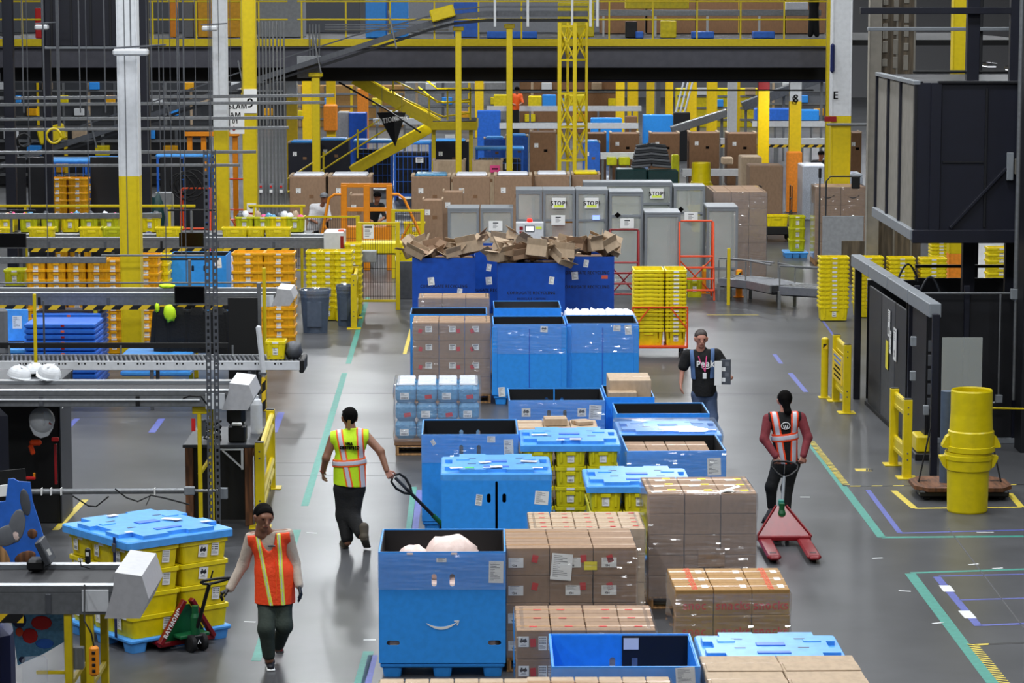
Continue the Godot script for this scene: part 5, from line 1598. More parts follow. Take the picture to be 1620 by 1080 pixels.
func pallet_jack(label: String, at: Vector3, turn: float, body: Material, plate: Material, solid: bool, grip: Vector3, rod: Material) -> Node3D:
	var t := thing("pallet_jack", label, "pallet jack", at, turn)
	for s in [-1, 1]:
		var m := MB.new()
		m.box(V(s * 0.24, 0.075, -0.58), V(0.17, 0.055, 1.16), 0.02)
		m.box(V(s * 0.24, 0.07, -1.17), V(0.12, 0.04, 0.08), 0.015)
		part(t, "fork", m.mesh(), body)
		var r := MB.new()
		r.lathe([Vector2(0, -0.04), Vector2(0.036, -0.04), Vector2(0.036, 0.04), Vector2(0, 0.04)], 12, Vector3.ZERO, Basis(V(0, 0, 1), PI / 2))
		part(t, "fork_roller", r.mesh(), M.rubber, V(s * 0.24, 0.037, -1.02))
		bpart(t, "fork_slot", V(s * 0.24, 0.1035, -1.0), V(0.08, 0.003, 0.05), M.black, 0.0)
		if not solid: barpart(t, "frame_bar", V(s * 0.33, 0.08, 0.03), V(s * 0.04, 0.52, 0.06), 0.07, 0.05, body, 0.008)
		var wl := MB.new()
		wl.lathe([Vector2(0, -0.03), Vector2(0.07, -0.03), Vector2(0.09, -0.022), Vector2(0.09, 0.022), Vector2(0.07, 0.03), Vector2(0, 0.03)], 18, Vector3.ZERO, Basis(V(0, 0, 1), PI / 2))
		part(t, "wheel", wl.mesh(), M.rubber, V(s * 0.07, 0.092, 0.22))
	var p := MB.new()
	if solid:
		p.prism(PackedVector2Array([Vector2(-0.33, 0), Vector2(0.33, 0), Vector2(0.06, 0.50), Vector2(-0.06, 0.50)]), 0, 0.02, Transform3D(Basis(V(1, 0, 0), V(0, 0.62, 0.78), V(0, -0.78, 0.62)), V(0, 0.12, -0.10)))
		p.box(V(0, 0.10, -0.09), V(0.66, 0.06, 0.08), 0.01)
		for s in [-1, 1]: p.bar(V(s * 0.335, 0.115, -0.1), V(s * 0.06, 0.43, 0.29), 0.02, 0.05, 0.004)
	else:
		p.prism(PackedVector2Array([Vector2(-0.28, 0.06), Vector2(0.28, 0.06), Vector2(0.05, 0.46), Vector2(-0.05, 0.46)]), 0.0, 0.02)
		p.box(V(0, 0.16, 0.12), V(0.36, 0.04, 0.16), 0.01)
	part(t, "body_plate", p.mesh(), plate)
	var c := MB.new()
	c.lathe([Vector2(0.0, 0.10), Vector2(0.05, 0.10), Vector2(0.05, 0.36), Vector2(0.035, 0.40), Vector2(0.035, 0.48), Vector2(0, 0.48)], 14)
	part(t, "pump", c.mesh(), M.green, V(0, 0, 0.2))
	bpart(t, "axle_block", V(0, 0.13, 0.22), V(0.10, 0.10, 0.10), M.black, 0.01)
	bpart(t, "cross_bar", V(0, 0.075, 0.02), V(0.68, 0.05, 0.06), body, 0.008)
	var foot := V(0, 0.26, 0.24)
	var dr := (grip - foot).normalized()
	tubepart(t, "handle_rod", [foot, grip - dr * 0.16], 0.021, rod, 10)
	var d2 := dr if solid else V(0, 0.42, 0.9)
	var sd := dr.cross(V(0, 0, 1) if absf(dr.z) < 0.8 else Vector3.UP).normalized()
	if absf(sd.x) < 0.5: sd = (Vector3.RIGHT - dr * dr.x).normalized()
	var lp := []
	for q in [[0, -0.18], [0.09, -0.13], [0.165, -0.05], [0.16, 0.01], [0.10, 0.035], [0, 0.04], [-0.10, 0.035], [-0.16, 0.01], [-0.165, -0.05], [-0.09, -0.13], [0, -0.18]]:
		lp.append(grip - dr * (0.0 if solid else 0.16) + sd * q[0] + d2 * (q[1] + (0.0 if solid else 0.16)))
	tubepart(t, "handle_loop", lp, 0.015, M.black, 8)
	tubepart(t, "control_lever", [grip - dr * 0.13, grip + dr * 0.0], 0.008, M.black, 6)
	return t

func build_left() -> void:
	# --- tote pallet being pulled, turned away from the lane
	var f := {"at": V(-3.45, 0, -28.47), "turn": 39.0}
	plastic_pallet(f, 1.24, 1.32, "blue plastic pallet under the turned totes at the orange-vested man's hand")
	for k in 4:
		for j in 3:
			for i in 2:
				var t := thing("tote", "yellow tote, %s, %s, %s, of the turned pallet by the orange-vested man" % [layer_word(k, 4), row_word(j, 3), ["left", "right"][i]], "tote", loc(f, V((i - 0.5) * 0.605, 0.152 + k * 0.236, -(j + 0.5) * 0.43)), f.turn, "totes on the turned pallet")
				tote_parts(t, 0.598, 0.42, 0.236, M.tote, 0, false, false)
				if j == 0:
					if (i + k) % 2 == 0 or k == 3: sticker(t, "paper_label", V(0.13, 0.12, 0.200), 0.09, 0.13, M.label5, FRONT, -6)
					if k == 2 or (k == 3 and i == 1): sticker(t, "paper_label", V(-0.02, 0.12, 0.200), 0.11, 0.13, M.label1, FRONT, -8)
				if i == 0:
					sticker(t, "paper_label", V(-0.288, 0.13, -0.06), 0.085, 0.13, M.label0 if k % 2 else M.label2, LEFT_SIDE)
					sticker(t, "paper_label", V(-0.3005, 0.21, 0.05), 0.10, 0.032, M.paper, LEFT_SIDE)
	lid({"at": loc(f, V(0, 0, 0.02)), "turn": f.turn}, 1.175, 1.30, 1.36, "bright blue lid on the turned tote pallet beside the orange-vested man", [[0.2, 0.05, 0.10, 0.2, 2, 30], [0.36, 0.30, 0.1, 0.07, 4, 0], [-0.36, 0.3, 0.08, 0.06, 2, 0], [-0.1, -0.36, 0.12, 0.08, 2, 10]])
	var sp := thing("strap", "dark blue strap with a buckle down the turned tote pallet's corner", "strap", loc(f, V(-0.665, 0, -0.22)), f.turn)
	bpart(sp, "webbing", V(0, 0.68, 0), V(0.006, 1.06, 0.045), M.navy_blue, 0.0)
	bpart(sp, "buckle", V(-0.006, 1.1, 0), V(0.016, 0.09, 0.06), M.dull_steel, 0.003)
	var jk := pallet_jack("red and green pallet jack under the turned tote pallet, black loop handle", loc(f, V(0.0, 0, 0.06)), 39, M.jack_red, M.green, false, V(0.02, 0.90, 0.52), M.black)
	words(jk, "lettering", "RAYMOND", V(-0.205, 0.30, 0.085), 0.05, M.paper, Basis(V(0.55, 0.83, 0), V(-0.83, 0.55, 0), V(0, 0, 1)))
	words(jk, "front_mark", "^", V(0, 0.10, 0.275), 0.06, M.paper)
	jk = pallet_jack("pallet jack with a green neck and black handle, pulled by the bare-armed man", V(-0.86, 0, -34.05), 75, M.jack_red, M.green, false, V(0, 0.9, 0.2), M.black)
	jk.position = pt(748, 842, 33.95)
	jk.position.y = 0
	jk.rotation_degrees.y = -90
	for c in jk.get_children():
		if str(c.name).begins_with("handle") or str(c.name).begins_with("control"): c.queue_free()
	var hs := pt(694, 824, 33.9)
	var he := pt(634, 764, 33.75)
	var inv: Transform3D = jk.transform.affine_inverse()
	var hd := (hs - he).normalized()
	tubepart(jk, "handle_rod", [inv * (he + hd * 0.10), inv * hs], 0.022, M.black, 10)
	tubepart(jk, "green_neck", [inv * (hs - hd * 0.11), inv * (hs + hd * 0.12)], 0.03, M.green, 10)
	var lp := []
	var ss := hd.cross(V(0, 0, 1)).normalized()
	for q in [[0, 0.20], [0.055, 0.12], [0.085, 0.0], [0.07, -0.10], [0, -0.14], [-0.07, -0.10], [-0.085, 0.0], [-0.055, 0.12], [0, 0.20]]:
		lp.append(inv * (he + ss * q[0] * 0.9 + V(0, 0, q[0] * 0.8) + hd * q[1]))
	tubepart(jk, "handle_loop", lp, 0.016, M.black, 8)
	tubepart(jk, "grip_sleeve", [inv * (he + hd * 0.16), inv * (he - hd * 0.10)], 0.02, M.dark_grey_plastic, 8)
	jk = pallet_jack("empty red pallet jack with bare forks pulled by the long-haired woman", V(3.36, 0, -33.86), 181, M.jack_red, M.jack_red, true, V(-0.08, 0.90, 0.62), M.grey_paint)
	bpart(jk, "green_collar", V(-0.01, 0.46, 0.36), V(0.07, 0.08, 0.07), M.teal_tape, 0.01)
	# --- nearest conveyor, bottom corner
	var c1 := belt_conveyor("belt conveyor with a white wedge end in the lower left corner", -260, 186, 927, 24.4, 1.0, 0.2, {"tape": [[-40, 36]], "legs": [105, 139], "cap": 0.42})
	bpart(c1, "brace_bar", V(c1.to_local(pt(80, 1040, 24.4)).x, 0.72, 0.44), V(0.28, 0.03, 0.03), M.yellow, 0.003)
	bpart(c1, "control_box", V(c1.to_local(pt(118, 1020, 24.4)).x, 0.82, 0.30), V(0.10, 0.20, 0.10), M.grey_paint, 0.008)
	var hk := thing("pendant_control", "amber hand control hanging by the lower left conveyor's end", "control", pt(149, 1045, 24.1))
	bpart(hk, "case", Vector3.ZERO, V(0.085, 0.27, 0.07), M.amber, 0.02)
	for i in 4: bpart(hk, "button", V(0, 0.08 - i * 0.055, 0.037), V(0.03, 0.03, 0.01), M.black, 0.004)
	tubepart(hk, "cable", [V(0, 0.13, 0), V(-0.02, 0.25, 0), V(-0.08, 0.36, 0), V(-0.12, 0.62, -0.3)], 0.008, M.rubber, 6)
	# blue cut-out board behind it, and a printed board below
	var cb := thing("display_board", "blue cut-out display board with plain grey and tan shapes behind the conveyor", "display", pt(22, 960, 25.9))
	var cm := 1.0 / 166.0
	var bl := MB.new()
	bl.prism(PackedVector2Array([Vector2(-40, 0), Vector2(30, 0), Vector2(48, 60), Vector2(50, 110), Vector2(42, 140), Vector2(33, 170), Vector2(30, 200), Vector2(12, 201), Vector2(4, 206), Vector2(-4, 205), Vector2(-9, 170), Vector2(-40, 165)]), -0.01, 0.01, Transform3D(Basis.IDENTITY.scaled(V(cm, cm, 1)), Vector3.ZERO))
	part(cb, "panel", bl.mesh(), M.stack_blue)
	for q in [[8, 130, 13, 28, M.grey_plastic, -12], [-8, 115, 22, 16, M.grey_plastic, 30], [22, 168, 8, 22, M.dull_steel, 8], [6, 118, 8, 12, M.bag, 0], [20, 80, 18, 10, M.wood_dark, 20], [-18, 75, 14, 26, M.wood, 15], [32, 118, 8, 8, M.wood_dark, 0]]:
		var e := MB.new()
		e.blob(Vector3.ZERO, V(q[2] * cm, q[3] * cm, 0.012), 6, Basis(V(0, 0, 1), deg_to_rad(q[5])))
		part(cb, "plain_shape", e.mesh(), q[4], V(q[0] * cm, q[1] * cm, 0.012))
	cb = thing("printed_board", "pale blue printed board leaning under the conveyor, red patches on it", "board", pt(30, 1052, 24.9), 0)
	bl = MB.new()
	bl.prism(PackedVector2Array([Vector2(-2, 0), Vector2(38, 18), Vector2(75, 40), Vector2(72, 84), Vector2(-14, 84), Vector2(-8, 60)]), -0.006, 0.006, Transform3D(Basis.IDENTITY.scaled(V(cm, cm, 1)), Vector3.ZERO))
	part(cb, "panel", bl.mesh(), M.pack_blue)
	for q in [[18, 46, 12, 12, M.red_print], [2, 52, 6, 7, M.orange], [36, 66, 16, 11, M.red_print], [2, 70, 11, 12, M.navy_blue], [40, 34, 14, 8, M.stack_blue], [5, 9, 5, 5, M.navy_blue]]:
		var e := MB.new()
		e.blob(Vector3.ZERO, V(q[2] * cm, q[3] * cm, 0.006), 6)
		part(cb, "plain_shape", e.mesh(), q[4], V(q[0] * cm, q[1] * cm, 0.008))
	single("clear_bag", bm(V(0.22, 0.3, 0.1), 0.03), M.film_thick, "clear plastic bag with a red print under the lower left conveyor", "bag", pt(55, 1065, 23.6), 20)
	single("navy_drum", bm(V(0.4, 0.9, 0.4), 0.08), M.navy_blue, "navy drum at the picture's edge under the lower left conveyor", "drum", pt(-14, 1000, 25.6) * V(1, 0, 1) + V(0, 0.45, 0))
	var mo := thing("tilted_monitor", "small grey tilted monitor standing by the blue cut-out board", "monitor", pt(72, 888, 25.2))
	bpart(mo, "case", V(0, 0.10, 0), V(0.06, 0.24, 0.30), M.dark_grey_plastic, 0.01, Basis(V(0, 0, 1), 0.45))
	bpart(mo, "label_patch", V(0.06, 0.12, 0.151), V(0.03, 0.06, 0.003), M.paper, 0.0, Basis(V(0, 0, 1), 0.45))
	bpart(mo, "stand", V(-0.08, -0.02, 0), V(0.16, 0.1, 0.2), M.black, 0.02)
	var sc := thing("scanner", "black hand scanner on a stand above the lower left conveyor", "scanner", pt(139, 884, 25.1))
	bpart(sc, "body", V(0, 0.03, 0), V(0.05, 0.15, 0.05), M.black, 0.015)
	bpart(sc, "label_patch", V(0, 0.05, 0.026), V(0.028, 0.035, 0.002), M.paper, 0.0)
	tubepart(sc, "cable", [V(-0.02, 0.0, 0.02), V(-0.07, 0.02, 0.03), V(-0.06, -0.06, 0.02), V(0.02, -0.09, 0)], 0.006, M.rubber, 6)
	# --- second conveyor with the perforated posts
	var c2 := belt_conveyor("long belt conveyor with a white wedge end above the black tool cabinet", -330, 366, 618, 34.2, 0.95, 0.14, {"cap": 0.34})
	bpart(c2, "white_conduit", V(c2.to_local(pt(130, 634, 34.1)).x, c2.to_local(pt(130, 634, 34.1)).y, 0.49), V(2.9, 0.025, 0.025), M.white_plastic, 0.008)
	tubepart(c2, "cable", [c2.to_local(pt(290, 630, 34.0)), c2.to_local(pt(300, 626, 33.9)), c2.to_local(pt(318, 627, 33.9)), c2.to_local(pt(328, 640, 34.0))], 0.012, M.rubber, 6)
	for u in [313, 325]:
		var p := pt(u, 642, 34.15)
		var q := thing("conveyor_stand", ["slender yellow conveyor stand before the wooden workbench", "yellow braced conveyor stand behind the slender one"][int(u == 325)], "stand", V(p.x, 0, -34.3 - (0.5 if u == 325 else 0.0)))
		bpart(q, "post", V(0, p.y * 0.5, 0), V(0.05, p.y, 0.05), M.yellow, 0.006)
		bpart(q, "foot_plate", V(0, 0.01, 0), V(0.2, 0.02, 0.2), M.yellow, 0.003)
		if u == 313:
			bpart(q, "head_plate", V(0.02, p.y - 0.06, 0.0), V(0.21, 0.12, 0.06), M.yellow, 0.008)
		else: barpart(q, "brace", V(0, 0.95, 0), V(-0.14, 0.75, 0.2), 0.04, 0.04, M.yellow)
	for u in [331, 343]:
		var p := pt(u, 640, 33.6)
		var m := MB.new()
		var n := 60
		var hh := 4.9
		for e in [-1, 1]: m.box(V(e * 0.022, hh * 0.5, 0), V(0.016, hh, 0.004))
		for e in [-1, 1]: m.box(V(e * 0.029, hh * 0.5, -0.02), V(0.004, hh, 0.04))
		for i in n: m.box(V(0, (i + 0.5) * hh / n, 0), V(0.03, hh / n * 0.5, 0.004))
		single("perforated_post", m.mesh(), M.dull_steel, ["grey perforated steel post before the workbench", "grey perforated steel post just right of its twin"][int(u == 343)], "post", V(p.x, 0, -33.6), 8)
	# horizontal pipe with hanging cable
	var hp := thing("cable_pipe", "grey horizontal pipe with white ties and a drooping black cable", "pipe", pt(60, 778, 33.9))
	var e1 := pt(300, 776, 33.9) - hp.position
	tubepart(hp, "pipe", [V(-1.0, 0, 0), e1], 0.035, M.galv, 10)
	tubepart(hp, "thin_pipe", [e1, e1 + V(0.35, 0, 0)], 0.02, M.galv, 8)
	bpart(hp, "junction_box", e1, V(0.13, 0.10, 0.08), M.grey_paint, 0.008)
	for u in [66, 81, 97, 245]: bpart(hp, "cable_tie", pt(u, 777, 33.85) - hp.position, V(0.012, 0.09, 0.09), M.paper, 0.003)
	tubepart(hp, "cable", [pt(115, 784, 33.8) - hp.position, pt(140, 800, 33.8) - hp.position, pt(152, 801, 33.8) - hp.position, pt(172, 785, 33.8) - hp.position], 0.01, M.rubber, 6)
	tubepart(hp, "cable", [pt(182, 773, 33.8) - hp.position, pt(200, 787, 33.8) - hp.position, pt(218, 793, 33.8) - hp.position, pt(240, 783, 33.8) - hp.position, pt(231, 799, 33.8) - hp.position, pt(238, 783, 33.8) - hp.position, pt(262, 788, 33.8) - hp.position, pt(300, 798, 33.8) - hp.position], 0.01, M.rubber, 6)
	single("switch_box", bm(V(0.11, 0.14, 0.07), 0.008), M.grey_paint, "grey switch box on the pipe's end by the perforated posts", "switch", pt(353, 780, 33.85))
	# --- black tool cabinet with helmets on top
	var cab := on(50, 828)
	var ct := thing("tool_cabinet", "tall black tool cabinet holding a hanging helmet and red tools", "cabinet", V(cab.x - 0.3, 0, cab.z - 0.45))
	bpart(ct, "carcass", V(-0.2, 0.92, 0), V(1.75, 1.84, 0.86), M.black, 0.01)
	bpart(ct, "side_panel", V(0.685, 0.92, 0), V(0.02, 1.84, 0.88), M.dark_grey_plastic, 0.003)
	bpart(ct, "worktop", V(-0.2, 1.86, 0), V(1.85, 0.04, 1.0), M.dark_grey_plastic, 0.006)
	sticker(ct, "paper_label", V(0.696, 1.62, 0.25), 0.10, 0.3, M.label2, RIGHT_SIDE)
	for q in [[61, 668, 0.06], [94, 678, 0.1]]: pass
	helmet("white hard hat hanging on the black tool cabinet", pt(66, 664, 34.72), V(1.25, 0.0, -0.4), 0.165, true)
	for i in 3: helmet(["white hard hat at the left on the cabinet top", "white hard hat in the middle, half behind the others", "white hard hat tilted at the right on the cabinet top"][i], pt([30, 55, 78][i], [594, 590, 592][i], [35.25, 35.55, 35.2][i]), V(0.15, [0.4, 2.6, -0.4][i], [-0.15, 0.0, -0.35][i]), 0.155, false)
	var tl := thing("drill", "orange power tool hanging on the black cabinet", "tool", pt(54, 706, 34.76))
	bpart(tl, "motor_case", V(0.02, 0.05, 0), V(0.15, 0.07, 0.06), M.orange, 0.02)
	bpart(tl, "grip", V(-0.03, -0.04, 0), V(0.06, 0.13, 0.05), M.orange, 0.015, Basis(V(0, 0, 1), 0.3))
	tl = thing("red_level_tool", "long red tool standing upright on the black cabinet", "tool", pt(88, 728, 34.76))
	bpart(tl, "shaft", V(0, -0.05, 0), V(0.035, 0.52, 0.03), M.red, 0.006)
	bpart(tl, "head", V(0, 0.27, 0), V(0.09, 0.05, 0.04), M.red_print, 0.008)
	tl = thing("small_tool", "small red and yellow tool low on the black cabinet", "tool", pt(48, 756, 34.76))
	bpart(tl, "case", Vector3.ZERO, V(0.13, 0.04, 0.05), M.red_print, 0.01)
	bpart(tl, "knob", V(0.05, 0.03, 0), V(0.03, 0.08, 0.03), M.amber, 0.01)
	single("navy_board", bm(V(0.5, 1.1, 0.05), 0.12), M.navy, "rounded navy panel at the picture's edge before the black cabinet", "panel", pt(-18, 712, 34.0))
	single("black_sign", bm(V(0.55, 0.2, 0.02), 0.004), M.black, "slanted black board with a white edge above the blue cut-out", "board", pt(5, 757, 33.0), 0).rotation.z = 0.10
	single("white_sign", bm(V(0.4, 0.14, 0.02), 0.004), M.paper, "white board strip under the slanted black board", "board", pt(5, 776, 32.9), 0).rotation.z = 0.10
	# --- wooden workbench with a printer
	var wb := on(348, 831)
	var wt := thing("workbench", "wooden-legged workbench with black sides left of the yellow barrier", "workbench", V(wb.x, 0, wb.z - 0.7))
	var bh := pt(348, 709, 34.9).y
	bpart(wt, "worktop", V(0, bh, 0), V(0.92, 0.04, 1.5), M.dark_grey_plastic, 0.006)
	for q in [[-0.38, 0.70], [0.38, 0.70], [-0.38, -0.6], [0.38, -0.6]]: bpart(wt, "leg", V(q[0], bh * 0.5, q[1]), V(0.10, bh, 0.09), M.wood_dark, 0.006)
	bpart(wt, "back_panel", V(0, bh * 0.52, 0.62), V(0.68, bh * 0.92, 0.02), M.black, 0.0)
	bpart(wt, "side_rail", V(0.40, bh - 0.1, 0), V(0.04, 0.16, 1.2), M.wood_dark, 0.004)
	bpart(wt, "lower_shelf", V(0, 0.16, 0.1), V(0.66, 0.03, 1.0), M.card_dark, 0.004)
	var br := MB.new()
	br.bar(V(0.05, bh - 0.05, 0.74), V(0.30, bh - 0.28, 0.74), 0.03, 0.02)
	br.bar(V(0.30, bh - 0.05, 0.74), V(0.30, bh - 0.30, 0.74), 0.03, 0.02)
	br.bar(V(0.02, bh - 0.04, 0.74), V(0.32, bh - 0.04, 0.74), 0.03, 0.02)
	part(wt, "shelf_bracket", br.mesh(), M.white_plastic)
	var pr := thing("label_printer", "black label printer with an open lid on the workbench", "printer", wt.position + V(0.22, bh + 0.02, 0.45))
	bpart(pr, "case", V(0, 0.11, 0), V(0.22, 0.22, 0.3), M.black, 0.02)
	bpart(pr, "lid", V(-0.02, 0.36, -0.05), V(0.24, 0.3, 0.22), M.black, 0.05)
	bpart(pr, "label_roll", V(0, 0.24, 0.13), V(0.13, 0.04, 0.05), M.paper, 0.01)
	bpart(pr, "knob", V(0.03, 0.52, 0.04), V(0.1, 0.1, 0.1), M.black_gloss, 0.04)
	var bt := MB.new()
	bt.lathe([Vector2(0, 0), Vector2(0.075, 0), Vector2(0.078, 0.02), Vector2(0.078, 0.38), Vector2(0.06, 0.44), Vector2(0.03, 0.46), Vector2(0.03, 0.5), Vector2(0, 0.5)], 16)
	single("white_bottle", bt.mesh(), M.white_plastic, "tall white bottle on the workbench beside the conveyor's white end", "bottle", wt.position + V(0.40, bh + 0.02, -0.2))
	var cl := thing("cable_pile", "tangle of black cables and small devices on the workbench", "cables", wt.position + V(-0.12, bh + 0.02, 0.4))
	for i in 5:
		var pts := []
		for k in 7: pts.append(V(0.12 * sin(k * 1.3 + i), 0.03 + 0.05 * i + 0.03 * cos(k * 2.0), 0.10 * cos(k * 1.1 + i * 2.0)))
		tubepart(cl, "cable", pts, 0.014, M.rubber, 6)
	single("paper_strip", bm(V(0.05, 0.16, 0.01), 0.0), M.red_print, "small red tag strip by the slender yellow stand", "tag", pt(306, 672, 34.3))
	single("grey_switch", bm(V(0.09, 0.2, 0.07), 0.01), M.grey_paint, "grey switch box beside the yellow stand on the workbench", "switch", pt(320, 677, 34.6))
	# --- roller conveyor at waist height
	var a := pt(-330, 572, 45.0)
	var b := pt(474, 572, 45.0)
	var rc := thing("roller_conveyor", "roller conveyor with slanted rollers and punched side rail, carrying a yellow tote", "conveyor", V((a.x + b.x) * 0.5, 0, -45.4))
	var w := b.x - a.x
	var ry := a.y
	var nr := int((pt(474, 572, 45).x - pt(-60, 572, 45).x) / 0.075)
	if not cache.has("roller"):
		var m := MB.new()
		m.lathe([Vector2(0, -0.38), Vector2(0.026, -0.38), Vector2(0.026, 0.38), Vector2(0, 0.38)], 8, Vector3.ZERO, Basis(V(1, 0, 0), PI / 2))
		cache["roller"] = m.mesh()
	for i in nr: part(rc, "roller", cache["roller"], M.steel if i % 7 == 0 else M.dull_steel, V(w * 0.5 - 0.04 - i * 0.075, ry - 0.01, 0), Basis(Vector3.UP, 0.18))
	for s in [-1, 1]: bpart(rc, "side_rail", V(0, ry - 0.06, s * 0.41), V(w, 0.15, 0.04), M.white_paint if s > 0 else M.galv, 0.006)
	for i in 14:
		for k in 3: bpart(rc, "punched_hole", V(w * 0.5 - 0.3 - i * 0.32 - k * 0.05, ry - 0.03, 0.4315), V(0.03 if k != 1 else 0.012, 0.028, 0.003), M.black, 0.0)
	for u in [-20, 100, 240, 395]:
		var p := pt(u, 590, 45.0)
		for s in [-1, 1]: bpart(rc, "leg", V(p.x - rc.position.x, (ry - 0.13) * 0.5, s * 0.38), V(0.06, ry - 0.13, 0.05), M.dull_steel, 0.004)
	bpart(rc, "end_guard", V(w * 0.5 + 0.03, ry - 0.08, 0), V(0.08, 0.22, 0.8), M.black, 0.02)
	var tt := thing("tote", "single yellow tote at the end of the roller conveyor", "tote", V(pt(437, 570, 45.3).x, ry + 0.018, -45.35))
	tote_parts(tt, 0.33, 0.42, 0.30, M.tote, 0, true)
	var wa := thing("wrapped_machine_part", "film-wrapped dark bundle at the roller conveyor's end", "bundle", V(pt(464, 570, 45.3).x, ry + 0.018, -45.35))
	var bb := MB.new()
	bb.blob(V(0, 0.13, 0), V(0.14, 0.15, 0.18), 7, Basis.IDENTITY, 0.15, 5)
	part(wa, "bundle", bb.mesh(), M.dull_steel)
	bpart(rc, "guard_bar", V(-0.6, ry + 0.16, -0.46), V(w - 1.3, 0.09, 0.03), M.black, 0.004)
	for u in [0, 180, 360]: bpart(rc, "bar_bracket", V(pt(u, 570, 45).x - rc.position.x, ry + 0.05, -0.45), V(0.03, 0.22, 0.03), M.galv, 0.002)
	var hz := thing("striped_post", "slanted white post with black and yellow stripes at the roller conveyor's end", "post", on(418, 650))
	bpart(hz, "striped_base", V(0, 0.28, 0), V(0.08, 0.56, 0.08), M.hazard, 0.01)
	bpart(hz, "white_tube", V(-0.04, 0.98, 0), V(0.085, 0.86, 0.085), M.white_plastic, 0.03, Basis(V(0, 0, 1), 0.10))
	bpart(hz, "collar", V(-0.02, 0.62, 0), V(0.13, 0.04, 0.12), M.dull_steel, 0.006)
	single("black_board", bm(V(0.5, 1.7, 0.04), 0.006), M.black, "upright black board behind the roller conveyor near the striped post", "board", V(pt(385, 560, 46.4).x, 0.85, -46.4))
	post("yellow_post", "thin yellow post with a black tip behind the roller conveyor's end", "post", 418, 460, 47.4, 0.06, 2.1, M.yellow)
	post("steel_post", "grey steel post beside the upright black board", "post", 410, 500, 46.9, 0.07, 1.9, M.galv)
	post("yellow_post", "slim yellow post before the blue lid stacks, black striped foot", "post", 55, 500, 44.2, 0.05, 2.0, M.yellow)
	post("thin_post", "thin dark post before the blue lid stack", "post", 70, 540, 45.95, 0.03, 1.7, M.dull_steel)
	# --- blue lids in stacks
	for st in [[94, 512, 46.5, 13, "front stack of blue lids"], [104, 497, 47.9, 14, "rear stack of blue lids"]]:
		var p := pt(st[0], st[1], st[2])
		for k in st[3]:
			var o := single("stacked_lid", lid_tray_mesh(), M.stack_blue, "blue plastic lid, number %s from the bottom of the %s" % [["one", "two", "three", "four", "five", "six", "seven", "eight", "nine", "ten", "eleven", "twelve", "thirteen", "fourteen"][k], st[4]], "lid", V(p.x, 0.01 + k * p.y / st[3], -st[2] - 0.5), 0.0, st[4])
			bpart(o, "red_clip", V(0.05, 0.05, 0.502), V(0.06, 0.035, 0.01), M.orange_print if k % 2 else M.red, 0.0)
	for q in [[245, 546, 47.0, 3], [10, 545, 46.6, 5]]:
		var p := pt(q[0], q[1], q[2])
		for k in q[3]: single("stacked_lid", lid_tray_mesh(), M.blue_lid, "bright blue lid, layer %s, %s" % [["one", "two", "three", "four", "five"][k], "low pile beside the yellow column" if q[0] > 100 else "pile at the picture's left edge"], "lid", V(p.x, 0.01 + k * maxf(p.y, 0.3) / q[3], -q[2] - 0.5), 0.0, "low piles of bright blue lids")
	single("blue_board", bm(V(0.5, 0.55, 0.03), 0.01), M.blue_lid, "upright blue panel with a torn white label at the left edge", "panel", pt(22, 514, 47.6))
	sticker(get_node("blue_board"), "paper_label", V(0.06, 0.05, 0.016), 0.16, 0.22, M.label2)
	single("grey_chair_back", bm(V(0.35, 0.8, 0.1), 0.05), M.grey_plastic, "curved grey shell at the picture's left edge behind the roller conveyor", "shell", pt(-4, 525, 45.9))
	# --- third conveyor with coats hanging under it
	belt_conveyor("belt conveyor with hazard tape and black coats hung below it", -330, 440, 464, 48.0, 0.9, 0.15, {"tape": [[-30, 41], [67, 103], [130, 400]], "cap": 0.30, "legs": [-60, 150, 300]})
	for q in [[255, 500, 0.26, 0.85, "black coat with a lime sleeve, leftmost under the third conveyor"], [282, 505, 0.34, 0.75, "wide black coat beside the lime hood under the third conveyor"], [312, 503, 0.36, 0.78, "black coat in the middle under the third conveyor"], [345, 508, 0.34, 0.85, "black coat rightmost under the third conveyor"]]:
		var p := pt(q[0], 486, 47.6)
		var c := thing("hanging_coat", q[4], "coat", p)
		var m := MB.new()
		m.loft([[q[2] * 0.25, 0.05, 0.0, 0.04], [q[2] * 0.46, 0.09, -0.12, 0.06], [q[2] * 0.5, 0.10, -q[3] * 0.7, 0.05], [q[2] * 0.54, 0.08, -q[3], 0.04]], 3)
		part(c, "body", m.mesh(), M.cloth_black)
		bpart(c, "sleeve", V(q[2] * 0.45, -q[3] * 0.42, 0.03), V(0.11, q[3] * 0.75, 0.12), M.cloth_black, 0.04, Basis(V(0, 0, 1), 0.1))
		bpart(c, "sleeve", V(-q[2] * 0.45, -q[3] * 0.42, 0.03), V(0.11, q[3] * 0.75, 0.12), M.cloth_black, 0.04, Basis(V(0, 0, 1), -0.1))
	soft_pack("lime_hood", "lime green hood hanging among the black coats", "hood", pt(269, 508, 47.4), V(0.10, 0.14, 0.08), M.hi_vis, 0)
	soft_pack("lime_glove", "lime green glove lying on the third conveyor", "glove", pt(265, 456, 48.3), V(0.14, 0.04, 0.1), M.hi_vis, 0)
	soft_pack("lime_scrap", "small lime green cloth by the leftmost coat", "cloth", pt(249, 494, 47.52), V(0.04, 0.08, 0.05), M.hi_vis, 0)
	monitor("black monitor on an arm above the third conveyor", 300, 466, 47.5, 0.52, 0.30)
	monitor("black monitor over the fourth conveyor left of the perforated posts", 303, 379, 58.0, 0.52, 0.30)
	monitor("wide black monitor at the left edge of the fourth conveyor", 18, 380, 57.6, 0.62, 0.30)
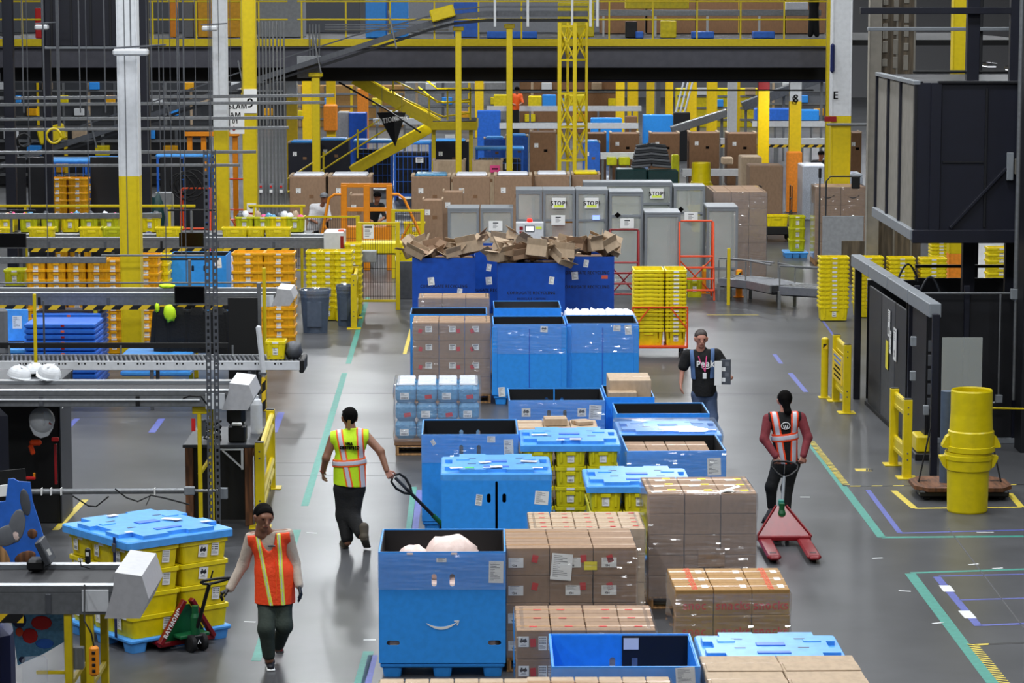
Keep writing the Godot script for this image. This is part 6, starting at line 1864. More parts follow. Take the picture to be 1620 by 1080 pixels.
	# --- totes between the third and fourth conveyors
	for q in [[56, 5], [88, 5], [120, 5], [152, 5], [178, 5]]: tote_stack(q[0], 411, 52.0, 0.38, 0.60, 0.90, 9, ["first", "second", "third", "fourth", "fifth"][[56, 88, 120, 152, 178].find(q[0])] + " nested stack left of the near column", M.tote_dark)
	for q in [[230, 404, 52.4, 0.50, "nested stack right of the near column"], [246, 404, 53.0, 0.50, "second nested stack right of the near column"], [392, 400, 52.4, 0.62, "nested stack under the fourth conveyor's middle"], [440, 400, 52.4, 0.62, "nested stack left of the perforated fence post"], [496, 398, 57.4, 0.34, "nested stack behind the large grey can"], [518, 398, 57.4, 0.38, "nested stack between the grey cans"], [543, 398, 57.2, 0.36, "nested stack beside the yellow barrier post"], [558, 386, 58.3, 0.36, "rear nested stack beside the yellow barrier post"]]:
		tote_stack(q[0], q[1], q[2], q[3], 0.6, 0.9, 10, q[4], M.tote_dark if q[2] < 53 else M.tote)
	tote_stack(22, 427, 52.6, 0.42, 0.5, 0.6, 1, "lone lime tote at the far left between conveyors", M.lime_tote)
	var f2 := frame(266, 358, 409, 1.75, 0.0)
	f2.at = V(pt(312, 409, 53.6).x, 0, -53.6)
	blue_bin(f2, 1.12, 0.9, 1.72, "tall blue bin between yellow totes behind the third conveyor's monitor", {"name": "back_bin", "front_holes": [[-0.09, 1.32, 0.05, 0.12], [0.14, 1.32, 0.05, 0.12]], "holes": [], "stickers": [[0.36, 0.92, 0.13, 0.2, 2, 4]]})
	# --- fourth conveyor
	var c5 := belt_conveyor("far belt conveyor with black brackets, hazard tape and a red-lit end box", -330, 522, 376, 59.2, 0.9, 0.17, {"tape": [[44, 186], [224, 330], [352, 465]], "legs": [-60, 120, 250, 380, 520], "leg_mat": M.dull_steel})
	bpart(c5, "end_box", c5.to_local(pt(530, 378, 59.0)), V(0.42, 0.36, 0.9), M.white_paint, 0.01)
	bpart(c5, "red_label", c5.to_local(pt(541, 383, 58.55)), V(0.07, 0.26, 0.02), M.red, 0.004)
	bpart(c5, "red_beacon", c5.to_local(pt(540, 366, 58.8)), V(0.13, 0.08, 0.1), M.orange_print, 0.01)
	for q in [[-2, 366], [66, 364], [146, 363], [180, 362], [267, 364], [372, 363], [440, 363], [405, 360]]:
		var p := pt(q[0], q[1] + 7, 59.6)
		var t := thing("tote", "yellow tote number %s along the far belt conveyor" % [["one", "two", "three", "four", "five", "six", "seven", "eight"][[-2, 66, 146, 180, 267, 372, 440, 405].find(q[0])]], "tote", V(p.x, pt(0, 376, 59.2).y + 0.01 - 0.04, -59.66))
		tote_parts(t, 0.58 if q[0] != 405 else 0.4, 0.4, 0.22, M.tote if q[0] != 180 else M.lime_tote, 0, false)
	# totes of goods behind it
	for i in 11:
		var u: float = [8, 44, 78, 110, 140, 172, 236, 386, 415, 440, 466][i]
		var p := pt(u, 346, 62.0)
		var t := thing("tote", "tote of mixed goods, %s in the row behind the far conveyor" % ["first", "second", "third", "fourth", "fifth", "sixth", "seventh", "eighth", "ninth", "tenth", "eleventh"][i], "tote", V(p.x, p.y - 0.30, -62.3), 0.0, "totes of goods behind the far conveyor")
		tote_parts(t, 0.42, 0.55, 0.34, M.lime_tote if i % 3 else M.tote, i, true)
		for k in 3: soft_pack("packed_item", "small packed item %s in the %s tote behind the far conveyor" % [["left", "middle", "right"][k], ["first", "second", "third", "fourth", "fifth", "sixth", "seventh", "eighth", "ninth", "tenth", "eleventh"][i]], "parcel", V(p.x - 0.12 + k * 0.12, p.y - 0.07, -62.25 - 0.1 * (k % 2)), V(0.075, 0.07 + 0.02 * ((i + k) % 3), 0.09), [M.packs, M.card_top, M.pink, M.pack_blue, M.dull_steel][(i * 2 + k) % 5], 20.0 * k)
	var shelf := thing("tote_shelf", "long grey shelf carrying totes of goods behind the far conveyor", "shelf", V(pt(220, 346, 62.3).x, 0, -62.3))
	bpart(shelf, "shelf_board", V(-0.6, pt(0, 346, 62).y - 0.34, 0), V(9.0, 0.05, 0.7), M.dull_steel, 0.004)
	for i in 5: bpart(shelf, "leg", V(-4.6 + i * 2.0, (pt(0, 346, 62).y - 0.36) * 0.5, 0), V(0.06, pt(0, 346, 62).y - 0.36, 0.06), M.dull_steel, 0.0)
	var yr := thing("yellow_rail", "long yellow rail above the totes of goods, on posts", "rail", V(pt(100, 326, 63).x, 0, -63.0))
	var yy := pt(100, 326, 63).y
	bpart(yr, "rail", V(0.4, yy, 0), V(5.2, 0.06, 0.06), M.yellow, 0.01)
	bpart(yr, "rail", V(pt(438, 325, 63).x - yr.position.x, yy, 0), V(1.3, 0.06, 0.06), M.yellow, 0.01)
	for u in [40, 268, 402, 477]: bpart(yr, "post", V(pt(u, 326, 63).x - yr.position.x, yy * 0.5, 0), V(0.06, yy, 0.06), M.yellow, 0.006)
	person_far("person in a navy cap bent behind the far conveyor", 235, 366, 60.9, M.cloth_black, M.navy_blue, 0.0)
	# --- grey cans and yellow barrier posts
	can("large grey rubbish can with a clear bag liner", on(499, 525), 0.30, 0.30, 0.86)
	can("narrow grey rubbish can with a liner beside the large one", on(545, 514), 0.155, 0.26, 0.82)
	barrier("yellow guard rail post beside the grey rubbish cans, seen end-on", on(563, 503), on(560, 520), 1.1)
	var bn := barrier("yellow guard rail end near the wooden workbench, with a notice", on(429, 772), on(412, 834), 1.1)
	words(bn, "lettering", "DO NOT", V(0.07, 0.36, 0.2), 0.055, M.hair, RIGHT_SIDE)
	words(bn, "lettering", "CROSS", V(0.07, 0.28, 0.2), 0.055, M.hair, RIGHT_SIDE)
	# --- columns and things hung from above
	h_column("white column, yellow below, standing among the left conveyors", 206, 50.7, 0.37, 278, 13.8, M.yellow, M.white_paint)
	h_column("white and yellow column behind the far conveyor's perforated posts", 350, 67.0, 0.34, 206, 13.8, M.yellow, M.white_paint)
	h_column("tall yellow column just behind the white and yellow one", 397, 72.0, 0.36, 330, 13.8, M.yellow, M.yellow)
	for q in [[0, 157, 529, 151, 66.0, 0.075], [0, 167, 514, 162, 64.5, 0.07], [0, 190, 480, 186, 62.0, 0.065], [0, 207, 457, 202, 60.5, 0.06], [0, 242, 405, 240, 58.0, 0.065], [0, 263, 380, 261, 56.5, 0.06], [0, 343, 255, 341, 52.0, 0.10], [0, 412, 168, 411, 50.0, 0.11], [160, 404, 330, 404, 50.2, 0.035], [0, 448, 460, 447, 49.6, 0.03]]:
		var words_for := ["topmost", "second", "third", "fourth", "fifth", "sixth", "thick seventh", "thick eighth", "thin ninth", "thin lowest"]
		tray("grey steel strut rail, %s from the top over the left conveyors" % words_for[[157, 167, 190, 207, 242, 263, 343, 412, 404, 448].find(q[1])], q[0] - 200 if q[0] == 0 else q[0], q[1], q[2], q[3], q[4], q[5], M.galv)
	for q in [[34, 60.0], [67, 60.0], [90, 54.0], [124, 60.0], [164, 60.0], [238, 61.0], [250, 64.0], [279, 63.0]]:
		var p := pt(q[0], 10, q[1])
		single("drop_rod", bm(V(0.06 if q[0] == 90 else 0.025, 9.0, 0.03), 0.0), M.dull_steel, "thin steel drop rod, %s from the left" % ["first", "second", "thick third", "fourth", "fifth", "sixth", "seventh", "eighth"][[34, 67, 90, 124, 164, 238, 250, 279].find(q[0])], "rod", V(p.x, 4.2 + 4.5, -q[1]))
	for q in [[14, 66.0, 0.24], [74, 68.0, 0.2], [228, 66.0, 0.24]]: post("navy_post", "navy steel lift post, %s" % ["leftmost, at the picture's edge", "beside the navy lift car", "right of the nearest white column"][[14, 74, 228].find(q[0])], "post", q[0], 100, q[1], q[2], 9.0, M.navy)
	var lf := pt(127, 37, 67.0)
	var lt := thing("navy_lift_car", "navy lift car panel hanging between posts at the upper left", "lift", V(lf.x, 0, -67.6))
	bpart(lt, "panel", V(0, lf.y + 0.2, 0), V(1.75, 1.5, 1.0), M.navy, 0.02)
	for i in 4: bpart(lt, "rib", V(-0.7 + i * 0.47, lf.y + 0.2, 0.51), V(0.05, 1.5, 0.03), M.navy_dark, 0.004)
	bpart(lt, "sill", V(0, lf.y - 0.58, 0.4), V(1.75, 0.06, 0.3), M.grey_paint, 0.006)
	for s in [-1, 1]: bpart(lt, "hoist_cable", V(s * 0.8, 10.0, 0), V(0.03, 8.0, 0.03), M.dull_steel, 0.0)
	# near lamp fittings on the columns
	for q in [[207, 80, 50.0, 0.62], [332, 43, 66.0, 0.36], [66, 41, 66.0, 0.3]]:
		var p := pt(q[0], q[1], q[2])
		var l := thing("lamp_fitting", "small white lamp fitting %s" % ["with a curled bracket on the nearest white column", "beside the second white column", "hung left of the navy lift car"][[207, 332, 66].find(q[0])], "fitting", p)
		bpart(l, "case", V(0, -0.03, 0), V(q[3], 0.12, 0.3), M.white_paint, 0.03)
		bpart(l, "bracket_plate", V(0.1, 0.07, 0), V(q[3] * 1.7, 0.03, 0.12), M.dull_steel, 0.004, Basis(V(0, 0, 1), 0.06))
		barpart(l, "rod", V(0, 0.05, 0), V(0, 13.8 - p.y, 0), 0.02, 0.02, M.dull_steel)
	build_left_back()

# the dark corner behind the left conveyors: totes, cages, ladders
func build_left_back() -> void:
	for i in 8:
		var u: float = [15, 50, 90, 122, 150, 172, 262, 300][i]
		var p := pt(u, 320, 70.0)
		if i in [2, 3]: tote_stack(u, 282, 70.0, 0.5, 0.6, 0.9, 11, ["nested stack in the dark bay", "second nested stack in the dark bay"][i - 2], M.tote_dark)
		else: single("bay_screen", bm(V(0.5, 2.6, 0.08), 0.01), M.navy_dark, "dark navy bay panel, %s behind the far conveyor" % ["first", "second", "", "", "third", "fourth", "fifth", "sixth"][i], "panel", V(p.x, 1.3, -71.0))
	for q in [[120, 258, 74.0, 1.5, "blue lidded cage"], [172, 256, 75.7, 1.3, "second blue lidded cage"], [290, 250, 73.0, 1.4, "blue-lidded cage left of the white and yellow column"]]:
		cage(q[0], q[1], q[2], q[3], 1.05, q[4] + " cart in the left background")
	for q in [[300, 212, 76.0], [322, 212, 76.0], [345, 212, 76.0], [372, 212, 76.0]]:
		var p := pt(q[0], q[1], q[2])
		single("amber_frame_post", bm(V(0.14, p.y, 0.1), 0.01), M.amber, "amber guard frame post, %s behind the blue-lidded cage" % ["first", "second", "third", "fourth"][[300, 322, 345, 372].find(q[0])], "post", V(p.x, p.y * 0.5, -76.0))
	single("amber_frame_bar", bm(V(1.5, 0.12, 0.1), 0.01), M.amber, "amber guard frame top bar behind the blue-lidded cage", "bar", pt(335, 212, 75.9))
	ladder("orange rolling ladder behind the perforated posts", 312, 300, 66.0, 0.7, 1.7, M.orange)
	ladder("small orange ladder between the two tall columns", 374, 285, 74.0, 0.55, 1.8, M.orange)
	var p := pt(258, 285, 68.0)
	single("grey_cabinet", bm(V(0.42, 1.9, 0.4), 0.01), M.cabinet, "grey cabinet with a dark coat hung on it behind the far conveyor", "cabinet", V(p.x, 0.95, -68.2))
	soft_pack("dark_coat", "dark green coat hanging on the grey cabinet", "coat", V(pt(247, 330, 67.8).x, 0.75, -67.93), V(0.18, 0.55, 0.14), M.teal_bin, 0)
	for i in 5: tubepart(thing("cable_coil", "coil of black cable hung by the ladder, loop %s" % ["one", "two", "three", "four", "five"][i], "cable", pt(285 + i * 5, 290 + (i % 2) * 8, 66.4), 0.0, "black cable loops by the ladder"), "loop", ringpts(0.24 + 0.02 * i), 0.02, M.rubber, 6)
	for q in [[38, 222, 59.97], [85, 215, 53.95]]: tubepart(thing("cable_coil", ["coil of black cable on the left background post", "yellow hose coil in the left background"][int(q[0] == 85)], "cable", pt(q[0], q[1], q[2])), "loop", ringpts(0.14), 0.025, M.rubber if q[0] == 38 else M.yellow, 6)
	# vertical conduits by the tall yellow column
	for i in 8:
		var u := 411.0 + i * 5.6
		single("conduit", bm(V(0.045, 6.0, 0.045), 0.01), M.galv, "grey vertical conduit, %s of the bundle beside the tall yellow column" % ["first", "second", "third", "fourth", "fifth", "sixth", "seventh", "eighth"][i], "conduit", V(pt(u, 200, 74.0).x, 3.0, -74.0 - 0.05 * (i % 2)), 0.0, "conduits beside the tall yellow column")
	for i in 3:
		var q := thing("switch_box", "grey switch box with a red knob, %s on the conduit bundle" % ["left", "middle", "right"][i], "switch", pt(413 + i * 16, 298, 73.93))
		bpart(q, "case", Vector3.ZERO, V(0.12, 0.26, 0.1), M.grey_paint, 0.01)
		bpart(q, "knob", V(0, 0.05, 0.06), V(0.06, 0.06, 0.03), M.red_print, 0.01)
		bpart(q, "label_plate", V(0, -0.07, 0.055), V(0.08, 0.08, 0.01), M.paper, 0.0)
	var sg := thing("sign", "white hanging sign lettered SLAM beside the tall yellow column", "sign", pt(375, 182, 70.5))
	bpart(sg, "board", Vector3.ZERO, V(0.36, 0.95, 0.02), M.paper, 0.004)
	for s in [-1, 1]: barpart(sg, "hanger", V(s * 0.15, 0.47, 0), V(s * 0.15, 11.0, 0), 0.012, 0.012, M.dull_steel, 0.0)
	words(sg, "lettering", "SLAM", V(0.02, 0.22, 0.011), 0.13, M.hair, FRONT, 0.004)
	words(sg, "lettering", "AM", V(-0.04, 0.0, 0.011), 0.13, M.hair, FRONT, 0.004)
	words(sg, "lettering", "01", V(-0.05, -0.16, 0.011), 0.10, M.hair, FRONT, 0.004)
	bpart(sg, "red_arrow", V(-0.08, -0.34, 0.012), V(0.10, 0.10, 0.004), M.red, 0.0, Basis(V(0, 0, 1), PI / 4))
	var n9 := thing("number_plate", "white plate with the figure 9 on the tall yellow column", "plate", pt(396, 160, 71.81))
	bpart(n9, "plate", Vector3.ZERO, V(0.34, 0.62, 0.02), M.paper, 0.003)
	words(n9, "figure", "9", V(0, -0.05, 0.011), 0.24, M.hair, FRONT, 0.004)
	var ws := thing("warning_sign", "warning sign with a red strip on the tall yellow column", "sign", pt(398, 332, 71.81))
	bpart(ws, "board", Vector3.ZERO, V(0.24, 0.34, 0.02), M.paper, 0.003)
	bpart(ws, "black_disc", V(0, 0.08, 0.012), V(0.10, 0.10, 0.005), M.hair, 0.02)
	bpart(ws, "red_strip", V(0, -0.10, 0.012), V(0.22, 0.06, 0.005), M.red, 0.0)
func ringpts(r: float) -> Array:
	var o := []
	for i in 17: o.append(V(cos(TAU * i / 16) * r, sin(TAU * i / 16) * r, 0.03 * sin(i * 1.1)))
	return o
func lid_tray_mesh() -> ArrayMesh:
	if not cache.has("stklid"):
		var m := MB.new()
		m.loft([[0.57, 0.47, 0.0, 0.03], [0.60, 0.50, 0.025, 0.03], [0.60, 0.50, 0.07, 0.03], [0.57, 0.47, 0.085, 0.03]], 2)
		m.cap([0.57, 0.47, 0.085, 0.03], true, 2)
		m.cap([0.57, 0.47, 0.0, 0.03], false, 2)
		cache["stklid"] = m.mesh()
	return cache["stklid"]
func helmet(label: String, at: Vector3, turn: Vector3, r: float, worn: bool) -> void:
	var t := thing("hard_hat", label, "hard hat", at)
	t.rotation = turn
	var m := MB.new()
	var prof := []
	for i in 8: prof.append(Vector2(r * cos(PI / 2 * i / 7.0), r * 0.86 * sin(PI / 2 * i / 7.0)))
	m.lathe(prof, 20)
	part(t, "shell", m.mesh(), M.white_plastic)
	var b := MB.new()
	b.prism(PackedVector2Array([Vector2(-r * 0.95, 0), Vector2(-r * 0.9, r * 0.6), Vector2(-r * 0.55, r * 1.2), Vector2(0, r * 1.42), Vector2(r * 0.55, r * 1.2), Vector2(r * 0.9, r * 0.6), Vector2(r * 0.95, 0), Vector2(r * 0.6, -r * 0.8), Vector2(0, -r * 1.02), Vector2(-r * 0.6, -r * 0.8)]), -0.006, 0.006, Transform3D(Basis(V(1, 0, 0), V(0, 0, 1), V(0, -1, 0)), Vector3.ZERO))
	part(t, "brim", b.mesh(), M.white_plastic)
	bpart(t, "crown_ridge", V(0, r * 0.72, 0), V(0.03, r * 0.32, r * 1.1), M.white_plastic, 0.012)
	if worn: bpart(t, "red_patch", V(r * 0.5, r * 0.62, 0.04), V(0.05, 0.02, 0.06), M.red, 0.004, Basis(V(0, 0, 1), -0.7))
func monitor(label: String, u: float, v: float, z: float, w: float, h: float) -> void:
	var t := thing("monitor", label, "monitor", pt(u, v, z))
	bpart(t, "case", Vector3.ZERO, V(w, h, 0.05), M.black, 0.008)
	bpart(t, "screen", V(0, 0, 0.026), V(w - 0.03, h - 0.03, 0.004), M.black_gloss, 0.0)
	bpart(t, "mount_arm", V(0, h * 0.5 + 0.2, -0.04), V(0.05, 0.5, 0.05), M.galv, 0.006)
	bpart(t, "top_bar", V(0, h * 0.5 + 0.46, -0.06), V(1.0, 0.04, 0.05), M.black, 0.006)
	for s in [-1, 1]: barpart(t, "hanger_rod", V(s * 0.4, h * 0.5 + 0.46, -0.06), V(s * 0.4, 7.0, -0.06), 0.015, 0.015, M.dull_steel, 0.0)
# nested totes: only the rims of the lower ones show
func tote_stack(u: float, v: float, z: float, w: float, d: float, step: float, n: int, where: String, mt: Material) -> void:
	var p := pt(u, v, z)
	var h := 0.30
	var st := (p.y - h - 0.02) / maxf(n - 1, 1) if n > 1 else 0.0
	for k in n:
		var y := 0.02 + k * st if n > 1 else p.y - h
		var t := thing("tote", "yellow tote, %s from the bottom, %s" % [["first", "second", "third", "fourth", "fifth", "sixth", "seventh", "eighth", "ninth", "tenth", "eleventh", "twelfth", "thirteenth", "fourteenth"][k], where], "tote", V(p.x, y, -z - d * 0.5), rng.randf_range(-1.0, 1.0), where)
		tote_parts(t, w, d, h, mt, k, true)
	if n == 1:
		single("tote_riser", bm(V(w, p.y - h, d), 0.01), M.dull_steel, "grey riser under the %s" % where, "stand", V(p.x, (p.y - h) * 0.5, -z - d * 0.5))
func can(label: String, at: Vector3, rx: float, rz: float, h: float) -> void:
	var t := thing("rubbish_can", label, "bin", at)
	var m := MB.new()
	m.loft([[rx * 0.8, rz * 0.8, 0.0, rx * 0.7], [rx * 0.97, rz * 0.97, h - 0.08, rx * 0.8], [rx * 1.04, rz * 1.04, h - 0.07, rx * 0.8], [rx * 1.04, rz * 1.04, h, rx * 0.8], [rx * 0.95, rz * 0.95, h, rx * 0.75], [rx * 0.8, rz * 0.8, 0.05, rx * 0.7]], 5)
	m.cap([rx * 0.8, rz * 0.8, 0.05, rx * 0.7], true, 5)
	part(t, "body", m.mesh(), M.bin_grey)
	var l := MB.new()
	l.loft([[rx * 1.06, rz * 1.06, h - 0.14, rx * 0.8], [rx * 1.07, rz * 1.07, h + 0.015, rx * 0.8], [rx * 0.9, rz * 0.9, h - 0.02, rx * 0.7], [rx * 0.6, rz * 0.6, h - 0.2, rx * 0.5]], 5)
	part(t, "bag_liner", l.mesh(), M.film_thick)
	bpart(t, "front_panel", V(0, h * 0.45, rz * 0.90), V(rx * 1.0, h * 0.6, 0.02), M.bin_grey, 0.01)
func barrier(label: String, a: Vector3, b: Vector3, h: float) -> Node3D:
	var d := b - a
	var t := thing("guard_rail", label, "barrier", (a + b) * 0.5)
	t.rotation.y = atan2(d.x, d.z)
	var l := d.length()
	for s in [-1, 1]:
		bpart(t, "post", V(0, h * 0.5, s * l * 0.5), V(0.12, h, 0.12), M.yellow, 0.008)
		bpart(t, "foot_plate", V(0, 0.008, s * l * 0.5), V(0.28, 0.016, 0.28), M.yellow, 0.003)
		bpart(t, "post_cap", V(0, h + 0.004, s * l * 0.5), V(0.11, 0.01, 0.11), M.dark_steel, 0.0)
		for q in [0.9, 0.82, 0.32, 0.24]: bpart(t, "bolt", V(0, h * q, s * l * 0.5 + 0.061), V(0.022, 0.022, 0.008), M.dull_steel, 0.003)
	for y in [0.86, 0.30]:
		for q in [0.07, -0.07]: bpart(t, "rail", V(0.02, h * y + q, 0), V(0.07, 0.09, l), M.yellow, 0.025)
		bpart(t, "rail_web", V(0.0, h * y, 0), V(0.02, 0.22, l), M.yellow, 0.004)
	return t
func cage(u: float, v: float, z: float, w: float, d: float, label: String) -> void:
	var p := pt(u, v, z)
	var t := thing("cage_cart", label, "cage", V(p.x, 0, -z - d * 0.5))
	var h := p.y
	bpart(t, "base", V(0, 0.16, 0), V(w, 0.08, d), M.stack_blue, 0.01)
	for sx in [-1, 1]:
		for sz in [-1, 1]: bpart(t, "corner_post", V(sx * (w * 0.5 - 0.03), h * 0.5, sz * (d * 0.5 - 0.03)), V(0.05, h, 0.05), M.stack_blue, 0.004)
	var m := MB.new()
	var n := 9
	for i in n: m.box(V(lerpf(-w * 0.5, w * 0.5, float(i) / (n - 1)), h * 0.5 + 0.1, d * 0.5), V(0.012, h - 0.2, 0.012))
	for i in 5: m.box(V(0, lerpf(0.2, h, i / 4.0), d * 0.5), V(w, 0.02, 0.012))
	part(t, "wire_front", m.mesh(), M.stack_blue).set_meta("kind", "stuff")
	bpart(t, "load", V(0, h * 0.42 + 0.1, -0.05), V(w - 0.14, h * 0.75, d - 0.2), M.lining, 0.05)
	bpart(t, "lid", V(0, h + 0.05, 0), V(w + 0.06, 0.10, d), M.blue_lid, 0.03)
	sticker(t, "paper_label", V(w * 0.2, h * 0.72, d * 0.5 + 0.01), 0.25, 0.18, M.label4)
	for sx in [-1, 1]: bpart(t, "castor", V(sx * w * 0.4, 0.06, d * 0.4), V(0.05, 0.12, 0.12), M.rubber, 0.02)
func ladder(label: String, u: float, v: float, z: float, w: float, top: float, mt: Material) -> void:
	var p := pt(u, v, z)
	var t := thing("step_ladder", label, "ladder", V(p.x, 0, -z))
	var h := p.y if p.y > 0.8 else top
	for s in [-1, 1]:
		tubepart(t, "side_rail", [V(s * w * 0.5 - 0.05, 0.02, 0.35), V(s * w * 0.5 - 0.05, h * 0.55, 0.0), V(s * w * 0.5 - 0.05, h, -0.12), V(s * w * 0.5 - 0.05, h, -0.45), V(s * w * 0.5 - 0.05, 0.02, -0.55)], 0.022, mt, 8)
		tubepart(t, "brace", [V(s * w * 0.5 - 0.05, 0.1, -0.5), V(-s * w * 0.5 - 0.05, h * 0.5, -0.5)], 0.018, mt, 6)
	for i in 4: bpart(t, "step", V(-0.05, (i + 1) * h * 0.14, 0.28 - i * 0.12), V(w, 0.03, 0.18), mt, 0.006)
	tubepart(t, "top_bar", [V(-w * 0.5 - 0.05, h, -0.45), V(w * 0.5 - 0.05, h, -0.45)], 0.022, mt, 8)
# a small figure far off: trunk, arms, legs and head in one skin, with cap and clothes
func person_far(label: String, u: float, v: float, z: float, top: Material, cap: Material, lean: float, base := 0.0) -> void:
	var p := pt(u, v, z)
	var t := thing("person", label, "person", V(p.x, base, -z))
	var hy := p.y - 0.12 - base
	var hd := V(0, hy, 0.1 * lean)
	var ch := V(-0.12 * lean, hy - 0.34, -0.05)
	var pv := V(-0.30 * lean, maxf(hy - 0.80, 0.8), -0.1)
	var b := [bone(hd, hd - V(0, 0.08, 0), 0.095, 0.07), bone(hd - V(0, 0.1, 0), ch, 0.055, 0.06), bone(ch + V(-0.17, 0.08, 0), ch + V(0.17, 0.08, 0), 0.07, 0.07), bone(ch, pv, 0.14, 0.14),
		bone(ch + V(-0.18, 0.06, 0), ch + V(-0.24, -0.22, 0.12), 0.05, 0.04), bone(ch + V(-0.24, -0.22, 0.12), ch + V(-0.05, -0.3, 0.32), 0.04, 0.04),
		bone(ch + V(0.18, 0.06, 0), ch + V(0.26, -0.2, 0.12), 0.05, 0.04), bone(ch + V(0.26, -0.2, 0.12), ch + V(0.12, -0.3, 0.32), 0.04, 0.04),
		bone(pv, V(pv.x - 0.1, 0.08, pv.z), 0.12, 0.06), bone(pv, V(pv.x + 0.1, 0.08, pv.z), 0.12, 0.06)]
	part(t, "body", skin_over(b, 0.028, 0.04), M.skin)
	part(t, "shirt", skin_over([b[2], b[3], b[4], b[6]], 0.026, 0.05, 0.02), top)
	part(t, "trousers", skin_over([b[8], b[9]], 0.03, 0.05, 0.02), M.cloth_black)
	var m := MB.new()
	m.blob(hd + V(0, 0.035, -0.01), V(0.11, 0.09, 0.115), 6)
	m.box(hd + V(0, 0.02, 0.11), V(0.13, 0.015, 0.09), 0.004)
	part(t, "cap", m.mesh(), cap)

# ------------------------------------------------------------------ right side: guard rails, cage, lift, barrels
func bollard(label: String, at: Vector3, h: float, r: float, mt: Material) -> void:
	var t := thing("bollard", label, "bollard", at)
	var m := MB.new()
	m.lathe([Vector2(r, 0), Vector2(r, h - 0.02), Vector2(r - 0.02, h), Vector2(0, h + 0.012)], 16)
	part(t, "tube", m.mesh(), mt)
	bpart(t, "foot_plate", V(0, 0.008, 0), V(r * 3.2, 0.016, r * 3.2), mt, 0.003)
	bpart(t, "warning_mark", V(0, h * 0.86, r - 0.008), V(r * 1.2, 0.09, 0.02), M.hazard, 0.0)
func barrel(label: String, at: Vector3, up: bool) -> void:
	var t := thing("barrel", label, "barrel", at)
	if not up: t.rotation.x = PI
	var m := MB.new()
	m.lathe([Vector2(0, 0.0), Vector2(0.255, 0.0), Vector2(0.265, 0.02), Vector2(0.275, 0.55), Vector2(0.30, 0.57), Vector2(0.305, 0.70), Vector2(0.318, 0.705), Vector2(0.318, 0.76), Vector2(0.308, 0.765), Vector2(0.308, 0.80), Vector2(0.29, 0.80), Vector2(0.285, 0.72), Vector2(0.25, 0.03), Vector2(0, 0.03)] if up else [Vector2(0.262, -0.02), Vector2(0.272, 0.0), Vector2(0.272, 0.50), Vector2(0.302, 0.53), Vector2(0.306, 0.72), Vector2(0.318, 0.725), Vector2(0.318, 0.79), Vector2(0.30, 0.79), Vector2(0.255, 0.0), Vector2(0.262, -0.02)], 28)
	part(t, "drum", m.mesh(), M.barrel)
	for s in [-1, 1]:
		var p := MB.new()
		p.prism(PackedVector2Array([Vector2(0.0, -0.14), Vector2(0.03, -0.12), Vector2(0.085, -0.01), Vector2(0.085, 0.02), Vector2(0.0, 0.03)]), -0.07, 0.07, Transform3D(Basis(V(s, 0, 0), Vector3.UP, V(0, 0, s)), V(s * 0.298, 0.72, 0)))
		part(t, "handle", p.mesh(), M.barrel)
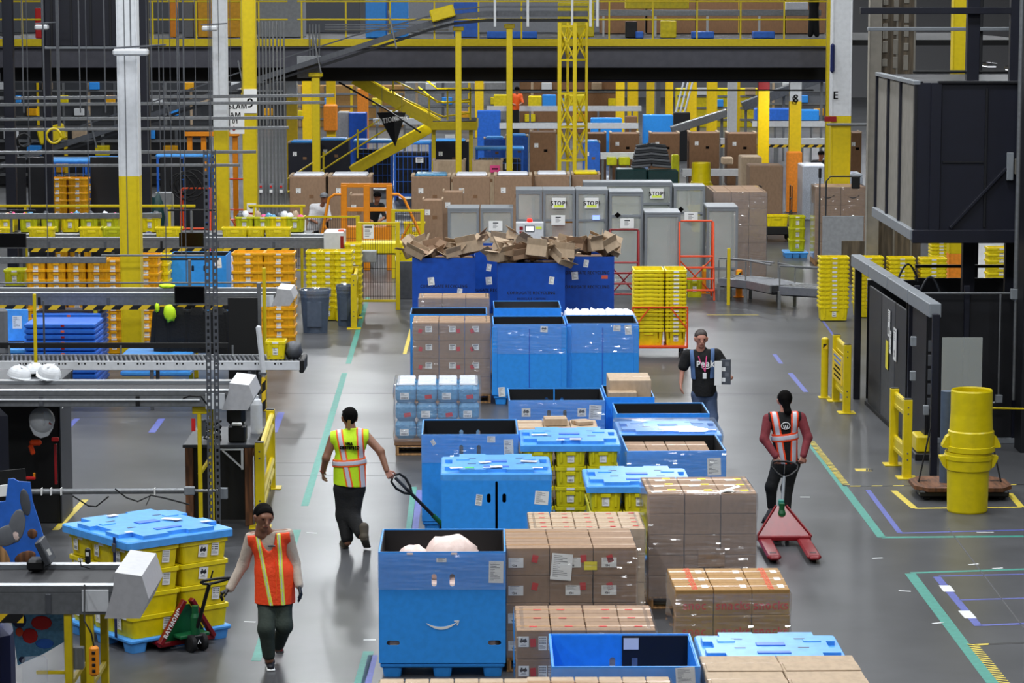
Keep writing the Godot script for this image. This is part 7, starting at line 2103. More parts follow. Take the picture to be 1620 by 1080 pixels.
func build_right() -> void:
	barrier("nearer yellow guard rail before the cage's open side", on(1413, 735), on(1434, 756), 1.12)
	var g := barrier("farther yellow guard rail with a coloured sign, beside the bollard", on(1322, 634), on(1339, 653), 1.12)
	bpart(g, "sign_board", V(-0.07, 0.66, 0), V(0.012, 0.46, 1.2), M.yellow_bright, 0.0)
	for i in 5: bpart(g, "sign_text_line", V(-0.078, 0.83 - i * 0.08, 0.05), V(0.004, 0.03, 0.9 - 0.12 * (i % 3)), M.hair if i > 1 else M.stack_blue, 0.0)
	bollard("tall yellow bollard beside the farther guard rail", on(1304, 629), 1.02, 0.062, M.yellow)
	bollard("short yellow bollard by the curved conveyor, black-striped top", on(1169, 470), 0.62, 0.075, M.amber)
	bollard("short yellow bollard left of the yellow-topped post", on(1115, 464), 0.64, 0.072, M.amber)
	# barrels, one upside down in the other
	var bp := on(1530, 808)
	barrel("lower yellow barrel standing upright on the floor at the right", bp, true)
	barrel("upper yellow barrel turned upside down on the lower one", bp + V(0.03, 1.60, 0), false)
	# weighing base behind the barrels
	var dp := on(1518, 783)
	var d := thing("wheeled_platform", "brown eight-sided wheeled base with a grey tube behind the barrels", "base", dp)
	var pm := MB.new()
	pm.prism(PackedVector2Array([Vector2(-0.66, -0.25), Vector2(-0.5, -0.48), Vector2(0.5, -0.48), Vector2(0.66, -0.25), Vector2(0.66, 0.25), Vector2(0.5, 0.48), Vector2(-0.5, 0.48), Vector2(-0.66, 0.25)]), 0.0, 0.05, Transform3D(TOPSIDE, V(0, 0.13, 0)))
	part(d, "platform", pm.mesh(), M.wood_dark)
	bpart(d, "chassis", V(0, 0.09, 0), V(1.2, 0.09, 0.86), M.black, 0.02)
	for q in [[-0.5, 0.35], [0.5, 0.35], [-0.5, -0.35], [0.5, -0.35]]: bpart(d, "wheel", V(q[0], 0.035, q[1]), V(0.1, 0.07, 0.07), M.rubber, 0.02)
	for i in 5: bpart(d, "grip_slot", V(-0.5 + i * 0.25, 0.181, 0.3 if i % 2 else -0.1), V(0.14, 0.003, 0.05), M.black, 0.0)
	var tb := MB.new()
	tb.lathe([Vector2(0.09, 0), Vector2(0.09, 1.25), Vector2(0, 1.25)], 14)
	part(d, "grey_tube", tb.mesh(), M.bin_grey, V(-0.19, 0.18, 0))
	for s in [-1, 1]: tubepart(d, "stay", [V(s * 0.56, 0.18, 0), V(s * 0.4, 0.9, -0.1)], 0.012, M.rubber, 6)
	single("clear_screen", bm(V(0.56, 1.25, 0.012), 0.004), M.poly, "clear plastic panel standing above the grey tube behind the barrels", "screen", pt(1521, 612, 38.2) * V(1, 0, 1) + V(0, 1.42, 0))
	single("yellow_motor", bm(V(0.20, 0.24, 0.5), 0.02), M.yellow, "yellow motor housing behind the nearer guard rail", "motor", on(1456, 722) + V(0, 0.22, 0))
	single("motor_block", bm(V(0.26, 0.10, 0.5), 0.01), M.black, "black foot under the yellow motor housing", "foot", on(1458, 724) + V(0, 0.05, 0))
	# cage: posts, grey top beam, dark see-through panels
	var far := on(1351, 631)
	var near := on(1476, 752)
	var c := thing("lift_cage", "dark cage fence with a heavy grey top beam around the freight lift", "fence", V((far.x + near.x) * 0.5, 0, (far.z + near.z) * 0.5))
	var a := far - c.position
	var b := near - c.position
	var top := V(0, 2.34, 0)
	for i in 4:
		var p := a.lerp(b, i / 4.0)
		var q := a.lerp(b, (i + 0.97) / 4.0)
		barpart(c, "top_beam", p + top, q + top, 0.17, 0.20, M.grey_paint, 0.01)
	bpart(c, "post", a + V(0.04, 1.15, 0.0), V(0.11, 2.3, 0.11), M.navy, 0.006)
	bpart(c, "post", b + V(0.0, 1.15, 0.0), V(0.10, 2.3, 0.10), M.navy, 0.006)
	bpart(c, "post", a.lerp(b, 0.62) + V(0.15, 1.1, 0), V(0.10, 2.2, 0.10), M.navy, 0.006)
	for i in 3:
		var p := a.lerp(b, 0.10 + i * 0.175) + V(0.13, 0, 0)
		var q := a.lerp(b, 0.10 + (i + 0.96) * 0.175) + V(0.13, 0, 0)
		barpart(c, "door_panel", p + V(0, 1.02, 0), q + V(0, 1.02, 0), 0.03, 1.95, M.dark_grey_plastic if i % 2 == 0 else M.dull_steel, 0.004)
	barpart(c, "door_panel", a.lerp(b, 0.64) + V(0.15, 1.05, 0), a.lerp(b, 0.80) + V(0.15, 1.05, 0), 0.03, 2.1, M.navy_dark, 0.004)
	barpart(c, "kick_strip", a.lerp(b, 0.08) + V(0.10, 0.03, 0), a.lerp(b, 0.64) + V(0.10, 0.03, 0), 0.03, 0.06, M.black, 0.0)
	for q in [[0.38, 1.62, 0.10, 0.28, 0], [0.40, 1.34, 0.09, 0.24, 2], [0.46, 1.36, 0.1, 0.34, 3], [0.36, 1.1, 0.1, 0.3, 7]]:
		sticker(c, "notice_sheet", a.lerp(b, q[0]) + V(0.10, q[1], 0), q[3], q[3] * 1.5, M.paper_yellow if q[4] == 7 else M["label%d" % q[4]], LEFT_SIDE)
	var rt := V(2.9, 0, -3.0)
	var fx := near.x - c.position.x
	bpart(c, "mesh_panel", V(fx + 1.45, 1.15, b.z - 2.9), V(2.9, 2.3, 0.03), M.navy_dark, 0.004)
	bpart(c, "floor_sill", V(fx + 1.45, 0.04, b.z - 2.85), V(2.9, 0.08, 0.1), M.grey_paint, 0.006)
	for i in 4: bpart(c, "mesh_post", V(fx + 0.15 + i * 0.75, 1.2, b.z - 2.86), V(0.08, 2.4, 0.08), M.navy, 0.005)
	for i in 5: bpart(c, "dim_window", V(fx + 0.32, 0.6 + i * 0.22, b.z - 2.88), V(0.22, 0.17, 0.02), M.dull_steel, 0.004)
	bpart(c, "back_panel", V(fx + 1.6, 1.0, a.z - 0.1), V(3.2, 2.0, 0.05), M.navy_dark, 0.004)
	tubepart(c, "conduit", [V(fx + 0.02, 2.30, b.z - 2.7), V(fx + 3.0, 2.30, b.z - 2.7)], 0.02, M.galv, 6)
	tubepart(c, "conduit", [V(fx + 0.04, 0.3, b.z - 0.1), V(fx + 0.04, 2.2, b.z - 0.1)], 0.018, M.galv, 6)
	tubepart(c, "conduit", [V(fx + 1.02, 0.62, b.z - 2.6), V(fx + 1.32, 0.66, b.z - 2.6), V(fx + 1.36, 0.7, b.z - 2.6), V(fx + 1.36, 2.3, b.z - 2.6)], 0.016, M.galv, 6)
	bpart(c, "junction_box", V(fx + 1.36, 0.72, b.z - 2.57), V(0.11, 0.12, 0.07), M.grey_paint, 0.008)
	bpart(c, "junction_box", V(fx + 0.02, 2.30, b.z - 2.65), V(0.12, 0.13, 0.09), M.grey_paint, 0.008)
	for i in 3: bpart(c, "switch_box", V(fx - 0.18 + (0.2 if i == 2 else 0.0), 1.8 - i * 0.5, b.z - 0.9), V(0.08, 0.14, 0.08), M.grey_paint, 0.008)
	tubepart(c, "yellow_cord", [V(fx + 0.1, 1.1, b.z + 0.05), V(fx + 0.7, 0.92, b.z - 0.3), V(fx + 1.6, 0.86, b.z - 0.6)], 0.014, M.yellow, 6)
	var hs := []
	for i in 9: hs.append(V(-0.17 + 0.34 * i / 8.0, 0.28 * sin(PI * i / 8.0), 0))
	for q in [[0.25, 0.10], [0.52, 0.10]]:
		var hp := a.lerp(b, q[0]) + V(0.55, 2.18, 0)
		var hh := []
		for p in hs: hh.append(p + hp)
		tubepart(c, "hose_loop", hh, 0.018, M.dark_grey_plastic, 6)
	for y in [2.3, 2.08]: barpart(c, "black_rail", a + V(0.9, y, 0.6), a + V(3.4, y, 0.6), 0.06, 0.05, M.black, 0.004)
	# freight lift car
	var l := thing("freight_lift", "navy freight lift car with grey side panels hanging at the upper right", "lift", V(7.4, 0, -44.2))
	bpart(l, "car_front", V(0.0, 4.30, 2.2), V(2.6, 2.26, 0.08), M.navy, 0.006)
	bpart(l, "car_floor", V(0.0, 3.20, 0.0), V(2.6, 0.10, 4.4), M.navy, 0.006)
	bpart(l, "car_back", V(0.0, 4.30, -2.2), V(2.6, 2.26, 0.06), M.navy_dark, 0.004)
	bpart(l, "car_roof", V(0.0, 5.40, 0.0), V(2.6, 0.05, 4.4), M.navy_dark, 0.004)
	bpart(l, "corner_post", V(-1.28, 4.30, 2.16), V(0.12, 2.3, 0.14), M.navy_dark, 0.006)
	bpart(l, "corner_post", V(-1.02, 4.30, 2.26), V(0.16, 2.26, 0.06), M.navy, 0.006)
	for i in 3:
		bpart(l, "side_panel", V(-1.29, 4.30, -1.55 + i * 1.42), V(0.04, 2.2, 1.3), M.concrete, 0.004)
		bpart(l, "side_rib", V(-1.32, 4.30, -2.24 + i * 1.42), V(0.06, 2.26, 0.1), M.navy, 0.004)
	bpart(l, "side_sill", V(-1.32, 3.14, 0), V(0.12, 0.16, 4.5), M.grey_paint, 0.008)
	bpart(l, "side_top_rail", V(-1.31, 5.43, 0), V(0.10, 0.06, 4.5), M.grey_paint, 0.006)
	bpart(l, "front_sill", V(0, 3.12, 2.26), V(2.7, 0.20, 0.14), M.navy, 0.01)
	bpart(l, "front_top_rail", V(0.2, 5.44, 2.26), V(2.4, 0.04, 0.1), M.navy_dark, 0.006)
	bpart(l, "front_bar", V(-0.6, 4.24, 2.25), V(0.62, 0.03, 0.03), M.navy_dark, 0.004)
	bpart(l, "front_bar", V(-0.26, 4.3, 2.25), V(0.04, 2.1, 0.03), M.navy_dark, 0.004)
	barpart(l, "diagonal_brace", V(-0.78, 3.25, 2.27), V(0.05, 4.15, 2.27), 0.10, 0.04, M.navy, 0.004)
	bpart(l, "guide_shoe", V(0.30, 4.18, 2.36), V(0.26, 0.24, 0.18), M.concrete, 0.01)
	bpart(l, "guide_bracket", V(0.10, 4.18, 2.31), V(0.10, 0.42, 0.08), M.grey_paint, 0.01)
	tubepart(l, "top_conduit", [V(-1.2, 5.56, 1.0), V(0.6, 5.56, 1.0)], 0.03, M.black, 6)
	# lift tower steelwork
	for q in [[1538, 43.2, 0.19, "front navy lift tower column"], [1541, 47.2, 0.24, "rear black lift tower column"], [1604, 43.0, 0.15, "navy lift tower column beside the vertical conduit"], [1650, 41.0, 0.5, "dark lift tower column at the picture's right edge"]]:
		var p := pt(q[0], 100, q[1])
		post("lift_column", q[3], "column", q[0], 100, q[1], q[2], 9.5, M.navy if q[2] < 0.2 else M.navy_dark)
	for q in [[17, 43.0, 0.10, M.navy], [46, 47.0, 0.06, M.grey_paint]]:
		var p := pt(1500, q[0], q[1])
		single("lift_cross_beam", bm(V(2.7, q[2], 0.14), 0.006), q[3], "horizontal %s beam above the freight lift" % ["navy", "grey"][int(q[0] == 46)], "beam", p)
	tubepart(thing("wall_conduit", "light grey vertical conduit on the lift tower at the right edge", "conduit", V(pt(1609, 300, 41.5).x, 0, -41.4)), "pipe", [V(0, 2.2, 0), V(0.0, 9.0, 0)], 0.04, M.galv, 8)
	bpart(get_node("wall_conduit"), "junction_box", V(0, 2.30, 0), V(0.16, 0.16, 0.1), M.grey_paint, 0.01)
	tubepart(get_node("wall_conduit"), "pipe", [V(0, 2.25, 0), V(0.0, 0.7, 0)], 0.025, M.galv, 8)
	# yellow tote stacks and orange column seen under the lift
	for q in [[1321, 407, 57.3, 0.62, 12, "front stack by the cage"], [1376, 407, 57.9, 0.62, 12, "second stack by the cage"], [1428, 408, 58.0, 0.56, 12, "third stack by the cage"], [1478, 409, 58.0, 0.56, 12, "fourth stack by the cage"], [1490, 372, 66.0, 0.5, 10, "stack behind the wrapped lift column"], [1585, 392, 60.0, 0.6, 8, "stack right of the black lift column"]]:
		tote_stack(q[0], q[1], q[2], q[3], 0.5, 0.9, q[4], q[5], M.tote)
	var o := pt(1511, 400, 63.0)
	var oc := h_column("yellow column with an orange plastic wrap beneath the freight lift", 1511, 63.0, 0.34, 400, 9.0, M.orange_wrap, M.yellow)
	# pillar and screens between the lift and the back
	h_column("weathered pale column left of the freight lift", 1377, 58.6, 0.26, 500, 13.8, M.concrete, M.concrete)
	var sc := thing("screen_wall", "grimy plastic screen wall left of the freight lift, column of stacked plates behind", "screen", V(pt(1415, 300, 59.0).x, 0, -59.0))
	bpart(sc, "panel", V(0, 1.3, 0), V(0.78, 2.6, 0.03), M.ply, 0.004)
	bpart(sc, "panel", V(0, 5.6, 0), V(0.76, 5.8, 0.03), M.ply, 0.004)
	for i in 3: bpart(sc, "panel_frame", V(-0.37 + i * 0.37, 4.0, 0.02), V(0.04, 8.0, 0.03), M.concrete, 0.004)
	for i in 8:
		for k in 3: bpart(sc, "bracket_plate", V(-0.25 + k * 0.22, 5.3 + i * 0.33, 0.03), V(0.10, 0.16 + 0.08 * ((i + k) % 3), 0.03), M.concrete, 0.006)
	single("low_screen", bm(V(1.7, 0.95, 0.03), 0.006), M.ply, "low brown see-through screen behind the yellow tote stacks", "screen", V(pt(1400, 440, 58.9).x, 1.0, -59.6))
	single("grey_partition", bm(V(0.95, 1.65, 0.04), 0.008), M.cabinet, "plain grey partition beside the smile-marked carton stack", "partition", V(pt(1333, 400, 64.0).x, 0.83, -64.0))
	# tote cart with orange frame
	var tc := on(1044, 566)
	var cart := thing("tote_cart", "orange-framed cart carrying two nested columns of yellow totes", "cart", V(tc.x, 0, tc.z - 0.45))
	var w := 1.04
	bpart(cart, "deck", V(0, 0.20, 0), V(w, 0.05, 0.9), M.orange, 0.01)
	for q in [[-0.42, 0.36], [0.42, 0.36], [-0.42, -0.36], [0.42, -0.36]]:
		var wm := MB.new()
		wm.lathe([Vector2(0, -0.02), Vector2(0.075, -0.02), Vector2(0.075, 0.02), Vector2(0, 0.02)], 14, Vector3.ZERO, Basis(V(0, 0, 1), PI / 2))
		part(cart, "castor", wm.mesh(), M.rubber, V(q[0], 0.076, q[1]))
		bpart(cart, "castor_fork", V(q[0], 0.14, q[1]), V(0.06, 0.08, 0.06), M.dull_steel, 0.004)
	for s in [-1, 1]:
		bpart(cart, "frame_post", V(s * w * 0.49, 0.58, 0.44), V(0.03, 0.75, 0.03), M.orange, 0.004)
		barpart(cart, "frame_brace", V(s * w * 0.48, 0.55, 0.445), V(s * w * 0.18, 0.95, 0.445), 0.025, 0.025, M.orange, 0.003)
	bpart(cart, "frame_bar", V(0, 0.95, 0.445), V(w, 0.03, 0.03), M.orange, 0.004)
	for i in 2:
		for k in 16:
			var t := thing("tote", "yellow tote, %s from the bottom, %s column on the orange cart" % [["first", "second", "third", "fourth", "fifth", "sixth", "seventh", "eighth", "ninth", "tenth", "eleventh", "twelfth", "thirteenth", "fourteenth", "fifteenth", "topmost"][k], ["wider left", "narrower right"][i]], "tote", V(tc.x + [-0.21, 0.30][i], 0.226 + k * 0.074, tc.z - 0.47), 0.0, "totes on the orange cart")
			tote_parts(t, [0.58, 0.40][i], 0.80, 0.30, M.tote, k, i == 1)
	# right background stacks
	var f := {"at": V(pt(1325, 412, 69.5).x, 0, -69.0), "turn": 0.0}
	wood_pallet(f, 1.25, 1.1, "wooden pallet under the wrapped smile-marked cartons at the right back")
	cartons(f, 2, 2, 4, 0.14, V(0.62, 0.46, 0.55), M.card, "wrapped smile stack right back", "smile-marked cartons at the right back", "smile")
	film_wrap(f, 1.25, 1.1, 0.16, 1.98, "film round the smile-marked cartons at the right back")
	f = {"at": V(pt(1167, 440, 65.5).x, 0, -65.0), "turn": 1.0}
	wood_pallet(f, 1.25, 2.2, "long wooden pallet under the tall wrapped stack behind the curved conveyor")
	cartons(f, 3, 5, 5, 0.14, V(0.42, 0.40, 0.44), M.card, "tall wrapped stack behind curved conveyor", "cartons behind the curved conveyor")
	film_wrap(f, 1.26, 2.2, 0.16, 2.13, "shiny film round the tall stack behind the curved conveyor", M.film_thick)
	for k in 3:
		var t := thing("tote", "lime tote, %s of three on the blue pallet below the orange-wrapped column" % ["bottom", "middle", "top"][k], "tote", V(pt(1260, 380, 71.5).x, 0.16 + k * 0.30, -71.5), 0.0, "three lime totes by the orange-wrapped column")
		tote_parts(t, 0.42, 0.5, 0.30, M.lime_tote, k, true)
	plastic_pallet({"at": V(pt(1258, 380, 71.5).x, 0, -71.1), "turn": 0.0}, 0.62, 0.8, "small blue pallet below the orange-wrapped column")
	var hc := thing("hand_cart", "black-railed platform cart with a yellow tote right of the tall wrapped stack", "cart", V(pt(1228, 345, 76.0).x, 0, -76.0))
	bpart(hc, "deck", V(0, 0.32, 0), V(0.75, 0.22, 0.9), M.black, 0.02)
	for s in [-1, 1]:
		tubepart(hc, "push_rail", [V(s * 0.42, 0.4, 0), V(s * 0.42, 1.5, 0), V(s * 0.42, 1.5, -0.5), V(s * 0.42, 0.4, -0.5)], 0.02, M.black, 6)
		for y in [0.8, 1.15]: bpart(hc, "cross_rail", V(s * 0.42, y, -0.25), V(0.03, 0.03, 0.5), M.black, 0.003)
	for q in [[-0.3, 0.3], [0.3, 0.3], [-0.3, -0.3], [0.3, -0.3]]: bpart(hc, "castor", V(q[0], 0.10, q[1]), V(0.08, 0.2, 0.2), M.rubber, 0.06)
	var ht := thing("tote", "bright yellow tote on the black-railed cart", "tote", hc.position + V(0, 0.43, 0.1))
	tote_parts(ht, 0.62, 0.5, 0.30, M.tote, 0, false)
	var pc := thing("push_rail", "bent dark push handle rising over the smile-marked cartons", "handle", V(pt(1335, 300, 66.0).x, 0, -66.2))
	tubepart(pc, "rail", [V(-0.40, 0.02, 0), V(-0.40, 2.30, 0), V(-0.30, 2.42, 0), V(0.42, 2.42, 0)], 0.02, M.dark_grey_plastic, 6)
	tubepart(pc, "rail", [V(-0.55, 0.02, 0), V(-0.55, 2.55, 0)], 0.02, M.dark_grey_plastic, 6)
	bpart(pc, "grip", V(-0.55, 2.5, 0), V(0.07, 0.25, 0.06), M.navy_dark, 0.02)
	bpart(pc, "black_box", V(0.30, 2.28, 0.03), V(0.20, 0.30, 0.12), M.black, 0.02)

# ------------------------------------------------------------------ the clear-walled machine in the middle distance
# a framed bay of see-through panel from u0 to u1, top at v, distance z, depth d
func bay(label: String, u0: float, u1: float, v: float, z: float, d: float, mid: float, signs := []) -> Node3D:
	var a := pt(u0, v, z)
	var b := pt(u1, v, z)
	var w := b.x - a.x
	var h := a.y
	var t := thing("machine_bay", label, "machine guard", V((a.x + b.x) * 0.5, 0, -z - d * 0.5))
	for sx in [-1, 1]:
		for sz in [-1, 1]: bpart(t, "frame_post", V(sx * (w * 0.5 - 0.03), h * 0.5, sz * (d * 0.5 - 0.03)), V(0.055, h, 0.055), M.grey_paint, 0.004)
	for y in [h - 0.03, h * mid, 0.12]: bpart(t, "frame_rail", V(0, y, d * 0.5 - 0.03), V(w, 0.055, 0.05), M.grey_paint, 0.004)
	bpart(t, "roof_frame", V(0, h + 0.02, 0), V(w, 0.05, d), M.grey_paint, 0.006)
	bpart(t, "clear_panel", V(0, h * (1 + mid) * 0.5, d * 0.5 - 0.02), V(w - 0.1, h * (1 - mid) - 0.07, 0.008), M.poly, 0.0)
	bpart(t, "clear_panel", V(0, h * mid * 0.5 + 0.04, d * 0.5 - 0.02), V(w - 0.1, h * mid - 0.2, 0.008), M.poly, 0.0)
	bpart(t, "back_panel", V(0, h * 0.5, -d * 0.5 + 0.02), V(w - 0.1, h - 0.2, 0.01), M.poly, 0.0)
	for q in signs:
		var p := pt(q[0], q[1], z) - t.position
		p.z = d * 0.5 + 0.03
		bpart(t, "sign_plate", p, V(0.31, 0.24 if q[2] == 0 else 0.22, 0.01), M.paper, 0.002)
		if q[2] == 0:
			words(t, "sign_lettering", "STOP!", p + V(0, -0.005, 0.005), 0.10, M.hair, FRONT, 0.004)
			bpart(t, "lime_band", p + V(0, -0.07, 0.006), V(0.22, 0.05, 0.003), M.stripe_lime, 0.0)
		else: sticker(t, "sign_lettering", p + V(0, 0.01, 0.005), 0.17, 0.17, M.label4)
	return t
func build_machine() -> void:
	bay("low clear-walled bay behind the left recycling bin", 708, 758, 332, 62.5, 1.0, 0.5)
	bay("low clear-walled bay with a notice behind the recycling bins", 760, 812, 332, 62.5, 1.0, 0.5, [[784, 357, 1]])
	var t := bay("clear-walled bay over the control cabinet with a red beacon", 816, 858, 303, 62.6, 1.0, 0.72)
	t = bay("clear-walled bay with a STOP sign and a notice below it", 859, 910, 303, 62.6, 1.0, 0.72, [[884, 321, 0], [883, 348, 1]])
	bpart(t, "yellow_robot_arm", V(0.1, 1.0, 0), V(0.5, 1.3, 0.4), M.amber, 0.08)
	t = bay("clear-walled bay with a STOP sign and a small lit screen", 911, 962, 303, 62.6, 1.0, 0.72, [[936, 321, 0]])
	bpart(t, "screen_light", pt(943, 344, 62.6) * V(1, 1, 0) + V(-t.position.x, 0, 0.52), V(0.16, 0.10, 0.02), M.screen_blue, 0.0)
	t = bay("clear-walled door bay with a black diamond mark above the red ladder", 964, 1018, 306, 62.2, 1.0, 0.78, [[992, 353, 1]])
	bpart(t, "black_diamond", pt(977, 340, 62.2) * V(1, 1, 0) + V(-t.position.x, 0, 0.52), V(0.10, 0.10, 0.01), M.hair, 0.0, Basis(V(0, 0, 1), PI / 4))
	bay("plain grey clear-walled box right of the red ladder", 1020, 1077, 339, 61.8, 1.2, 0.35)
	bay("tall rear clear-walled bay with the right STOP sign", 923, 1064, 291, 65.0, 0.8, 0.8, [[1039, 306, 0]])
	t = bay("tall rear clear-walled bay with a notice behind the orange ladder", 1066, 1116, 297, 64.4, 0.9, 0.74, [[1093, 343, 1]])
	bpart(t, "black_diamond", pt(1077, 331, 64.4) * V(1, 1, 0) + V(-t.position.x, 0, 0.48), V(0.10, 0.10, 0.01), M.hair, 0.0, Basis(V(0, 0, 1), PI / 4))
	bay("empty clear-walled box at the right end of the machine", 1118, 1168, 330, 62.6, 1.2, 0.30)
	var cc := thing("control_cabinet", "white control cabinet with a lit screen and a red beacon on top", "cabinet", V(pt(838, 400, 62.2).x, 0, -62.2))
	var h := pt(838, 351, 62.2).y
	bpart(cc, "case", V(0, h * 0.5, 0), V(0.62, h, 0.3), M.white_plastic, 0.012)
	bpart(cc, "screen_bezel", V(0.0, h - 0.14, 0.152), V(0.21, 0.15, 0.01), M.black, 0.004)
	bpart(cc, "lit_screen", V(0.0, h - 0.14, 0.158), V(0.17, 0.11, 0.006), M.screen_white, 0.0)
	bpart(cc, "beacon_light", V(0.0, h + 0.04, 0.05), V(0.12, 0.08, 0.08), M.beacon_red, 0.02)
	for q in [[-0.19, 0.13], [-0.19, 0.24]]: bpart(cc, "red_warning_mark", V(q[0], h - q[1], 0.153), V(0.08, 0.08, 0.004), M.red, 0.0)
	bpart(cc, "lime_sticker", V(0.2, h - 0.12, 0.153), V(0.13, 0.06, 0.004), M.stripe_lime, 0.0)
	for i in 3: bpart(cc, "switch_knob", V(0.0, h - 0.3 - 0.07 * i, 0.157), V(0.04, 0.04, 0.02), M.black, 0.008)
	ladder("red rolling step ladder left of the yellow tote cart", 992, 366, 60.8, 0.62, 1.7, M.red)
	ladder("orange rolling step ladder before the machine's right end", 1106, 352, 61.4, 0.75, 1.8, M.orange)
	var rp := thing("red_sign_board", "red-edged notice board beside the red ladder", "sign", pt(965, 397, 57.2))
	bpart(rp, "board", Vector3.ZERO, V(0.22, 0.22, 0.02), M.red, 0.004)
	sticker(rp, "notice_sheet", V(0, -0.01, 0.012), 0.17, 0.15, M.label3)
	# curved roller conveyor
	var c := thing("curved_conveyor", "grey roller conveyor curving round with guard rails before the wrapped stacks", "conveyor", V(pt(1210, 470, 60).x, 0, -60.5))
	var pth := []
	for q in [[1146, 473], [1168, 474], [1205, 478], [1245, 487], [1310, 491]]: pth.append(on(q[0], q[1]) - c.position)
	for i in 4:
		var p: Vector3 = pth[i]
		var r: Vector3 = pth[i + 1]
		var d := (r - p).normalized()
		var sd := V(d.z, 0, -d.x) * 0.4
		for e in [-1, 1]:
			barpart(c, "side_channel", p + sd * e + V(0, 0.42, 0), r + sd * e + V(0, 0.42, 0), 0.05, 0.18, M.steel, 0.006)
			barpart(c, "guard_rail", p + sd * e + V(0, 0.85 if e > 0 else 0.95, 0), r + sd * e + V(0, 0.85 if e > 0 else 0.95, 0), 0.04, 0.04, M.galv, 0.01)
			bpart(c, "leg", p + sd * e + V(0, 0.2, 0), V(0.07, 0.4, 0.07), M.galv, 0.004)
			bpart(c, "rail_stay", p + sd * e + V(0, 0.66, 0), V(0.03, 0.5, 0.03), M.galv, 0.0)
		var n := int(p.distance_to(r) / 0.09)
		for k in n:
			var o := p.lerp(r, (k + 0.5) / n) + V(0, 0.49, 0)
			tubepart(c, "roller", [o - sd * 0.95, o + sd * 0.95], 0.028, M.steel, 6)
		barpart(c, "drive_tray", p + V(0, 0.33, 0), r + V(0, 0.33, 0), 0.7, 0.06, M.dark_steel, 0.004)
	post("lime_post", "yellow-green post with a blue knob at the curved conveyor", "post", 1153, 402, 60.3, 0.07, 1.25, M.yellow)
	var t2 := thing("tote", "small lime tote on the floor beside the short bollard", "tote", on(1098, 469))
	tote_parts(t2, 0.36, 0.4, 0.42, M.lime_tote, 0, true)
	# wire gate, yellow fence and amber crossover stairs left of the recycling bins
	for q in [[569, 629, 351, 455, 59.4, "yellow-framed wire gate left of the recycling bins"], [460, 566, 341, 400, 66.0, "yellow-framed wire fence behind the far conveyor's end"], [622, 668, 331, 395, 66.0, "yellow-framed wire fence before the brown bulk boxes"]]:
		var a := pt(q[0], q[2], q[4])
		var b := pt(q[1], q[2], q[4])
		var g := thing("wire_fence", q[5], "fence", V((a.x + b.x) * 0.5, 0, -q[4]))
		var w := b.x - a.x
		for s in [-1, 1]: bpart(g, "post", V(s * w * 0.5, a.y * 0.5, 0), V(0.09, a.y, 0.07), M.yellow, 0.006)
		for y in [a.y - 0.03, 0.2]: bpart(g, "rail", V(0, y, 0), V(w, 0.05, 0.05), M.yellow, 0.004)
		var m := MB.new()
		var n := int(w / 0.05)
		for i in n: m.box(V(-w * 0.5 + (i + 0.5) * w / n, a.y * 0.5 + 0.08, 0), V(0.007, a.y - 0.22, 0.007))
		for i in 6: m.box(V(0, 0.3 + i * (a.y - 0.4) / 5.0, 0), V(w, 0.008, 0.008))
		part(g, "wire_mesh", m.mesh(), M.dark_steel).set_meta("kind", "stuff")
		if q[0] != 622: sticker(g, "notice_sheet", pt(583 if q[0] == 569 else 477, 366 if q[0] == 569 else 357, q[4]) - g.position + V(0, 0, 0.03), 0.22, 0.30, M.label4)
	var am := thing("crossover_stair", "amber crossover platform with sloping handrails behind the wire gate", "stair", V(pt(580, 330, 68).x, 0, -68.4))
	var ty := pt(0, 293, 68.0).y
	for u in [544, 580, 616]: bpart(am, "upright", V(pt(u, 300, 68).x - am.position.x, ty * 0.5, 0.4), V(0.15, ty, 0.12), M.amber, 0.008)
	for v in [293, 331, 372]: bpart(am, "cross_rail", V(0, pt(0, v, 68).y, 0.42), V(1.25, 0.10 if v != 372 else 0.4, 0.06), M.amber, 0.006)
	for s in [-1, 1]:
		var e := V(s * 0.62, ty - 0.22, 0.44)
		tubepart(am, "handrail", [e, e + V(s * 0.16, 0.0, 0), e + V(s * 0.30, -0.1, 0), V(s * 1.20 if s < 0 else 1.55, 0.35, 0.44)], 0.035, M.amber, 8)
		tubepart(am, "brace", [V(s * 1.05, ty - 0.95, 0.44), V(s * 0.60, 0.3, 0.44)], 0.03, M.amber, 8)
	for i in 3: bpart(am, "tread", V(-0.0, 0.4 + 0.3 * i, 0.1 - 0.2 * i), V(1.1, 0.05, 0.25), M.amber, 0.004)
	single("amber_hopper", bm(V(1.0, 0.28, 0.5), 0.04), M.tote, "wide yellow tote crosswise behind the wire gate", "tote", pt(600, 391, 60.5))
	for e in [-1, 1]: bpart(get_node("amber_hopper"), "leg", V(e * 0.4, -0.65, 0), V(0.06, 1.1, 0.4), M.dull_steel, 0.0)
	single("pale_box", bm(V(0.34, 0.24, 0.3), 0.01), M.cabinet, "pale grey box hung on the wire gate", "box", pt(583, 405, 59.24))
	for q in [[645, 392, 61.5], [652, 372, 68.0], [655, 352, 69.0]]:
		tote_stack(q[0], q[1], q[2], 0.55, 0.4, 0.0, 1, "%s behind the wire gate's right post" % ["nearest", "middle one", "farthest"][[392, 372, 352].find(q[1])], M.tote)
	person_far("person in a white shirt and grey cap working behind the yellow wire fence", 513, 304, 70.5, M.cloth_white, M.grey_plastic, 1.0)
	person_far("dark-haired person bent down inside the amber platform", 597, 303, 72.0, M.cloth_black, M.hair, 0.6)

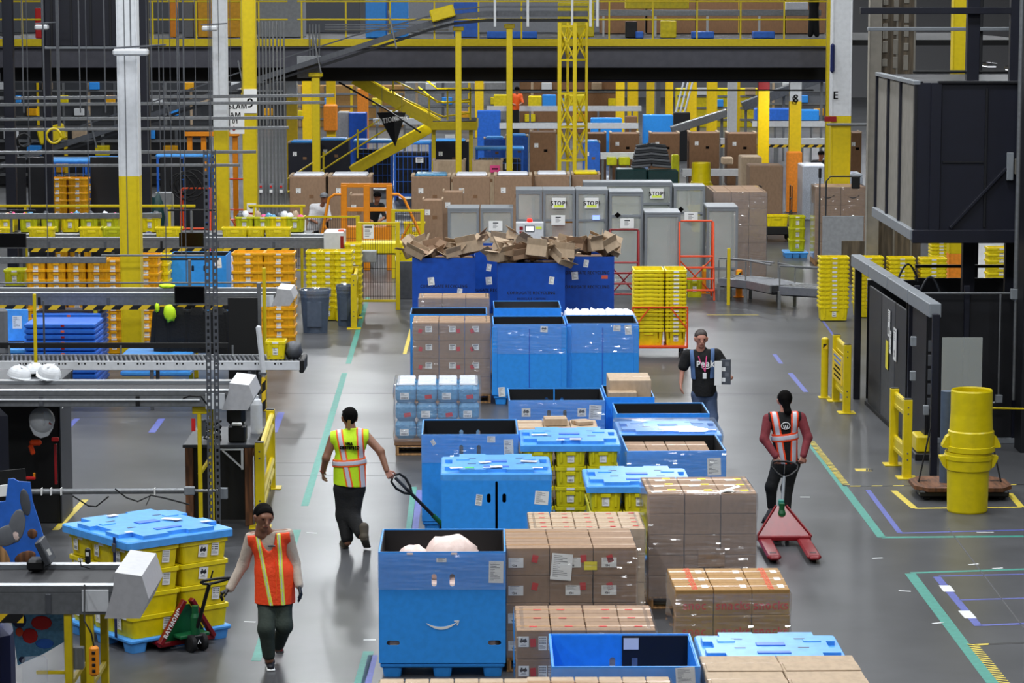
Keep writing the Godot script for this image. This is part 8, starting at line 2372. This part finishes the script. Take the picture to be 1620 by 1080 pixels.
# ------------------------------------------------------------------ platform, incline conveyor, stairs
func build_mezzanine() -> void:
	var z := 81.0
	var y := pt(0, 62, z).y
	var yb := pt(0, 107, z).y
	var x0 := pt(-60, 62, z).x
	var x1 := pt(1312, 62, z).x
	var m := thing("steel_platform", "steel platform deck with a yellow edge band and deep grey beam", "platform", V((x0 + x1) * 0.5, 0, -z), 0.0, "", "structure")
	var w := x1 - x0
	bpart(m, "deck", V(3, y - 0.1, -7.0), V(w + 6.0, 0.16, 14.0), M.rubber, 0.0)
	bpart(m, "edge_band", V(0, y - 0.10, 0.06), V(w, 0.21, 0.05), M.yellow, 0.006)
	bpart(m, "front_beam", V(0, (y - 0.22 + yb) * 0.5, 0), V(w, y - 0.22 - yb, 0.10), M.beam_grey, 0.0)
	for q in [y - 0.24, yb + 0.02]: bpart(m, "beam_flange", V(0, q, 0.03), V(w, 0.03, 0.3), M.beam_grey, 0.004)
	for i in 5: bpart(m, "rear_beam", V(0, 4.72, -2.6 * (i + 1)), V(w, 0.7, 0.12), M.dark_steel, 0.0)
	bpart(m, "cable_duct", V(0.8, yb - 0.24, -2.0), V(w, 0.40, 0.9), M.black, 0.02)
	bpart(m, "blue_pipe", V(8.0, yb - 0.43, -1.4), V(9.5, 0.07, 0.07), M.navy_blue, 0.02)
	bpart(m, "black_pipe", V(6.0, pt(0, 143, z + 1).y, -1.2), V(12.5, 0.045, 0.05), M.black, 0.01)
	var rl := thing("deck_railing", "yellow handrail along the platform's front edge", "railing", m.position)
	for q in [[-60, 455], [470, 1312]]:
		var a := pt(q[0], 2, z).x - m.position.x
		var b := pt(q[1], 2, z).x - m.position.x
		for v in [2.0, 31.0]: bpart(rl, "rail", V((a + b) * 0.5, pt(0, v, z).y, 0.0), V(b - a, 0.05, 0.05), M.yellow, 0.01)
	for u in [34, 68, 241, 310, 381, 409, 477, 547, 617, 687, 757, 825, 964, 1033, 1103, 1172, 1241, 1309]: bpart(rl, "post", V(pt(u, 2, z).x - m.position.x, y + 0.55, 0), V(0.05, 1.12, 0.05), M.yellow, 0.006)
	# things on the platform (u0, u1, v top, v bottom, distance, depth)
	for q in [["blue_lid_stack", "tall bright blue lid stack on the platform, left one", 578, 611, -4, 60, 84, 0.8, M.blue], ["blue_lid_stack", "tall bright blue lid stack on the platform, right one", 617, 645, -4, 60, 84.2, 0.8, M.blue], ["blue_crates", "dim blue crates on the platform behind the incline's crest", 718, 755, 3, 58, 85, 0.8, M.stack_blue],
		["sheet_bay", "wide grey sheet bay on the platform left of the blue lids", 409, 480, -8, 58, 85, 1.2, M.cabinet], ["yellow_crates", "stack of yellow crates on the platform's left part", 312, 382, -6, 58, 85, 1.0, M.tote_dark], ["orange_bin", "amber guard post on the platform's left part", 268, 280, -8, 58, 84.5, 0.3, M.amber], ["machine_skeleton", "grey machine frame on the platform's left part", 290, 306, -6, 58, 84.8, 0.6, M.grey_plastic],
		["red_cone", "red traffic cone shape on the platform at the left", 55, 66, 13, 58, 83, 0.25, M.red_print], ["yellow_crates", "yellow crates at the platform's conveyor, left pair", 883, 940, 4, 58, 86, 0.8, M.tote], ["yellow_crates", "yellow crates high behind the platform rail", 990, 1090, -10, 14, 88, 0.8, M.tote], ["yellow_crates", "yellow crate stack under the platform conveyor", 1046, 1070, 33, 60, 84, 0.6, M.tote],
		["bulk_box", "brown bulk box on the platform, left of five", 950, 1020, -12, 56, 92, 1.2, M.card_dark], ["bulk_box", "brown bulk box on the platform, second of five", 1024, 1100, -12, 56, 92, 1.2, M.card_dark], ["bulk_box", "brown bulk box on the platform, third of five", 1104, 1168, -12, 56, 92, 1.2, M.card_dark], ["bulk_box", "brown bulk box on the platform, fourth of five", 1174, 1240, -12, 56, 92, 1.2, M.card_dark], ["bulk_box", "brown bulk box on the platform, rightmost of five", 1244, 1306, -12, 56, 92, 1.2, M.card_dark],
		["blue_pallet", "small blue pallet on the platform, left one", 1006, 1018, 50, 60, 83, 0.5, M.stack_blue], ["blue_pallet", "blue pallet on the platform, middle one", 1095, 1130, 50, 60, 83, 0.6, M.stack_blue], ["blue_pallet", "blue pallet on the platform, right one", 1192, 1226, 50, 60, 83, 0.6, M.stack_blue], ["blue_pallet", "blue tray on the platform behind the yellow posts", 770, 850, 50, 60, 83, 0.6, M.stack_blue], ["black_box", "black bin on the platform beside the yellow tower", 990, 1008, 34, 50, 83.4, 0.5, M.black], ["white_cart", "pale cart on the platform's conveyor", 1243, 1278, 3, 16, 86.3, 0.6, M.packs],
		["grey_backdrop", "grey curtained racks at the platform's rear, left half", -60, 570, -20, 54, 94, 0.3, M.dark_grey_plastic], ["grey_backdrop", "grey racks at the platform's rear, behind the yellow posts", 645, 950, -20, 54, 94, 0.3, M.grey_plastic]]:
		var a := pt(q[2], q[4], q[6])
		var b := pt(q[3], q[5], q[6])
		var bot := y - 0.01
		if q[4] == -10 or q[0] == "white_cart": bot = b.y
		single(q[0], bm(V(b.x - a.x, a.y - bot, q[7]), 0.02), q[8], q[1], str(q[0]).get_slice("_", 1), V((a.x + b.x) * 0.5, (a.y + bot) * 0.5, -q[6] - q[7] * 0.5))
	var pcv := thing("deck_conveyor", "grey conveyor on the platform behind the yellow handrail", "conveyor", V(pt(1120, 20, 86).x, 0, -86.6))
	bpart(pcv, "side_channel", V(0, pt(0, 21, 86).y, 0.4), V(7.0, 0.16, 0.06), M.galv, 0.006)
	bpart(pcv, "bed", V(0, pt(0, 17, 86).y, 0), V(7.0, 0.04, 0.8), M.dull_steel, 0.0)
	for i in 5: bpart(pcv, "leg", V(-3.2 + i * 1.6, y + 0.3, 0.36), V(0.07, 0.62, 0.07), M.white_paint, 0.004)
	person_far("person in dark clothes standing on the platform near the right end", 1289, -42, 84.0, M.cloth_black, M.hair, 0.0, y)
	# incline conveyor
	var iz := 78.0
	var ic := thing("incline_conveyor", "long grey conveyor rising from the left to the platform's height", "conveyor", Vector3.ZERO)
	var pp := []
	for q in [[-60, 282], [200, 196], [400, 128], [560, 77], [680, 37], [720, 27], [770, 22], [930, 22]]: pp.append(pt(q[0], q[1], iz))
	for i in 7:
		var a: Vector3 = pp[i]
		var b: Vector3 = pp[i + 1]
		for e in [0.0, -0.85]: barpart(ic, "side_channel", a + V(0, 0, e), b + V(0, 0, e), 0.05, 0.15, M.dull_steel, 0.004)
		for e in [0.0, -0.85]: barpart(ic, "lower_channel", a + V(0, -0.18, e), b + V(0, -0.18, e), 0.05, 0.07, M.dark_steel, 0.004)
		barpart(ic, "belt", a + V(0, 0.04, -0.42), b + V(0, 0.04, -0.42), 0.76, 0.02, M.belt, 0.0)
		barpart(ic, "guard_rail", a + V(0, 0.36 if i < 4 else 0.2, 0.0), b + V(0, 0.36 if i < 3 else 0.2, 0.0), 0.03, 0.04, M.dull_steel, 0.004)
	bpart(ic, "yellow_guard", pt(82, 212, 77.9), V(0.75, 0.45, 0.3), M.yellow, 0.04, Basis(V(0, 0, 1), 0.25))
	for i in 6:
		var p: Vector3 = (pp[0] as Vector3).lerp(pp[4], 0.12 + i * 0.16)
		barpart(ic, "slanted_stay", p + V(-0.1, 0.7, 0.05), p + V(0.12, -0.35, 0.05), 0.06, 0.04, M.galv, 0.004)
	for u in [783, 835, 905, 934, 945]: bpart(ic, "hanger", V(pt(u, 10, iz).x, pt(0, 5, iz).y, -iz + 0.1), V(0.07, 1.3, 0.05), M.white_paint, 0.004)
	for q in [[499, 115, 0.22], [725, 42, 0.17], [806, 38, 0.17]]:
		var p := pt(q[0], q[1], iz + 0.2)
		var g := thing("conveyor_post", "yellow post under the incline conveyor, %s" % ["the leftmost, before the stairs", "the middle one, above the wire-topped bay", "the right one beside the lattice tower"][[499, 725, 806].find(q[0])], "post", V(p.x, 0, -iz - 0.3))
		bpart(g, "shaft", V(0, p.y * 0.5, 0), V(q[2], p.y, q[2]), M.yellow, 0.01)
		bpart(g, "head_plate", V(0, p.y - 0.06, 0), V(q[2] * 1.8, 0.12, q[2] * 1.5), M.yellow, 0.02)
		bpart(g, "foot_plate", V(0, 0.012, 0), V(q[2] * 2.2, 0.024, q[2] * 2.2), M.yellow, 0.004)
	bpart(ic, "yellow_guard", pt(700, 21, 77.9), V(0.68, 0.34, 0.3), M.yellow, 0.03, Basis(V(0, 0, 1), 0.27))
	single("grey_drive_box", bm(V(0.66, 0.62, 0.3), 0.01), M.cabinet, "grey drive box under the incline conveyor by the leftmost yellow post", "box", pt(489, 106, 78.95))
	for i in 3: single("service_pipe", bm(V(3.6, 0.05, 0.05), 0.02), M.steel, "bright horizontal service pipe, %s of three before the platform edge" % ["top", "middle", "bottom"][i], "pipe", pt(612, 39 + i * 4, 80.86))
	for i in 4: single("service_pipe", bm(V(0.05, 0.95, 0.05), 0.02), M.steel, "short vertical service pipe, %s of four left of the horizontal ones" % ORD[i], "pipe", pt(490 + i * 5, 64, 80.86))
	# lattice tower
	var lt := thing("lattice_tower", "yellow lattice tower of four legs with crossed braces", "tower", V(pt(905, 300, 77.2).x, 0, -77.3))
	var th := pt(0, 36, 77.0).y
	var cs := [V(-0.36, 0, 0.3), V(0.06, 0, 0.42), V(0.40, 0, -0.2), V(-0.12, 0, -0.36)]
	for i in 4:
		var a: Vector3 = cs[i]
		var b: Vector3 = cs[(i + 1) % 4]
		bpart(lt, "leg", a + V(0, th * 0.5, 0), V(0.11 if i < 2 else 0.07, th, 0.10), M.yellow, 0.006)
		for k in 6:
			var y0 := 0.3 + k * (th - 0.4) / 6.0
			var y1 := 0.3 + (k + 1) * (th - 0.4) / 6.0
			barpart(lt, "girt", a + V(0, y1, 0), b + V(0, y1, 0), 0.04, 0.05, M.yellow, 0.0)
			if k in [2, 3, 5]:
				barpart(lt, "cross_brace", a + V(0, y0, 0), b + V(0, y1, 0), 0.03, 0.04, M.yellow, 0.0)
				barpart(lt, "cross_brace", a + V(0, y1, 0), b + V(0, y0, 0), 0.03, 0.04, M.yellow, 0.0)
	# big column at the platform's right end
	h_column("white and yellow column lettered E at the platform's right end", 1329, 70.5, 0.50, 183, 13.8, M.yellow, M.white_paint)
	words(thing("column_letter", "black letter E on the white and yellow column", "letter", pt(1322, 151, 70.1)), "letter", "E", Vector3.ZERO, 0.20, M.hair, FRONT, 0.004)
	post("yellow_post", "yellow end post of the platform beside the lettered column", "post", 1316, 30, 79.5, 0.28, 7.5, M.yellow)
	single("blue_cylinder", bm(V(0.11, 0.75, 0.11), 0.05), M.navy_blue, "blue cylinder hanging beside the lettered column", "cylinder", pt(1317, 92, 70.2))
	bpart(single("cross_pipe", bm(V(1.1, 0.07, 0.07), 0.02), M.galv, "grey pipe crossing the lettered column", "pipe", pt(1342, 197, 70.21)), "red_tag", V(-0.45, 0.14, 0), V(0.3, 0.13, 0.02), M.red, 0.004)
	# stairs with a landing
	var st := thing("staircase", "yellow steel staircase turning at a landing under the platform", "stair", Vector3.ZERO)
	var fz := 87.0
	var la := pt(690, 196, fz)
	var lb := pt(748, 196, fz)
	for s in [0.0, -1.0]:
		barpart(st, "stringer", pt(560, 124, fz) + V(0, 0, s), la + V(0.06, -0.05, s), 0.06, 0.36, M.yellow, 0.008)
		barpart(st, "stringer", pt(552, 276, fz) + V(0, 0, s - 1.4), pt(692, 198, fz) + V(0, 0, s - 1.4), 0.06, 0.34, M.yellow, 0.008)
	bpart(st, "landing", V((la.x + lb.x) * 0.5, la.y - 0.05, -fz - 1.0), V(lb.x - la.x + 0.3, 0.26, 2.6), M.yellow, 0.01)
	bpart(st, "landing_tread", V((la.x + lb.x) * 0.5, la.y + 0.09, -fz - 1.0), V(lb.x - la.x + 0.2, 0.02, 2.5), M.dark_steel, 0.0)
	for u in [686, 745]: bpart(st, "landing_post", V(pt(u, 200, fz).x, la.y * 0.5 - 0.1, -fz), V(0.12, la.y - 0.2, 0.12), M.yellow, 0.006)
	for i in 10:
		var f := (i + 0.5) / 10.0
		bpart(st, "tread", pt(560, 124, fz).lerp(la, f) + V(0, 0.06, -0.5), V(0.26, 0.03, 0.9), M.dark_steel, 0.0)
		bpart(st, "tread", pt(552, 276, fz).lerp(pt(692, 198, fz), f) + V(0, 0.06, -1.9), V(0.26, 0.03, 0.9), M.dark_steel, 0.0)
	for e in [0, 1]:
		var o := V(0, -0.42 * e, 0.04)
		tubepart(st, "handrail", [pt(625, 128, fz) + o, pt(690, 159, fz) + o, pt(702, 167 - 4, fz) + o, pt(745, 145 + 12, fz) + o], 0.03, M.yellow, 6)
		tubepart(st, "handrail", [pt(455, 283, fz) + o, pt(590, 196, fz) + o, pt(640, 165, fz) + o], 0.03, M.yellow, 6)
		tubepart(st, "handrail", [pt(660, 118, fz) + o + V(0, 0, -1), pt(690, 142, fz) + o + V(0, 0, -1), pt(745, 142, fz) + o + V(0, 0, -1)], 0.03, M.yellow, 6)
	for q in [[512, 240, 278], [566, 205, 250], [622, 128, 150], [679, 150, 190], [708, 140, 190], [744, 140, 190]]: barpart(st, "baluster", pt(q[0], q[1], fz) + V(0, 0, 0.03), pt(q[0], q[2], fz) + V(0, 0, 0.03), 0.06, 0.06, M.yellow, 0.004)
	var sg := thing("hanging_sign", "black inverted pyramid sign lettered STATIONS hanging before the stairs", "sign", pt(620, 178, 84.0))
	var pm := MB.new()
	var P := [V(-0.45, 0, 0.1), V(0.08, 0.03, 0.45), V(0.42, 0.0, 0.0), V(-0.1, 0, -0.4), V(0.10, -1.02, 0.05)]
	for i in 4: pm.tri(P[i], P[4], P[(i + 1) % 4])
	pm.quad(P[0], P[1], P[2], P[3])
	part(sg, "pyramid", pm.mesh(), M.dark_steel)
	words(sg, "lettering", "STATIONS", V(-0.16, -0.22, 0.37), 0.15, M.paper, Basis(V(0.83, 0.05, 0.55).normalized(), V(0.0, 1, 0), V(-0.55, 0, 0.83)) * Basis(V(0, 0, 1), 0.12), 0.01)
	words(sg, "lettering", "STATIONS", V(0.25, -0.17, 0.30), 0.10, M.paper, Basis(V(0.7, 0.0, -0.7), V(0, 1, 0), V(0.7, 0, 0.7)), 0.01)
	for s in [-1, 1]: barpart(sg, "hanger", V(s * 0.3, 0, 0), V(s * 0.3, 2.25, 0), 0.012, 0.012, M.dull_steel, 0.0)
	# dark slanting cable
	tubepart(thing("black_cable", "black cable slanting down past the stairs and the hanging sign", "cable", Vector3.ZERO), "cable", [pt(536, 130, 83.5), pt(610, 172, 83.5), pt(666, 210, 83.5)], 0.03, M.black, 6)

# ------------------------------------------------------------------ the far hall under the platform
# a bulk box: walls, turned-out flaps, a filling
func bulk(label: String, u0: float, u1: float, v: float, z: float, d: float, mt: Material, fill: Material, group := "") -> void:
	var a := pt(u0, v, z)
	var b := pt(u1, v, z)
	var w := b.x - a.x
	var h := a.y
	var t := thing("bulk_box", label, "box", V((a.x + b.x) * 0.5, 0, -z - d * 0.5), 0.0, group)
	bpart(t, "box_body", V(0, h * 0.5, 0), V(w - 0.03, h - 0.02, d), mt, 0.01)
	for s in [-1, 1]: bpart(t, "side_flap", V(s * w * 0.46, h + 0.01, 0), V(w * 0.08, 0.05, d * 0.95), M.card_top, 0.006)
	if fill: bpart(t, "filling", V(0, h + 0.02, 0), V(w * 0.8, 0.09, d * 0.8), fill, 0.04)
	bpart(t, "hand_hole", V(w * 0.1, h * 0.72, d * 0.5), V(0.12, 0.09, 0.006), M.card_dark if mt != M.card_dark else M.hair, 0.0)
	sticker(t, "paper_label", V(-w * 0.25, h * 0.8, d * 0.5 + 0.002), 0.13, 0.14, M.label3)
func build_far() -> void:
	var n := 0
	for q in [[457, 516, 279, 74.0, M.packs], [518, 588, 279, 74.0, M.packs], [650, 713, 279, 74.0, M.pack_blue], [715, 776, 279, 74.0, M.packs], [781, 842, 278, 74.0, M.packs], [845, 902, 277, 74.5, M.packs], [904, 950, 276, 75.0, M.tote]]:
		n += 1
		bulk("tall brown bulk box, number %s from the left before the stairs" % ["one", "two", "three", "four", "five", "six", "seven"][n - 1], q[0], q[1], q[2], q[3], 1.1, M.card, q[4])
	for q in [[668, 701, 316, 70.0, "plain brown carton stack before the bulk boxes, left one"], [700, 733, 303, 71.0, "plain brown carton stack before the bulk boxes, right one"], [553, 578, 308, 70.9, "brown carton inside the amber platform"], [684, 737, 254, 79.0, "pale carton with open flaps on the bulk boxes"], [746, 796, 254, 79.0, "brown carton with a pink label on the bulk boxes"]]:
		bulk(q[4], q[0], q[1], q[2], q[3], 0.6, M.card if q[2] > 254 else M.card_top, null)
	bpart(single("pink_label", bm(V(0.28, 0.2, 0.01), 0.0), M.pink, "pink label on the brown carton above the bulk boxes", "label", pt(783, 267, 78.95)), "text_line", V(0, 0, 0.006), V(0.18, 0.04, 0.004), M.hair, 0.0)
	n = 0
	for q in [[838, 880, 209, 92.0], [965, 1012, 211, 98.0], [1028, 1076, 211, 98.0], [1090, 1139, 210, 98.0], [1150, 1198, 211, 98.0], [1346, 1364, 210, 96.0], [925, 960, 211, 97.0]]:
		n += 1
		bulk("brown bulk box in the far hall, %s" % ["beside the yellow lattice tower", "left of the grey nested totes", "behind the grey nested totes", "behind the yellow barrel pair", "right of the white far column", "beside the lettered column", "behind the blue cage"][n - 1], q[0], q[1], q[2], q[3], 1.2, M.card_dark, null)
	for q in [[455, 500, 226, 92.0, "dark blue bulk bin at the stair foot, left one"], [502, 552, 222, 93.0, "dark blue bulk bin at the stair foot, right one"], [682, 742, 224, 90.0, "black-sided bulk bin under the stair landing"], [800, 836, 216, 96.0, "blue bulk bin left of the tall brown box"], [765, 800, 220, 96.5, "blue bulk bin behind the blue cage"], [922, 950, 226, 92.0, "blue bulk bin behind the lattice tower"]]:
		bulk(q[4], q[0], q[1], q[2], q[3], 1.1, M.navy if q[0] < 700 else M.stack_blue, M.blue_lid)
	cage(652, 228, 91.0, 1.2, 1.0, "dark blue wire cage with white labels right of the hanging sign")
	cage(790, 238, 88.0, 1.5, 0.9, "pale blue railed cage before the blue bulk bins")
	cage(590, 226, 95.0, 1.3, 1.0, "blue wire cage behind the stairs")
	# columns under the platform
	for q in [[462, 95.0, 0.36, 150, "white-topped yellow far column, leftmost by the stairs"], [484, 110.0, 0.36, -40, "bright yellow far column, second by the stairs"], [522, 104.0, 0.34, -40, "bright yellow far column with an orange wrap by the stairs"], [1096, 125.0, 0.42, -40, "yellow far column, left of a close pair"], [1128, 115.0, 0.42, -40, "yellow far column right of a close pair"], [1151, 104.0, 0.34, 900, "white far column"], [1166, 106.0, 0.30, -40, "yellow far column beside the white one"], [1208, 90.0, 0.36, 143, "yellow far column with a red top"], [1258, 86.0, 0.36, 160, "white-topped yellow column with the figure 8"], [982, 128.0, 0.4, -40, "amber far column behind the yellow shelf"], [1002, 132.0, 0.5, -40, "yellow far column beyond the shelf"], [1030, 120.0, 0.34, -40, "yellow far column beside a grey pipe"], [1060, 126.0, 0.34, -40, "yellow far column right of the grey pipe"], [758, 130.0, 0.4, -40, "yellow far column behind the landing"]]:
		h_column(q[4], q[0], q[1], q[2], q[3], 4.6, M.white_paint if q[3] == 900 else M.yellow_bright, M.red if q[3] == 143 else M.white_paint)
	for q in [[1258, 290, 85.6, 0.46, 1.95, "orange plastic wrap round the figure 8 column"], [522, 187, 103.5, 0.5, 1.0, "orange plastic wrap round a far yellow column"]]:
		var p := pt(q[0], q[1], q[2])
		single("column_wrap", bm(V(q[3], q[4], q[3]), 0.05), M.orange_wrap, q[5], "wrap", V(p.x, p.y, -q[2] - 0.4))
	words(thing("column_figure", "figure 8 on the white-topped yellow column", "figure", pt(1259, 156, 85.7)), "figure", "8", Vector3.ZERO, 0.24, M.hair, FRONT, 0.004)
	single("far_pipe", bm(V(0.55, 4.6, 0.55), 0.2), M.galv, "thick grey pipe among the far columns", "pipe", V(pt(1036, 140, 122).x, 2.3, -122.5))
	# far conveyors: (u0, u1, v, z)
	for q in [[770, 1015, 168, 118.0, "far grey conveyor, upper, behind the lattice tower"], [790, 1010, 195, 108.0, "far grey conveyor, lower, behind the lattice tower"], [1190, 1320, 192, 108.0, "far conveyor under the long blue bins"], [1140, 1320, 219, 100.0, "far conveyor with punched side and hazard tape"], [590, 690, 188, 104.0, "far grey conveyor behind the hanging sign"], [1080, 1200, 268, 88.0, "grey roller conveyor beside the yellow barrel pair"], [950, 1010, 242, 92.0, "short grey rail shelf with lime totes"]]:
		var a := pt(q[0], q[2], q[3])
		var b := pt(q[1], q[2], q[3])
		var t := thing("far_conveyor", q[4], "conveyor", V((a.x + b.x) * 0.5, 0, -q[3] - 0.4))
		var w := b.x - a.x
		bpart(t, "side_channel", V(0, a.y - 0.1, 0.4), V(w, 0.22, 0.05), M.white_paint, 0.004)
		bpart(t, "bed", V(0, a.y - 0.05, 0), V(w, 0.06, 0.8), M.dull_steel, 0.0)
		for i in 5: bpart(t, "leg", V((i - 2) * w * 0.22, (a.y - 0.2) * 0.5, 0.36), V(0.08, a.y - 0.2, 0.08), M.galv, 0.0)
		if q[2] == 219: bpart(t, "hazard_tape", V(0, a.y - 0.27, 0.41), V(w, 0.10, 0.02), M.hazard, 0.0)
	# far odds and ends (name, label, category, u0, u1, v0, v1, z, depth, material); -1 stands on the floor
	for q in [["blue_bin_row", "long row of blue bins on a far conveyor at the right", "bins", 1195, 1255, 172, 191, 108.5, 0.8, M.stack_blue], ["blue_bin_row", "second row of blue bins on a far conveyor at the right", "bins", 1262, 1296, 174, 191, 108.5, 0.8, M.blue], ["blue_hopper", "long blue hopper in the far middle", "hopper", 1018, 1065, 182, -1, 110, 0.8, M.blue], ["blue_hopper", "pale blue hopper left of the long one", "hopper", 935, 984, 187, -1, 110, 0.8, M.blue], ["far_carton", "brown carton between the blue hoppers", "box", 990, 1008, 184, -1, 109, 0.6, M.card_dark], ["control_box", "black control box with a white sheet among far columns", "box", 1066, 1092, 178, -1, 112, 0.5, M.black],
		["blue_tote_stack", "bright blue tote stack beside the figure on the far conveyor", "totes", 858, 880, 150, 169, 118.5, 0.6, M.blue], ["yellow_totes", "yellow totes on the far conveyor beside the blue stack", "totes", 836, 857, 152, 169, 118.5, 0.6, M.tote], ["yellow_totes", "yellow totes on the far conveyor before the figure", "totes", 781, 812, 150, 170, 118.5, 0.6, M.tote], ["yellow_totes", "yellow totes behind the lattice tower", "totes", 893, 930, 150, 168, 118.5, 0.6, M.tote], ["blue_crates", "blue crates under the far conveyor left of the figure", "crates", 755, 792, 175, -1, 112, 0.6, M.stack_blue],
		["orange_screen", "orange panel among far columns behind the stairs", "panel", 565, 583, 140, -1, 120, 0.2, M.orange_wrap], ["grey_machine", "grey machine housing with a blue panel behind the stairs", "machine", 534, 552, 177, -1, 106, 0.8, M.cabinet], ["deep_blue_box", "deep blue box beside the grey machine housing", "box", 552, 580, 178, -1, 105.5, 0.6, M.deep_blue], ["teal_bin", "dark teal bin below the grey nested totes, left", "bin", 975, 1024, 268, -1, 80.5, 0.9, M.teal_bin], ["teal_bin", "dark teal bin below the grey nested totes, right", "bin", 1025, 1074, 270, -1, 80.5, 0.9, M.teal_bin],
		["lime_tote", "lime tote on the short rail shelf, left", "tote", 960, 976, 249, 262, 91.5, 0.5, M.lime_tote], ["lime_tote", "lime tote on the short rail shelf, right", "tote", 979, 997, 249, 262, 91.5, 0.5, M.lime_tote], ["lime_tote", "lime tote with striped tape right of the teal bins", "tote", 1063, 1075, 245, -1, 85, 0.4, M.lime_tote], ["cardboard_bale", "pale cardboard bale stack right of the yellow barrels", "bale", 1173, 1206, 248, -1, 84, 1.2, M.card_top], ["cardboard_bale", "wrapped brown bale before the orange-wrapped column", "bale", 1186, 1240, 262, -1, 81, 1.2, M.card], ["wrapped_load", "film-wrapped pale load right of the orange-wrapped column", "load", 1270, 1310, 262, -1, 83, 1.5, M.pack_white], ["wrapped_load", "film-wrapped pale load behind the lettered column", "load", 1340, 1366, 275, -1, 80, 1.2, M.pack_white],
		["far_carton", "small cartons beside the white far column", "box", 1142, 1160, 249, 260, 88.2, 0.5, M.card_top], ["brown_wall", "brown stacked bulk boxes at the far end, left of the figure", "boxes", 640, 800, 130, -1, 138, 1, M.cabinet], ["brown_wall", "brown stacked bulk boxes at the far end behind the lattice tower", "boxes", 822, 985, 128, -1, 134, 1, M.card_dark], ["yellow_wall", "wall of yellow totes at the far end, right", "totes", 1070, 1200, 140, -1, 140, 1, M.tote], ["grey_rack", "grey conveyor racks at the far right end", "racks", 1205, 1320, 130, -1, 142, 1, M.grey_plastic], ["amber_wall", "amber guard panels at the far end behind the stairs", "panels", 455, 640, 135, -1, 140, 1, M.card_gold], ["grey_rack", "grey conveyor racks at the far end, left", "racks", -40, 450, 130, -1, 142, 1, M.dark_grey_plastic], ["dark_fill", "dark racks under the platform at the left", "racks", -40, 330, 205, -1, 98, 0.6, M.navy_dark]]:
		var a := pt(q[3], q[5], q[7])
		var b := pt(q[4], q[6] if q[6] > 0 else 200, q[7])
		var bot: float = b.y if q[6] > 0 else 0.0
		var o := single(q[0], bm(V(b.x - a.x, a.y - bot, q[8]), 0.03), q[9], q[1], q[2], V((a.x + b.x) * 0.5, (a.y + bot) * 0.5, -q[7] - q[8] * 0.5))
		var wide := b.x - a.x
		if wide > 3.0:
			for i in int(wide / 1.3): bpart(o, "joint_post", V(-wide * 0.5 + 0.6 + i * 1.3, 0, q[8] * 0.5), V(0.12, a.y - bot - 0.06, 0.08), [M.galv, M.yellow_bright, M.dull_steel, M.card_top][(i * 7 + n) % 4], 0.0)
			for i in 3: bpart(o, "shelf_edge", V(0, (i - 1) * (a.y - bot) * 0.3, q[8] * 0.5 + 0.04), V(wide - 0.1, 0.10, 0.06), M.galv, 0.0)
			for i in int(wide / 0.8): bpart(o, "stored_box", V(-wide * 0.5 + 0.5 + i * 0.8, ((i * 5) % 3 - 1) * (a.y - bot) * 0.3 + 0.25, q[8] * 0.5 + 0.1), V(0.5, 0.36, 0.25), [M.tote, M.blue, M.card_top, M.white_plastic, M.tote_dark][(i * 3) % 5], 0.02)
	# slanting grey conveyor among the far columns
	barpart(thing("far_incline", "grey conveyor rising to the right among the far columns", "conveyor", Vector3.ZERO), "bed", pt(1062, 206, 106), pt(1150, 178, 106), 0.7, 0.28, M.galv, 0.01)
	for u in [1070, 1105, 1142]: bpart(get_node("far_incline"), "leg", pt(u, 204 - (u - 1062) * 0.32, 106) * V(1, 0.5, 1), V(0.1, pt(u, 204 - (u - 1062) * 0.32, 106).y, 0.1), M.galv, 0.0)
	barpart(thing("rising_conveyor", "dim grey conveyor rising under the platform at the right", "conveyor", Vector3.ZERO), "bed", pt(1175, 168, 112), pt(1310, 118, 112), 0.9, 0.35, M.dull_steel, 0.01)
	for u in [1180, 1240, 1300]: bpart(get_node("rising_conveyor"), "leg", pt(u, 168 - (u - 1175) * 0.37, 112) * V(1, 0.5, 1), V(0.1, pt(u, 168 - (u - 1175) * 0.37, 112).y, 0.1), M.galv, 0.0)
	# leaning stacks of grey nested totes
	for s in 2:
		for k in 8:
			var p := pt([1014, 1046][s], 262 - k * 4.6, 81.2)
			var t := single("grey_tote", bm(V(0.58, 0.075, 0.5), 0.02), M.dark_grey_plastic if k % 2 else M.grey_plastic, "grey nested tote, %s from the bottom of the %s leaning stack" % [["first", "second", "third", "fourth", "fifth", "sixth", "seventh", "eighth"][k], ["left", "right"][s]], "tote", p + V(0.02 * k * (1 - 2 * s), 0, 0), 0, "grey nested totes on the teal bins")
			t.rotation.z = 0.10 * (1 - 2 * s)
	var yb := pt(1109, 292, 79.0)
	barrel("lower yellow barrel of the far pair behind the machine", V(yb.x, 0, -79.0), true)
	barrel("upper yellow barrel upside down on the far pair", V(yb.x, 1.95, -79.0), false)
	single("barrel_stand", bm(V(0.6, 0.35, 0.6), 0.02), M.dull_steel, "dark stand between the far yellow barrels", "stand", V(yb.x, 0.96, -79.0))
	person_far("person in an orange and blue top at the far conveyor beside the yellow post", 818, 137, 117.0, M.stripe_orange, M.hair, 0.2)
	person_far("person in black sitting beside the lettered column in the far hall", 1299, 238, 86.5, M.cloth_black, M.hair, 0.4)
	single("lit_sign", bm(V(0.33, 0.26, 0.05), 0.01), M.paper, "small white notice with a blue square behind the stair landing", "sign", pt(712, 219, 92.0))
	bpart(get_node("lit_sign"), "post", V(0, -1.0, -0.05), V(0.05, 2.0, 0.05), M.galv, 0.0)
	for i in 3: single("conduit_bend", bm(V(0.08, 2.2, 0.08), 0.03), M.white_paint, "pale bent conduit among the far columns, %s" % ORD[i], "conduit", pt(1075 + i * 7, 155, 113.0)).rotation.z = -0.25
